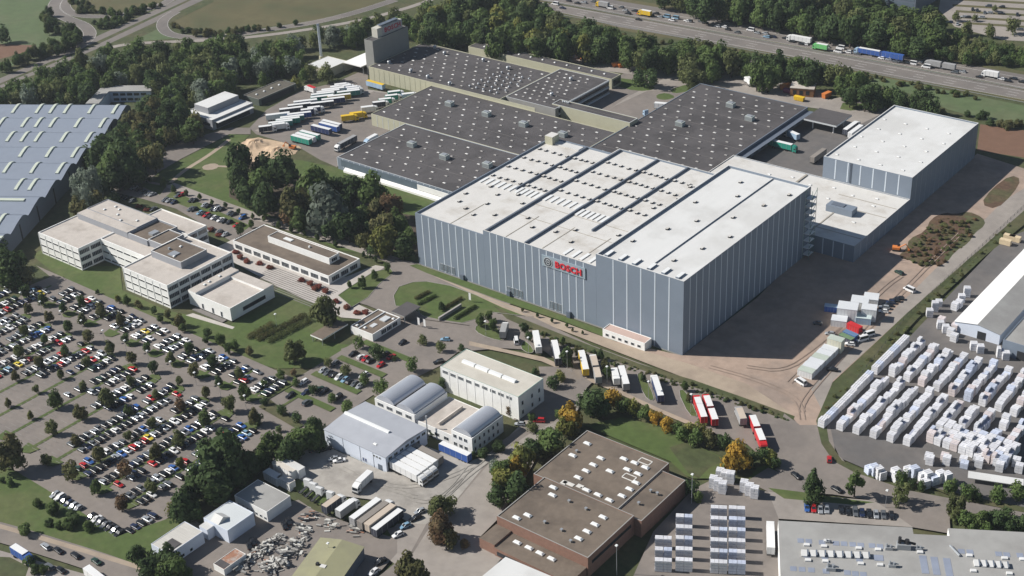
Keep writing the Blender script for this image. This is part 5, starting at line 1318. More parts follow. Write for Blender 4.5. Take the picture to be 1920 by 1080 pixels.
for a, b, c in (((880,765),(960,760),'dark'),((925,745),(1010,735),'green'),((975,718),(1055,708),'green'),((990,690),(1080,678),'green'),((1115,692),(1165,705),'lightblue')): truck_px('rigid', f, a, b, c, 'white', 'white', P4, G4, rz=R(51))
for a, b, c in (((500,900),(630,932),'navy'),((475,918),(620,948),'blue'),((425,938),(550,968),'navy'),((335,980),(470,1012),'green'),((310,998),(430,1027),'white'),((275,1012),(400,1045),'green')): truck_px('trailer', f, a, b, c, 'white', 'white', P4, G4, rz=R(3))
truck_px('semi', f, (620,1072), (745,1020), 'dark', 'grey', 'white', P4, G4, rz=R(93+180)); truck_px('rigid', f, (840,1025), (900,1015), 'white', 'white', 'lightblue', P4, G4, rz=R(93+180))
truck_px('rigid', f, (390,640), (440,660), 'white', 'red', 'white', P4, G4, 'red-roofed')
truck_px('trailer', f, (850,605), (940,630), 'lightblue', 'yellow', 'white', 'against the cream hall wall by the lettered tower', G4, 'blue and yellow')
G5 = 'trucks in the motorway queue'; P5 = 'in the far motorway carriageway queue'
f = Z[0,3]
truck_px('semi', f, (170,262), (330,285), 'white', 'white', 'white', P5, G5, rz=ang+math.pi); truck_px('rigid', f, (375,325), (440,335), 'limegreen', 'white', 'limegreen', P5, G5, rz=ang+math.pi)
truck_px('semi', f, (705,360), (820,378), 'blue', 'white', 'lightblue', P5, G5, rz=ang+math.pi); truck_px('semi', f, (865,388), (1010,412), 'blue', 'blue', 'blue', P5, G5, rz=ang+math.pi)
truck_px('drawbar', f, (1215,450), (1400,485), 'grey', 'grey', 'grey', P5, G5, rz=ang+math.pi); truck_px('rigid', f, (1640,528), (1730,540), 'white', 'white', 'white', P5, G5, rz=ang+math.pi)
for (x, y, c) in ((545,348,'white'),(525,375,'white'),(790,398,'limegreen'),(910,425,'lightblue'),(1085,465,'white'),(1188,490,'white')):
    p = W(*f(x, y), 1.5); CV = link('delivery_van', car_mesh('van', {'white':'white','limegreen':'white','lightblue':'light blue'}[c])[0], None, (p[0], p[1], gz(p[0], p[1])), ang); link('windows', car_mesh('van', 'white')[1], CV); tag(CV, None, 'van', 'vans in the motorway queue'); later(CV, 'light blue' if c == 'lightblue' else 'white', 'van', 'in the motorway queue on the right')
f = Z[0,2]
truck_px('rigid', f, (640,8), (740,20), 'grey', 'grey', 'yellow', P5, G5, 'long grey', rz=ang+math.pi); truck_px('rigid', f, (985,78), (1030,78), 'yellow', 'white', 'yellow', P5, G5, rz=ang+math.pi)
for (x, y, c) in ((325,20,'white'),(735,50,'white'),(1160,115,'light blue'),(1225,125,'light blue'),(1790,215,'white')):
    p = W(*f(x, y), 1.5); CV = link('delivery_van', car_mesh('van', c)[0], None, (p[0], p[1], gz(p[0], p[1])), ang); link('windows', car_mesh('van', 'white')[1], CV); tag(CV, None, 'van', 'vans in the motorway queue'); later(CV, c, 'van', 'on the motorway at the top middle')
f = Z[0,3]; G6 = 'trucks in the inner loading yard'
truck_px('rigid', f, (170,985), (215,1005), 'lightblue', 'white', 'white', 'in the shaded loading yard', G6); truck_px('semi', f, (40,1060), (150,1070), 'green', 'white', 'green', 'in the shaded loading yard', G6, rz=R(0))
truck_px('semi', f, (650,915), (590,970), 'dark', 'white', 'white', 'beside the white-roofed rear store', G6, rz=R(90)); truck_px('trailer', f, (690,945), (625,990), 'white', 'white', 'white', 'beside the white-roofed rear store', G6, rz=R(90))
truck_px('trailer', Z[1,3], (410,45), (345,90), 'brown', 'brown', 'white', 'beside the white-roofed rear store', G6, rz=R(90))
truck_px('rigid', Z[0,2], (1085,770), (1150,775), 'white', 'white', 'white', 'in the inner yard behind the dark halls', G6, rz=R(20)); truck_px('tractor', Z[0,2], (985,820), (1040,835), 'blue', 'blue', 'lightblue', 'in the inner yard behind the dark halls', G6, rz=R(150))
truck_px('rigid', Z[0,2], (1760,560), (1805,620), 'white', 'white', 'white', 'on the yard edge under the tree belt', G6, rz=R(140))
truck_px('rigid', Z[3,0], (95,880), (195,900), 'blue', 'white', 'blue', 'parked on the street at the lower left', 'trucks at the lower edge', rz=R(0)); truck_px('trailer', Z[3,0], (660,1060), (800,1085), 'white', 'white', 'white', 'cut by the lower edge of the picture', 'trucks at the lower edge', rz=R(-5))
truck_px('trailer', Z[3,3], (20,700), (20,860), 'white', 'white', 'white', 'upright beside the grey roofed hall', 'trucks at the lower edge', rz=R(120))
p = W(968, 640, 1); VN = link('delivery_van', car_mesh('van', 'white')[0], None, (p[0], p[1], gz(p[0], p[1])), R(-47)); link('windows', car_mesh('van', 'white')[1], VN); tag(VN, 'small white van between the trucks of the truck park', 'van')
f = Z[2,3]
for (x, y, r, l) in ((245,705,-20,'white minibus at the near end of the grey cabin row'), (705,385,60,'white van parked below the red container'), (752,350,60,'white van parked right of the red container'), (1060,12,-15,'white van on the dirt road behind the cabins')):
    p = W(*f(x, y), 1.2); VN = link('delivery_van', car_mesh('van', 'white')[0], None, (p[0], p[1], gz(p[0], p[1])), R(r)); link('windows', car_mesh('van', 'white')[1], VN); tag(VN, l, 'van')
p = W(1686, 512, .8); VN = link('parked_car', car_mesh('estate car', 'dark green')[0], None, (p[0], p[1], gz(p[0], p[1])), R(-20)); link('windows', car_mesh('estate car', 'dark green')[1], VN); tag(VN, 'dark green estate car on the dirt at the edge of the big shadow', 'car')

# ------------------------------------------------------------------ trees
LEAF = {'green': leafmat('mid_green_leaves', (0.094, 0.144, 0.045), (0.127, 0.168, 0.058)), 'dark': leafmat('dark_green_leaves', (0.066, 0.105, 0.040), (0.085, 0.122, 0.047)),
        'olive': leafmat('olive_leaves', (0.130, 0.154, 0.060), (0.156, 0.168, 0.069)), 'golden': leafmat('golden_autumn_leaves', (0.46, 0.28, 0.045), (0.30, 0.235, 0.05)),
        'yellow-green': leafmat('yellow_green_leaves', (0.195, 0.217, 0.058), (0.205, 0.192, 0.06)), 'silvery': leafmat('silver_leaves', (0.21, 0.24, 0.195), (0.159, 0.201, 0.140)),
        'red-brown': leafmat('red_brown_leaves', (0.195, 0.120, 0.069), (0.159, 0.128, 0.067)), 'rusty green': leafmat('rusty_green_leaves', (0.151, 0.137, 0.058), (0.118, 0.137, 0.056)),
        'red': leafmat('red_leaves', (0.27, 0.07, 0.055), (0.236, 0.110, 0.067))}
def leafcloud(C, Rr, n, q, r, flat=0.8):
    """n leaf-clump faces over the lobes with centres C and radii Rr"""
    w_ = Rr**2; k = r.choice(len(C), n, p=w_/w_.sum())
    d = r.normal(size=(n, 3)); d /= np.linalg.norm(d, axis=1)[:, None]
    p = C[k]+d*(Rr[k]*r.uniform(.62, 1.08, n))[:, None]
    pc = p/(np.linalg.norm(p, axis=1)[:, None]+1e-6); nn = d*.7+pc*.5+r.normal(size=(n, 3))*.38; nn /= np.linalg.norm(nn, axis=1)[:, None]
    a = np.cross(nn, r.normal(size=(n, 3))); a /= np.linalg.norm(a, axis=1)[:, None]; b = np.cross(nn, a)
    s = (q*r.uniform(.6, 1.35, n))[:, None]; a = a*s; b = b*s*r.uniform(.6, 1.0, n)[:, None]
    return np.stack([p-a-b*.6, p+a*.3-b, p+a+b*.5, p-a*.4+b], 1)
def cloud_mesh(name, Q):
    me = bpy.data.meshes.new(name); n = len(Q); me.vertices.add(n*4); me.vertices.foreach_set('co', Q.reshape(-1).astype(np.float32))
    me.loops.add(n*4); me.loops.foreach_set('vertex_index', np.arange(n*4, dtype=np.int32)); me.polygons.add(n)
    me.polygons.foreach_set('loop_start', np.arange(0, n*4, 4, dtype=np.int32)); me.update(calc_edges=True); return me
def crown_quads(shape, seed, n=1500, q=.043):
    r = np.random.default_rng(seed)
    if shape == 'round':
        nl = 13; C = r.normal(size=(nl, 3)); C /= np.linalg.norm(C, axis=1)[:, None]; C *= r.uniform(.12, .36, nl)[:, None]; C[:,2] = C[:,2]*.95; Rr = r.uniform(.12, .22, nl); C[0] = 0; Rr[0] = .3
    elif shape == 'loose':
        nl = 10; C = r.normal(size=(nl, 3)); C /= np.linalg.norm(C, axis=1)[:, None]; C *= r.uniform(.2, .4, nl)[:, None]; Rr = r.uniform(.10, .18, nl); n = int(n*.75)
    elif shape == 'column':
        nl = 12; t = np.linspace(-.42, .42, nl); C = np.stack([r.normal(0, .1, nl), r.normal(0, .1, nl), t], 1); Rr = (.34-.28*np.abs(t+.08)**1.2)*r.uniform(.7, 1.05, nl)*.8
    elif shape == 'cone':
        nl = 14; t = np.linspace(-.45, .45, nl); a = r.uniform(0, 6.28, nl); rad = (.45-t)*.38; C = np.stack([np.cos(a)*rad*.6, np.sin(a)*rad*.6, t], 1); Rr = .05+(.5-t)*.24
    Q = leafcloud(C, Rr, n, q, r)
    f_ = Q.reshape(-1, 3); lo, hi = np.percentile(f_, 1, axis=0), np.percentile(f_, 99, axis=0)
    return (Q-(lo+hi)/2)/(hi-lo)
CQ = {(sh, i): crown_quads(sh, 10*i+j*97+3) for j, sh in enumerate(('round', 'loose', 'column', 'cone')) for i in range(4 if sh == 'round' else 2)}
CM = {k: cloud_mesh('crown', v) for k, v in CQ.items()}
for m_ in CM.values(): m_.materials.append(LEAF['green'])
def trunk_mesh():
    b = MB(); b.tube((0,0,0),(0.01,0.01,.45),.035,.024,n=8); b.tube((.01,.01,.45),(-.02,.01,.8),.024,.008,n=6)
    r = random.Random(3)
    for k in range(5):
        a = k*1.3; b.tube((.005,.005,.36+.06*k),(.13*math.cos(a),.13*math.sin(a),.58+.05*k),.013,.004,n=5)
    return b.mesh('trunk', BARK)
TRUNK = trunk_mesh()
TREES = []   # x, y, dia, height, shape, colour, place, group, name, adj
def add_tree(px, py, wpx, colr, place, group, shape='round', ratio=1.15, name='broadleaf_tree'):
    m_ = metres_per_px(W(px, py, 5)); D = wpx*m_; Hh = D*ratio*1.12; x, y, _ = W(px, py, Hh*.56); TREES.append((x, y, D, Hh, shape, colr, place, group, name))
def tl(f, pts, w_, colr, place, group, **k):
    for p in pts:
        c = p[3] if len(p) > 3 else (colr if isinstance(colr, str) else colr[rng.integers(len(colr))])
        ww = (p[2]/4 if len(p) > 2 and p[2] else w_*rng.uniform(.82, 1.15))*(1.22 if group == YN else 1.0); q = f(p[0], p[1]); add_tree(q[0], q[1], ww, c, place, group, **k)
YN = 'young trees among the parked cars'
tl(Z[2,0], [(190,30),(320,85),(610,100),(470,155),(210,155),(365,215),(620,235),(755,160),(905,230),(510,290),(660,360),(940,385),(825,440),(1100,450),(985,530),(1150,590),(1275,530),(1420,455),(1595,545),(1450,620),(1790,640),(1640,700)], 14.5, ('green','olive','dark','rusty green'), 'in the upper car park', YN, name='young_tree', ratio=1.35)
tl(Z[2,0], [(180,320),(335,385),(140,480),(290,555),(485,470),(650,555),(980,700),(110,660),(455,650,45),(270,760,40),(620,735,45),(420,835,85),(60,860,45),(600,935,75),(225,955,40,'yellow-green'),(385,1045,70),(790,820,90),(1165,800),(1345,700,40),(1545,790),(1350,880,62,'red-brown'),(960,920),(1720,870,75),(1835,790,72),(1530,980,75),(1140,1010),(1900,970,75)], 14, ('green','olive','rusty green'), 'in the lower car park', YN, name='young_tree', ratio=1.35)
tl(Z[3,0], [(960,30,50),(740,170,75,'rusty green'),(935,285,80,'red-brown'),(530,300,90,'rusty green'),(720,415,70),(1130,405,70),(1160,145,75,'rusty green'),(1340,40,80),(910,540,80,'red-brown'),(1350,230,50,'yellow-green'),(565,65,55,'rusty green'),(345,215,60),(65,160,170,'rusty green')], 16, ('green','olive'), 'at the near end of the car park', YN, name='young_tree', ratio=1.3)
tl(Z[2,0], [(730,30,30),(880,80,45,'yellow-green'),(1050,135,40),(1155,170,45),(1255,200,55),(1350,245,80),(1200,235,45),(1365,300,55),(1555,335,60),(1545,395,45),(1650,385,75),(1760,430,65),(1710,460,60),(1870,475,60),(950,90,60),(1030,120,50)], 12, ('green','dark','rusty green'), 'along the office lawn edge', 'young trees along the office lawn', name='young_tree', ratio=1.2)
tl(Z[2,1], [(770,410,80),(895,470,105,'dark'),(1250,380,70),(1165,575,95),(670,610,85),(805,675,80),(935,730,105),(540,555,65),(185,640,70),(280,630,45,'red-brown'),(300,700,60),(425,760,65),(570,820,65),(685,885,90),(190,910,75),(305,970,70),(60,715,50),(60,850,55),(1385,440,70),(1540,440,50),(1035,525,35),(170,1055,45),(20,980,70),(430,1040,150,'dark')], 17, ('green','dark','olive'), 'in the middle car park', 'trees in the middle car park', name='broadleaf_tree')
tl(Z[2,1], [(500,170,190,'olive')], 45, 'olive', 'towering over the gatehouse canopy', 'large lawn trees', ratio=1.2); tl(Z[2,1], [(285,470,150,'olive')], 36, 'olive', 'standing on the lawn beside the hedges', 'large lawn trees')
tl(Z[2,1], [(1685,250,75),(1745,220,60),(1775,285,70),(1390,140,50,'dark')], 16, 'green', 'on the islands by the entrance road', 'small trees by the entrance road', name='young_tree', ratio=1.3)
tl(Z[1,1], [(985,935,50),(885,985,50),(795,1040,60),(700,1060,35),(805,825,30),(900,865,32),(595,748,32),(458,700,36),(362,665,28),(263,638,32),(172,605,36),(60,560,30)], 10, ('green','dark'), 'along the park road', 'young roadside trees', name='young_tree', ratio=1.5)
tl(Z[1,0], [(1225,290,52),(1125,265,30),(1300,335,40),(1395,365,32),(1495,395,32),(1590,435,30),(1690,460,30),(1790,505,30),(1895,540,32),(1885,600,45),(1800,640,60),(870,285,60),(950,310,50)], 10, ('dark','green'), 'beside the staff car park', 'young trees by the staff car park', name='young_tree', ratio=1.4)
tl(Z[1,0], [(600,300,100),(640,390,90),(700,300,120),(570,330,80)], 26, 'silvery', 'between the wave roof and the office', 'tall silvery trees', shape='column', ratio=2.4, name='poplar')
tl(Z[1,0], [(830,180,230),(940,130,260),(1010,210,170),(1150,100,180),(760,330,130),(880,240,180),(590,470,130,'rusty green'),(720,420,120),(850,410,90),(1060,60,140),(780,60,180),(690,130,130),(650,80,120)], 45, ('dark','dark','rusty green','green'), 'beside the wave-roofed hall', 'woodland beside the wave-roofed hall')
tl(Z[1,0], [(100,920,200),(170,970,120,'rusty green'),(30,990,150),(40,870,130),(10,800,120),(110,1010,110)], 40, ('dark','green'), 'at the left edge below the wave roof', 'trees at the left edge')
PK = 'park trees before the striped warehouse'; pk = 'in the park beside the striped warehouse'
tl(Z[1,1], [(210,200,230),(60,160,150),(60,430,210),(430,310,250),(530,470,300,'silvery'),(415,500,130,'yellow-green'),(590,340,150),(720,340,190),(860,340,210),(290,450,220,'rusty green'),(690,620,190),(950,620,170,'rusty green'),(1010,470,170,'red-brown'),(1060,590,170),(890,500,150,'rusty green'),(960,720,190,'yellow-green'),(1100,770,150),(780,560,140),(340,560,150),(560,620,150),(830,650,120),(1140,690,120),(250,540,120,'red-brown'),(20,300,180),(800,720,110,'rusty green'),(620,560,130),(490,370,130),(650,460,140),(960,760,130,'rusty green'),(880,780,100)], 48, ('dark','green','dark'), pk, PK)
tl(Z[1,0], [(1790,120,190),(1810,260,170),(1840,370,150),(1760,230,120)], 46, 'dark', 'at the left tip of the park', PK, ratio=1.3)
MS = 'autumn trees along the truck park'; ms = 'in the row below the truck park'
tl(Z[2,2], [(600,870,175,'dark'),(680,900,130,'dark'),(760,830,130,'golden'),(830,880,100,'green'),(905,880,105,'yellow-green'),(995,930,105,'green'),(1075,970,95,'golden'),(1160,1015,105,'golden'),(1235,1045,80,'green'),(1320,1060,110,'yellow-green'),(1410,1050,110,'yellow-green'),(540,830,110,'dark')], 25, 'green', ms, MS)
tl(Z[3,2], [(1280,10,100,'green'),(1380,30,120,'green'),(1480,40,110,'rusty green'),(1590,60,100,'dark'),(1700,180,200,'golden'),(1890,170,110,'dark'),(1790,190,100,'dark')], 25, 'green', 'at the end of the tree row, beside the lawn', MS)
tl(Z[2,2], [(440,960,170,'golden'),(355,945,70,'green'),(400,1040,130,'yellow-green'),(360,660,75,'yellow-green'),(310,700,90,'dark'),(175,625,60,'dark'),(470,1050,90,'rusty green'),(150,970,60),(150,1045,80,'olive')], 25, 'green', 'beside the white hall and street', 'street trees beside the white hall')
tl(Z[3,2], [(80,200,190,'yellow-green'),(150,140,130,'dark'),(290,70,190,'green'),(20,280,150,'golden'),(30,420,210,'dark'),(-60,380,180,'yellow-green'),(-100,470,150,'dark'),(210,120,110,'green')], 40, 'green', 'between the street and the brick hall', 'street trees by the brick hall')
tl(Z[3,1], [(1850,300,150,'green'),(1790,260,100,'silvery')], 30, 'green', 'between the street and the brick hall', 'street trees by the brick hall')
tl(Z[3,1], [(1370,570,150,'olive'),(1450,545,120,'olive'),(1380,720,200,'red-brown'),(1440,800,130,'rusty green'),(1170,1040,230,'rusty green'),(1560,830,70,'red-brown'),(1340,780,100,'red-brown')], 30, 'olive', 'on the forecourt left of the brick hall', 'forecourt trees')
tl(Z[3,0], [(1650,200,330),(1500,360,220),(1380,560,210),(1600,400,260),(1740,300,240),(1700,120,220),(1420,470,160),(1560,140,160),(1310,590,120,'rusty green'),(1450,610,140),(1850,230,180),(1620,310,240)], 55, 'dark', 'in the dark clump beside the freight yard', 'dark trees beside the freight yard')
tl(Z[3,1], [(120,100,180),(230,150,170),(330,70,170),(420,60,150),(40,180,150),(300,130,140),(480,100,90)], 40, ('dark','green'), 'left of the grey freight hall', 'dark trees beside the freight yard')
tl(Z[3,0], [(1020,930,140),(1150,960,120),(1270,950,190),(1300,1040,190),(1120,1040,150),(1400,1050,100)], 35, ('dark','green'), 'in front of the small white workshop', 'trees at the lower left workshops')
tl(Z[3,0], [(395,575,100),(280,540,70),(510,700,90),(560,665,90),(660,710,85),(440,705,60),(370,685,65),(185,745,90),(20,370,45),(75,385,60),(215,970,90),(270,1030,80),(330,1040,70),(540,630,80)], 20, ('dark','green'), 'on the grass slope at the lower left', 'bushes on the grass slope', name='bush', ratio=.85)
tl(Z[3,3], [(345,400,150,'dark')], 38, 'dark', 'standing tall on the verge of the lower street', 'street trees lower right', shape='cone', ratio=1.7, name='conifer')
tl(Z[3,3], [(655,395,135,'green'),(1000,450,120,'olive'),(1010,335,90,'green'),(1410,560,125,'olive'),(990,510,90,'olive'),(1400,620,80,'olive'),(340,470,120,'dark')], 30, 'olive', 'along the lower street', 'street trees lower right', shape='loose', ratio=1.5)
tl(Z[3,3], [(1370,405,100),(1500,450,110),(1570,470,80),(1730,455,120),(1870,440,120),(1150,400,70),(1080,380,70),(1490,655,120),(1600,665,130),(1710,665,125),(1795,610,95),(1890,680,120),(1800,700,110),(1650,720,100),(1540,710,90)], 28, ('green','dark'), 'in the green row along the lower street', 'row of green trees lower right')
tl(Z[3,3], [(25,180,110,'yellow-green'),(60,230,80,'dark')], 30, 'dark', 'by the lawn beside the wide street', 'street trees lower right')
tl(Z[2,2], [(95,310,55),(125,370,50),(380,405,45),(430,490,60),(400,520,90),(665,510,55),(700,590,60),(715,640,60),(1295,745,50),(985,680,40),(80,170,22),(190,210,25),(300,250,25),(410,285,25),(455,320,20),(530,340,20),(1330,830,50),(490,480,50)], 13, ('green','dark','rusty green'), 'among the parked trucks', 'young trees among the parked trucks', name='young_tree', ratio=1.5)
tl(Z[3,2], [(1350,420,110,'dark'),(1390,480,80,'green')], 26, 'dark', 'by the tall lamp behind the brick hall', 'trees by the brick hall')
tl(Z[2,1], [(1395,720,55),(1515,770,30),(1640,820,30),(1765,850,28),(1900,920,45,'red-brown')], 8, 'dark', 'against the tall white hall wall', 'narrow wall trees', shape='column', ratio=1.9, name='columnar_shrub')
tl(Z[3,1], [(1700,170,80),(1620,175,70),(1330,10,50),(1390,30,40),(1820,120,90)], 20, ('dark','green'), 'around the barrel-roofed building', 'bushes around the barrel-roofed building', name='bush', ratio=.8)
tl(Z[0,0], [(10,250,110)], 28, 'dark', 'alone in the far left field', 'field trees')
tl(Z[0,1], [(410,530,90,'olive'),(520,540,120,'olive'),(300,610,70,'yellow-green'),(350,560,80,'green'),(60,590,90),(20,500,90)], 22, ('green','dark'), 'between garage and boiler house', 'trees by the garage')
tl(Z[0,2], [(960,570,110),(1040,590,110),(1370,590,140),(1300,570,100),(370,400,110),(420,380,80)], 26, ('dark','green','olive'), 'on the lawns behind the dark halls', 'trees on the inner lawns')
tl(Z[0,3], [(1495,850,50),(1620,860,70),(1580,870,50),(1800,930,80),(1880,920,70),(1740,920,60),(1670,910,60),(1310,830,50)], 16, ('dark','rusty green'), 'on the field beyond the rear store', 'bushes beyond the rear store', name='bush', ratio=.8)
tl(Z[0,3], [(1490,210,90),(1665,230,80),(1275,130,45,'golden'),(1410,120,60,'olive'),(1555,130,45,'olive'),(1840,190,100,'olive'),(1700,60,40,'olive'),(1310,170,80,'green')], 18, 'olive', 'in the far car park across the motorway', 'trees in the far car park')
# woods: scattered over their patches
def wood(poly, step, w0, cols, place, group, name='woodland_tree', ratio=1.2, jit=.45):
    x0, x1 = min(p[0] for p in poly), max(p[0] for p in poly); y0, y1 = min(p[1] for p in poly), max(p[1] for p in poly)
    y = y0; r = 0
    while y <= y1:
        x = x0+(step*.5 if r % 2 else 0)
        while x <= x1:
            px, py = x+rng.normal(0, step*jit*.6), y+rng.normal(0, step*jit*.35)
            if inpoly(px, py, poly): add_tree(px, py, w0*rng.uniform(.75, 1.25), cols[rng.integers(len(cols))], place, group, 'round' if rng.random() < .85 else 'column', ratio*rng.uniform(.9, 1.3), name)
            x += step
        y += step*.62; r += 1
mixA = ('dark','green','green','olive','dark','green','silvery','olive','green') 
wood([(-10,175),(60,152),(130,120),(200,97),(300,90),(420,84),(470,84),(480,130),(450,150),(430,165),(420,185),(385,185),(340,195),(300,205),(296,175),(290,158),(190,158),(160,188),(-10,192)], 20, 27, mixA, 'in the belt along the trunk road', 'woodland along the trunk road')
wood([(255,205),(300,195),(345,198),(368,215),(378,240),(330,258),(300,258),(265,300),(215,335),(190,340),(214,275),(236,235)], 21, 30, ('dark','green','dark','rusty green'), 'between the wave roof and the workshop', 'woodland beside the wave-roofed hall')
wood([(470,92),(520,78),(600,58),(700,40),(760,25),(770,50),(690,50),(680,66),(640,72),(618,70),(585,82),(572,100),(545,125),(505,140),(480,135)], 20, 27, ('dark','green','olive','silvery','green'), 'left of the lettered tower', 'woodland by the lettered tower')
wood([(765,25),(840,8),(980,-12),(1020,22),(1045,38),(1150,62),(1160,108),(1090,95),(1030,98),(960,84),(870,78),(800,72),(768,58)], 22, 31, ('dark','green','green','olive','yellow-green','dark'), 'behind the dark-roofed halls', 'woodland behind the dark halls')
wood([(1040,48),(1160,68),(1310,92),(1440,112),(1565,135),(1600,150),(1600,175),(1560,150),(1480,148),(1440,150),(1390,142),(1330,136),(1290,128),(1240,122),(1200,112),(1120,98)], 19, 28, ('dark','green','green','olive','dark'), 'in the belt below the motorway', 'woodland below the motorway')
wood([(1225,-8),(1440,-8),(1640,-8),(1650,18),(1740,24),(1765,50),(1775,75),(1730,95),(1690,88),(1640,75),(1440,38),(1300,12)], 20, 29, ('dark','green','olive','dark','green'), 'in the wood beyond the motorway', 'woodland beyond the motorway')
wood([(1775,70),(1800,65),(1880,85),(1930,95),(1930,120),(1860,118),(1790,108),(1740,100)], 13, 15, ('dark','olive','green'), 'in the scrub beyond the motorway', 'scrub beyond the motorway')
wood([(1565,165),(1620,150),(1650,175),(1700,182),(1750,198),(1762,212),(1700,196),(1660,192),(1600,185)], 17, 26, ('dark','green','dark'), 'behind the white-roofed rear store', 'woodland behind the rear store')
wood([(85,8),(95,22),(92,38),(110,48),(150,58),(156,66),(140,84),(100,98),(50,112),(0,130),(0,118),(60,98),(105,80),(122,66),(88,52),(78,30)], 11, 14, ('dark','green','olive'), 'in the hedge round the far left field', 'hedgerow of the far left field', 'hedge_tree')
wood([(130,0),(170,2),(180,18),(260,12),(310,2),(300,14),(250,24),(180,26),(150,22)], 11, 11, ('dark','green','olive'), 'along the slip road loop', 'scrub along the slip roads', 'bush', .8)
wood([(172,42),(200,30),(250,26),(240,38),(200,52),(185,58)], 11, 12, ('dark','green'), 'between trunk road and slip road', 'scrub along the slip roads', 'bush', .8)
wood([(330,40),(345,54),(400,58),(500,48),(560,40),(560,44),(490,56),(400,64),(340,60),(322,46)], 11, 11, ('dark','rusty green'), 'on the rim of the dry meadow', 'scrub along the slip roads', 'bush', .8)
wood([(1130,58),(1310,84),(1440,104),(1570,128),(1700,150),(1840,180),(1840,186),(1690,158),(1560,136),(1440,112),(1300,92),(1140,68)], 12, 10, ('olive','rusty green','green'), 'on the near motorway verge', 'scrub on the motorway verge', 'bush', .7)
wood([(930,588),(1060,640),(1110,658),(1200,690),(1300,722),(1400,755),(1480,782),(1480,790),(1390,764),(1290,730),(1190,698),(1100,668),(1050,650)], 9, 7, ('dark','olive','rusty green'), 'in the hedge bank above the truck park', 'shrubs of the hedge bank', 'bush', .7)
wood([(1690,484),(1715,452),(1760,410),(1838,410),(1835,428),(1800,465),(1768,498),(1730,500)], 11, 8, ('rusty green','red-brown','olive'), 'on the weedy patch beside the rear store', 'weeds on the building ground', 'bush', .5)
wood([(1540,770),(1620,680),(1700,600),(1800,505),(1900,410),(1905,418),(1720,600),(1560,770)], 13, 7, ('olive','rusty green'), 'along the block yard fence', 'shrubs along the block yard fence', 'bush', .6)
TREES.sort(key=lambda t: -t[2]/metres_per_px((t[0], t[1], 5)))
cnt = {}; rest = []
SMALL = ('bush', 'hedge_tree')
for t in TREES:
    x, y, D, Hh, shape, colr, place, group, name = t
    kk = 'young' if name in ('young_tree', 'columnar_shrub') else 'bush' if name in SMALL else 'tree'
    cnt[kk] = cnt.get(kk, 0)+1
    if cnt[kk] > 300: rest.append(t); continue
    key = [k for k in CM if k[0] == shape]; key = key[rng.integers(len(key))]
    r = thing(name, None, 'bush' if name == 'bush' else 'tree', (x, y, gz(x, y)), group); r.rotation_euler.z = rng.uniform(0, 6.28)
    ch = .86 if name != 'bush' else 1.0
    c = link('crown', CM[key], r, (0, 0, Hh*(1-ch/2)), 0, (D, D*rng.uniform(.88, 1.0), Hh*ch)); c.material_slots[0].link = 'OBJECT'; c.material_slots[0].material = LEAF[colr]
    if name != 'bush': link('trunk', TRUNK, r, (0,0,0), 0, (Hh*.8, Hh*.8, Hh*.8))
    szs = ''
    later(r, colr, name.replace('_', ' '), place)
if rest:
    qs, ms_ = [], []; order = list(LEAF)
    for (x, y, D, Hh, shape, colr, *_r) in rest:
        key = [k for k in CQ if k[0] == shape]; Q = CQ[key[rng.integers(len(key))]][::2]; a = rng.uniform(0, 6.28); c, s = math.cos(a), math.sin(a)
        P = Q*np.array([D, D, Hh*.9])*1.0; P = np.stack([P[...,0]*c-P[...,1]*s+x, P[...,0]*s+P[...,1]*c+y, P[...,2]+Hh*.55], -1)
        qs.append(P); ms_.append(np.full(len(P), order.index(colr)))
    me = cloud_mesh('woodland_mass', np.concatenate(qs))
    for k in order: me.materials.append(LEAF[k])
    me.polygons.foreach_set('material_index', np.concatenate(ms_).astype(np.int32)); me.update()
    o = link('woodland_mass', me); tag(o, 'the smaller, farther trees of the wooded belts along the roads', 'woodland', None, 'stuff')
print('TREES', cnt, 'rest', len(rest), 'cars', len(CARS), 'far', len(far))

# ------------------------------------------------------------------ hedges
def hedge(label, pa, pb, wd, h, colr, place=None, group=None, f=None):
    if f: pa, pb = f(*pa), f(*pb)
    a, b_ = W(*pa, h*.5), W(*pb, h*.5); d = math.dist(a[:2], b_[:2]); r = math.atan2(b_[1]-a[1], b_[0]-a[0])
    n = max(3, int(d/.8)); C = np.stack([np.repeat(np.linspace(.3, d-.3, n), 2), np.tile([-wd*.25, wd*.25], n), np.full(2*n, h*.5)], 1); Rr = np.full(2*n, h*.52)
    Q = leafcloud(C, Rr, int(2*n*45), .2, rng); Q[...,1] *= wd/(wd*.5+h)
    o = link('hedge', cloud_mesh('hedge', Q), None, (a[0], a[1], gz(a[0], a[1])), r); o.data.materials.append(LEAF[colr])
    tag(o, label, 'hedge', group); return o
f = Z[2,1]
hedge('longest clipped hedge nearest the tree on the office lawn', (90,400), (410,230), 3.2, 1.9, 'olive', f=f, group='clipped hedges on the office lawn')
hedge('middle clipped hedge of the three on the office lawn', (10,385), (370,200), 3.2, 1.9, 'rusty green', f=f, group='clipped hedges on the office lawn')
hedge('short clipped hedge farthest left on the office lawn', (-60,370), (125,265), 3.2, 1.9, 'rusty green', f=f, group='clipped hedges on the office lawn')
for l, a, b_, c in (('brown clipped hedge at the upper left of the oval lawn', (1195,85),(1300,30),'rusty green'), ('green clipped hedge in the middle of the oval lawn', (1215,125),(1350,60),'green'), ('brown clipped hedge right of the small conifer, oval lawn', (1400,165),(1545,80),'rusty green'), ('green clipped hedge beside the stone wall on the oval lawn', (1490,235),(1650,140),'green')):
    hedge(l, a, b_, 1.8, 1.3, c, f=f, group='clipped hedges on the oval lawn')
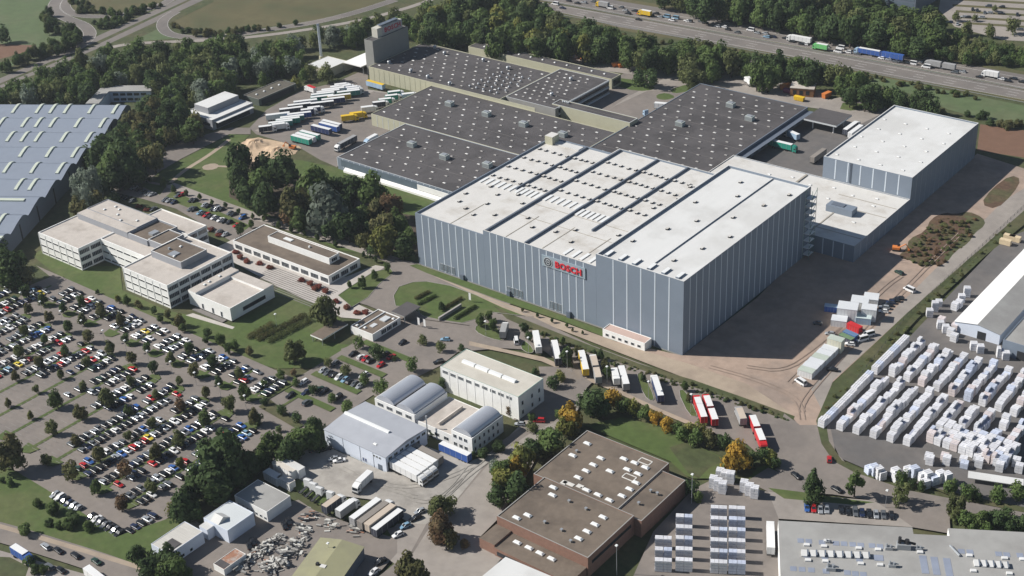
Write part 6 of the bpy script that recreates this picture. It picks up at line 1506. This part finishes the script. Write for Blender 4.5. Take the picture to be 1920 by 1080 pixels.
T = thing('garden_wall', 'low concrete wall standing on the oval lawn', 'wall', (*W2(845, 590), 0)); a, c = W2(*f(1372,255)), W2(*f(1540,150)); dd = (Vector(c)-Vector(a)).normalized(); nn = Vector((-dd.y, dd.x))*.3
b = MB(); b.prism([tuple(Vector(a)-nn), tuple(Vector(c)-nn), tuple(Vector(c)+nn), tuple(Vector(a)+nn)], 0, 2.0); b.build('wall', WALL_C, T)
b = MB(); b.prism([tuple(Vector(a)-nn*1.4), tuple(Vector(c)-nn*1.4), tuple(Vector(c)+nn*1.4), tuple(Vector(a)+nn*1.4)], 2.001, 2.15); b.build('coping', KERB, T)
for (x, y) in ((30,900),(100,925),(340,1020),(405,1050),(480,1075),(90,910)): 
    q = Z[1,1](x, y); 
for fz, pts in ((Z[1,1], ((30,895),(105,925),(345,1020),(405,1048),(470,1072))), (Z[2,1], ((600,100),(680,145),(760,185),(820,185),(440,5),(520,25))), (Z[1,0], ((1770,810),(1800,850),(1850,880),(1040,465),(1100,490),(1580,640),(1640,680)))):
    for (x, y) in pts:
        p = W(*fz(x, y), .8); r = thing('shrub', None, 'shrub', (p[0], p[1], gz(p[0], p[1])), 'red shrubs round the plaza')
        c = link('crown', CM[('round', int(rng.integers(4)))], r, (0,0,.8), 0, (3.2, 3.0, 1.7)); c.material_slots[0].link = 'OBJECT'; c.material_slots[0].material = LEAF['red']
        later(r, 'red-leaved', 'shrub', 'on the plaza and its edges')

# ------------------------------------------------------------------ block yard: wrapped block stacks
def stack_mesh(v, tint):
    r = random.Random(v*7+tint); b = MB(); nl = [3, 4, 3, 4, 2][v]; z = .15
    for (x,) in ((-1.0,), (0,), (1.0,)): b.box(x-.1, -1.1, 0, x+.1, 1.1, .14, 2)
    for k in range(nl):
        j = r.uniform(-.06, .06)
        for s in (-1, 1):
            if k == nl-1 and v in (1, 2) and s == (1 if v == 1 else -1): continue
            b.box(-1.3+(0 if s < 0 else 1.32)+j, -1.31+r.uniform(0,.05), z, -.02+(0 if s < 0 else 1.32)+j, 1.31-r.uniform(0,.05), z+.90, 0)
            b.box(-1.22+(0 if s < 0 else 1.32)+j, -1.2, z+.90, -.10+(0 if s < 0 else 1.32)+j, 1.2, z+1.07, 1)
            if k == nl-1:
                for yy in (-.86, 0, .86): b.box(-1.3+(0 if s < 0 else 1.32)+j, yy-.33, z+.905, -.02+(0 if s < 0 else 1.32)+j, yy+.33, z+1.12, 0)
        z += 1.06
    return b.mesh('block_stack', [WRAP[tint], SEAM, WOOD])
SM = {(v, t): stack_mesh(v, t) for v in range(5) for t in range(3)}
TN = ('white', 'bluish white', 'pinkish white'); HN = ('', 'stepped ', 'stepped ', 'tall ', 'low ')
def bstack(x, y, rz, place, group, v=None, t=None):
    v = int(rng.choice(5, p=[.56,.11,.11,.16,.06])) if v is None else v; t = int(rng.choice(3, p=[.76,.14,.10])) if t is None else t
    o = link('block_stack', SM[(v, t)], None, (x, y, gz(x, y)), rz); o['category'] = 'block stack'; o['group'] = group
    later(o, HN[v]+TN[t], 'block stack', place); return o
GY = 'wrapped block stacks in the yard'
nst = 0
for k in range(-1, 11):
    x = -178.3+5.9*k
    if k >= 0:
        y = 443.5
        while y < 471:
            if PX((x, y, 2))[0] < 1935: bstack(x+rng.normal(0,.12), y, rng.normal(0,.015), f'in the {ordn(k+1)} upper yard row', GY); nst += 1
            y += 2.75
    if 0 <= k <= 4:
        y = 400+1.2*k
        while y < 437:
            if PX((x, y, 2))[0] < 1935: bstack(x+rng.normal(0,.12), y, rng.normal(0,.015), f'in the {ordn(k+1)} lower yard row', GY); nst += 1
            y += 2.75
    elif 5 <= k <= 9:
        y = 411.0 if k < 9 else 408
        while y < 436:
            if PX((x, y, 2))[0] < 1935 and rng.random() < .93:
                bstack(x+rng.normal(0,.15), y, rng.normal(0,.03), f'in the {ordn(k+1)} lower yard row', GY); nst += 1
                if y < 424: bstack(x+2.75, y, rng.normal(0,.03), f'in the {ordn(k+1)} lower yard row', GY); nst += 1
            y += 2.75
y = 398
while y < 469:
    if abs(y-438) > 1: bstack(-184.6, y, R(90), "in the yard's boundary line", 'boundary line of block stacks', 0, 0 if rng.random() < .75 else 1); nst += 1
    y += 2.9
f = Z[3,3]
for (x, y) in ((1205,190),(1212,225),(1325,190),(1338,225),(1465,215),(1472,250),(1570,200),(1580,245),(1715,235),(1735,275),(1860,240),(1880,285)):
    p = W(*f(x, y), 1.5); bstack(p[0], p[1], R(12), 'among loose stacks, yard front', 'loose block stacks', int(rng.choice([0,4]))); nst += 1
for (x, y) in ((760,290),(795,300),(830,315),(850,325),(955,320),(965,345),(1050,310),(1095,325),(1150,345),(1195,360),(1240,375),(1290,360),(1340,370),(1180,390)):
    p = W(*f(x, y), 1.5); bstack(p[0], p[1], R(60), 'in the row along the lower street', 'block stacks along the street', int(rng.choice([0,3]))); nst += 1
f = Z[3,2]; A30 = R(30)
def lowrow(cols, ys, slope, place):
    global nst
    for cx_ in cols:
        for y_ in ys:
            p = W(*f(cx_, y_+slope*(cx_-cols[0])), 1.6)
            for s in (-1, 1):
                q_ = bstack(p[0]+math.cos(A30)*s*1.36, p[1]+math.sin(A30)*s*1.36, A30, place, 'block stacks by the grey roofed hall', 3, 0 if rng.random() < .7 else 1); q_.scale = (1, .72, 1.0); nst += 1
lowrow((1550,1685), [625+82*k for k in range(6)], .03, "in the grey hall's double row"); lowrow((1290,), (690,772,855,938,1020), 0, "in the brick hall's single row"); lowrow((1135,), (855,940,1022), 0, 'nearest the brick hall wall')
for (x, y) in ((1560,330),(1600,345),(1640,365),(1510,400),(1545,420),(1580,440),(1740,430),(1780,455),(1820,475)):
    p = W(*f(x, y), 1.5); bstack(p[0], p[1], R(20), 'on the corner by the golden tree', 'block stacks by the lawn', 3, 0); nst += 1
print('stacks', nst)
f = Z[2,3]
for (x, y) in ((1290,290),(1330,320),(1370,345),(1400,310),(1440,300),(1395,385),(1540,450),(1590,470),(1740,505),(1780,520),(1300,260),(1430,130),(1450,90),(1490,50),(1400,150),(1210,200),(1250,160),(1280,120)):
    p = W(*f(x, y), 1.5); bstack(p[0], p[1], R(rng.choice([0, 30])), 'around the gabled white hall', 'block stacks by the gabled hall'); 
f = Z[1,3]
for (x, y) in ((1810,710),(1780,745),(1850,720)):
    p = W(*f(x, y), 1.2); b = MB()
    for k in range(4): b.box(-2.5, -1.1, .1+.6*k, 2.5, 1.1, .62+.6*k, 0)
    for k in (-1, 1): b.box(k*1.6-.1, -1.12, .02, k*1.6+.1, 1.12, .1, 0)
    o = b.build('timber_stack', mat('fresh_timber', (.62,.50,.33), var=.12, scale=1), loc=(p[0], p[1], gz(p[0], p[1])), local=True); tag(o, None, 'timber stack', 'timber stacks'); later(o, 'pale yellow', 'timber stack', 'at the right edge beyond the fence')

# ------------------------------------------------------------------ construction cabins
def cabin(f, pts, side, roof, L_, Wd, Hh, rz, label, z=0, name='site_cabin', cat='cabin', group='site cabins beside the striped warehouse'):
    p = W(*f(*pts), z+Hh); t = thing(name, label, cat, (p[0], p[1], gz(p[0], p[1])+z), group); t.rotation_euler.z = rz
    b = MB(); b.box(-L_/2, -Wd/2, 0, L_/2, Wd/2, Hh-.12, 0); 
    n = int(L_/1.2)
    for k in range(n): b.box(-L_/2+.3+k*L_/n, -Wd/2-.03, .2, -L_/2+.36+k*L_/n, -Wd/2-.003, Hh-.3, 1)
    b.build('cabin_body', [side, METAL], t, local=True)
    b = MB(); b.box(-L_/2-.06, -Wd/2-.06, Hh-.118, L_/2+.06, Wd/2+.06, Hh, 0); b.build('roof', roof, t, local=True)
    return t
f = Z[2,3]; CB = TRP['white']; CR_ = mat('cabin_roof', (.60,.62,.64), var=.06)
cabin(f, (775,70), CB, CR_, 6, 6, 3.0, R(20), 'square white cabin at the back of the cabin group')
t = cabin(f, (690,95), CB, CR_, 7, 6, 5.4, R(20), 'tall white cabin block in the middle of the cabin group')
t = cabin(f, (600,140), CB, CR_, 8, 6.5, 6.0, R(20), 'largest grey-white double-decker cabin of the group')
t = cabin(f, (760,150), CB, CR_, 6, 5, 5.6, R(20), 'white double cabin on the right above the red container')
cabin(f, (720,215), TRP['lightblue'], mat('pale_green_grey_roof', (.5,.58,.58)), 6, 5, 3.0, R(20), 'pale blue-green roofed cabin behind the red container')
cabin(f, (535,235), CB, CR_, 6.2, 4.8, 2.9, R(20), 'low white cabin with dark vents at the front left')
cabin(f, (480,140), TRP['blue'], TRP['lightblue'], 6, 2.6, 2.6, R(20), 'blue container in the shadow behind the cabins', name='container', cat='container')
cabin(f, (650,285), TRP['red'], TRP['red'], 6, 2.6, 2.8, R(-12), 'bright red container in front of the cabins', name='container', cat='container')
cabin(f, (620,345), TRP['blue'], mat('blue_cont_roof', (.12,.20,.34)), 6, 2.5, 2.6, R(-10), 'blue container just below the red one', name='container', cat='container')
cabin(f, (590,370), TRP['dark'], mat('green_cont_roof', (.14,.22,.12)), 6, 2.5, 2.4, R(-10), 'dark container with green cover below the blue one', name='container', cat='container')
nb = 7
for k in range(nb):
    q = (290+ (500-290)*k/(nb-1)*.98, 620-(620-425)*k/(nb-1))
    tall = k == nb-1
    cabin(f, q if not tall else (510,385), mat('cream_cabin', (.62,.60,.48)) if tall else CB, CR_ if k % 3 else mat('greenish_cabin_roof', (.45,.50,.44)), 6.0, 3.6, 5.6 if tall else 2.8, R(3), 'tall cream double cabin at the far end of the cabin row' if tall else f'{ordn(k+1)} cabin from the near end of the long cabin row')
p = W(1681, 468, 1); 
def digger(x, y, rz, label, colr=TRP['orange']):
    t = thing('excavator', label, 'excavator', (x, y, gz(x, y))); t.rotation_euler.z = rz
    b = MB()
    for s in (-1, 1): b.loft([[(-1.6,s*1.1-.3,.1),(-1.9,s*1.1-.3,.45),(-1.6,s*1.1-.3,.8),(1.6,s*1.1-.3,.8),(1.9,s*1.1-.3,.45),(1.6,s*1.1-.3,.1)],[(-1.6,s*1.1+.3,.1),(-1.9,s*1.1+.3,.45),(-1.6,s*1.1+.3,.8),(1.6,s*1.1+.3,.8),(1.9,s*1.1+.3,.45),(1.6,s*1.1+.3,.1)]])
    b.build('tracks', TYRE, t, local=True)
    b = MB(); b.box(-1.9,-1.3,.9,1.4,1.3,1.9); b.build('body', colr, t, local=True)
    b = MB(); b.box(.2,.3,1.91,1.4,1.25,3.0,0); b.build('cab', GLASS, t, local=True)
    b = MB(); b.tube((1.2,-.3,1.9),(3.8,-.3,3.8),.25); b.tube((3.8,-.3,3.8),(5.2,-.3,1.6),.2); b.box(4.8,-.8,.7,5.7,.2,1.6); b.build('digging_arm', colr, t, local=True)
digger(p[0], p[1], R(20), 'orange excavator at the edge of the shadow on the building ground')
p = W(548, 277, 1); digger(p[0], p[1], R(200), 'orange excavator on the sand heap ground')
# ------------------------------------------------------------------ skips, containers and yard things at the back
def skip(f, x, y, colr, rz, label, L_=6, Hh=2.4):
    p = W(*f(x, y), Hh); t = thing('skip_container', label, 'container', (p[0], p[1], gz(p[0], p[1])), 'containers at the back of the plant'); t.rotation_euler.z = rz
    b = MB(); b.loft([[(-L_/2+.4,-1.1,.2),(L_/2-.2,-1.1,.2),(L_/2-.2,1.1,.2),(-L_/2+.4,1.1,.2)],[(-L_/2,-1.25,Hh-.15),(L_/2,-1.25,Hh-.15),(L_/2,1.25,Hh-.15),(-L_/2,1.25,Hh-.15)]]); b.build('body', colr, t, local=True)
    b = MB(); b.box(-L_/2-.05,-1.3,Hh-.149,L_/2+.05,1.3,Hh); 
    for k in range(5): b.box(-L_/2+.6+k*1.1,-1.3,.3,-L_/2+.75+k*1.1,-1.26,Hh-.16)
    b.build('rim', colr, t, local=True)
f = Z[0,2]
skip(f, 490,405, TRP['lightblue'], R(60), 'pale blue container leftmost in the row under the tree belt'); skip(f, 545,415, TRP['orange'], R(60), 'orange container between the pale blue and pink-orange ones'); skip(f, 590,420, TRP['orange'], R(60), 'third container, orange with pale top, under the tree belt')
skip(f, 785,470, TRP['orange'], R(60), 'left one of the orange pair by the curved road'); skip(f, 830,475, TRP['orange'], R(60), 'right one of the orange pair by the curved road'); skip(f, 928,490, TRP['grey'], R(30), 'grey container between the orange pair and the yellow one'); skip(f, 1015,505, TRP['yellow'], R(10), 'yellow container under the trees'); skip(f, 1065,512, TRP['grey'], R(10), 'small grey container right of the yellow one', 4)
f = Z[0,3]
skip(f, 130,630, TRP['orange'], R(80), 'orange container with pale roof left of the brown barrack', 7, 3); skip(f, 440,695, TRP['orange'], R(80), 'orange-brown container right of the brown barrack', 6, 3); skip(f, 235,725, TRP['yellow'], R(0), 'yellow container before the brown barrack', 6); skip(f, 155,670, mat('purple_paint', (.20,.06,.12)), R(0), 'dark purple container beside the brown barrack')
c = W(*f(265,640), 5); T = thing('brown_barrack', 'brown timber barrack with pale flat roof behind the right-hand dark hall', 'barrack', (c[0], c[1], 0)); T.rotation_euler.z = R(20)
b = MB(); b.box(-6.5,-5,0,6.5,5,4.8); b.build('wall', mat('brown_boards', (.26,.13,.06), var=.2), T, local=True)
b = MB(); b.box(-6.8,-5.3,4.81,6.8,5.3,5.15); b.build('roof', ROOF_P, T, local=True)
b = MB()
for k in range(3): b.box(-5+3.6*k,-5.06,1.2,-3+3.6*k,-5.005,3.6)
b.build('opening', DARK, T, local=True)
# white tank and sheds of the freight yard
f = Z[3,1]
for k, (x, y, L_, Wd, Hh, l) in enumerate(((265,245,14,3.0,3.6,'rear white container of the white shed cluster by the freight yard'),(215,262,13,2.8,3.5,'pinkish white container beside the rear one in the shed cluster'),(125,310,9,3.0,3.4,'front left white container of the shed cluster'),(225,350,8,2.8,3.4,'short beige container at the front of the shed cluster'))):
    cabin(f, (x, y), WALL_W, mat('cream_container_roof', (.58,.54,.48), var=.08) if k % 2 else ROOF_W2, L_*.8, Wd, Hh, R(-3), l, group='containers by the freight yard', name='container', cat='container')
# scrap yard heaps: countless loose pieces
b = MB(); r = random.Random(11)
gm = [mat('scrap_grey', (.30,.29,.27), var=.3, scale=1), mat('scrap_pale', (.55,.54,.50), var=.2, scale=1), mat('scrap_dark', (.07,.07,.075), var=.4, scale=1), RUST]
f8 = lambda x, y: (360+x/5.647, 940+y/5.65)
for (a, c, n, wd, hh_) in (((960,370),(480,740),240,2.6,2.2),((1150,440),(820,760),300,3.6,2.6),((1130,260),(1240,330),90,3.0,1.4),((1180,180),(1290,170),70,2.6,2.2),((1420,230),(1500,300),60,2.5,2.0),((1680,270),(1760,350),70,2.2,1.4),((740,700),(830,640),70,2,1.4),((640,560),(760,520),60,2,1.4)):
    p, q = W2(*f8(*a), .5), W2(*f8(*c), .5)
    for k in range(n):
        t = r.random(); x = p[0]+(q[0]-p[0])*t+r.gauss(0, wd*.4); y = p[1]+(q[1]-p[1])*t+r.gauss(0, wd*.4); z = abs(r.gauss(0, hh_*.4)); sx, sy, sz = r.uniform(.2,1.3), r.uniform(.15,.5), r.uniform(.1,.5); a_ = r.uniform(0, 3.14) if n > 200 else r.uniform(-.3,.3)+.5
        ca_, sa_ = math.cos(a_), math.sin(a_)
        b.box(-sx,-sy,0,sx,sy,sz,r.choice((0,0,1,1,2,2,3) if n < 200 else (0,1,1,0,2)), fr=lambda X, Y, Zz: (x+X*ca_-Y*sa_, y+X*sa_+Y*ca_, z+Zz+.1))
o = b.build('scrap_heap', gm); tag(o, 'long grey heaps of scrap pieces in the yard beside the olive roof', 'scrap heap', None, 'stuff')
# sand heap with ridges
for (x, y, rx, h, l) in ((478,272,9,2.6,'pale sand heap left of the excavator'),(520,285,11,2.0,'wide flat sand heap in front of the excavator'),(300,268,12,2.2,'brown earth heap beside the trees left of the yard')):
    p = W2(x, y); me = bpy.data.meshes.new('sand_heap'); vs, fs = [], []; n = 20; rings = 6; r = random.Random(x)
    for j in range(rings+1):
        for k in range(n):
            a = 2*math.pi*k/n; rad = rx*j/rings*(1+.18*math.sin(3*a+x)+.1*math.sin(7*a)); vs.append((rad*math.cos(a), rad*math.sin(a), h*(math.cos(math.pi*min(1,j/rings))+1)/2*(1+r.uniform(-.2,.2))-(.1 if j == rings else 0)))
    for j in range(rings):
        for k in range(n): fs.append((j*n+k, (j+1)*n+k, (j+1)*n+(k+1)%n, j*n+(k+1)%n))
    me.from_pydata(vs, [], fs); me.materials.append(SAND if x > 400 else DIRT); o = link('sand_heap', me, None, (p[0], p[1], gz(*p))); tag(o, l, 'heap')
# ------------------------------------------------------------------ lamps and flags
def lamp_meshes():
    b = MB(); b.tube((0,0,0),(0,0,1),.011,.007,n=6); p_ = b.mesh('pole', METAL); b = MB(); b.loft([[(-.45,-.45,0),(.45,-.45,0),(.45,.45,0),(-.45,.45,0)],[(-.35,-.35,.28),(.35,-.35,.28),(.35,.35,.28),(-.35,.35,.28)]]); return p_, b.mesh('lamp_head', SKYL)
LP, LH = lamp_meshes()
def lamp(px, py, h, place):
    x, y, _ = W(px, py, h); t = thing('street_lamp', None, 'lamp', (x, y, gz(x, y)), 'street lamps'); link('pole', LP, t, (0,0,0), 0, (h, h, h)); link('lamp_head', LH, t, (0,0,h-.02)); later(t, 'white-headed', 'street lamp', place)
for (x, y) in ((990,633),(1063,662),(1138,690),(1216,718),(1296,742)): lamp(x, y, 8, 'between the parked trucks')
for (x, y) in ((1156,1023),(1298,893)): lamp(x, y, 12, 'behind the brick hall')
for k in range(-1, 10):
    p = PX((-503+14.4*k+4, 285.2, 6)); lamp(p[0], p[1], 6, 'on the car park cross road')
for (x, y) in ((910,605),(1663,923),(235,322),(653,790),(615,1022),(850,690),(516,590)): lamp(x, y, 7, 'scattered over the site')
for (x, y, l) in ((783,605,'left white banner by the gatehouse forecourt'),(794,608,'right white banner by the gatehouse forecourt'),(879,560,'white banner on the oval lawn edge')):
    p = W(x, y, 2); t = thing('banner', l, 'banner', (p[0], p[1], gz(p[0], p[1])), 'white banners'); b = MB(); b.tube((0,0,0),(0,0,4.5),.07); b.build('pole', METAL, t, local=True); b = MB(); b.box(.08,-.03,1.0,1.2,.03,4.3); b.build('cloth', TRP['white'], t, local=True)
# fence of the site along the dirt road, guard rails of the motorway
def fence(label, P, h, step, m, rail, name='wire_fence', cat='fence'):
    t = thing(name, label, cat, (*P[0], 0)); b = MB(); rl = MB(); pts = []
    for a, c in zip(P[:-1], P[1:]):
        L_ = math.dist(a, c); n = max(1, int(L_/step))
        pts += [(a[0]+(c[0]-a[0])*k/n, a[1]+(c[1]-a[1])*k/n) for k in range(n)]
    pts.append(P[-1]); pm = MB(); pm.box(-.06,-.06,0,.06,.06,h); me = pm.mesh('post', m)
    for p in pts[:100]: link('post', me, t, (p[0]-P[0][0], p[1]-P[0][1], 0))
    for a, c in zip(pts[:-1], pts[1:]):
        for z, hh_ in rail:
            d = (Vector(c)-Vector(a)).normalized(); nn = Vector((-d.y, d.x))*.03
            rl.prism([tuple(Vector(a)-nn), tuple(Vector(c)-nn), tuple(Vector(c)+nn), tuple(Vector(a)+nn)], z, z+hh_)
    rl.build('rails', m, t); return t
fence('wire fence between the dirt road and the block yard', [W2(1548, 790), W2(1700,596), W2(1920,390)], 2.0, 4, CHASS, ((.6,.05),(1.2,.05),(1.9,.06)))
q = lambda t, o_: tuple(Vector(A0)+mwd*t+mwn*o_)
fence('steel guard rail along the middle of the motorway', [q(-40,-.3), q(mwl*.5,-.3), q(mwl+30,-.3)], .8, 5, METAL, ((.5,.3),), 'guard_rail', 'guard rail')
fence('steel guard rail on the near edge of the motorway', [q(-40,-19.5), q(mwl*.5,-19.5), q(mwl+30,-19.5)], .8, 5, METAL, ((.5,.3),), 'guard_rail', 'guard rail')
T = thing('open_shelter', 'white roofed open shelter along the lower street at the right', 'shelter', (*W2(1865, 910), 0)); T.rotation_euler.z = R(20)
b = MB(); b.box(-9,-2,2.7,9,2,2.95); b.build('shelter_roof', ROOF_W2, T, local=True)
for k in range(4):
    b = MB(); b.tube((-8+5.3*k,1.6,0),(-8+5.3*k,1.6,2.7),.12); b.build('post', METAL, T, local=True)
settle_labels()
# ------------------------------------------------------------------ air
hz = MB(); hz.box(-3300, -900, -1.0, 1700, 4100, 306.0)
hm = bpy.data.materials.new('haze_air'); hm.use_nodes = True; hn = hm.node_tree
hn.nodes.remove(hn.nodes['Principled BSDF'])
pvn = hn.nodes.new('ShaderNodeVolumePrincipled'); pvn.inputs['Color'].default_value = (0.82, 0.90, 1.0, 1); pvn.inputs['Density'].default_value = 0.00006; pvn.inputs['Anisotropy'].default_value = 0.2
hn.links.new(pvn.outputs[0], hn.nodes['Material Output'].inputs['Volume'])
o = hz.build('haze', hm, local=True); tag(o, 'thin pale summer haze over the whole plant', 'haze', None, 'stuff')
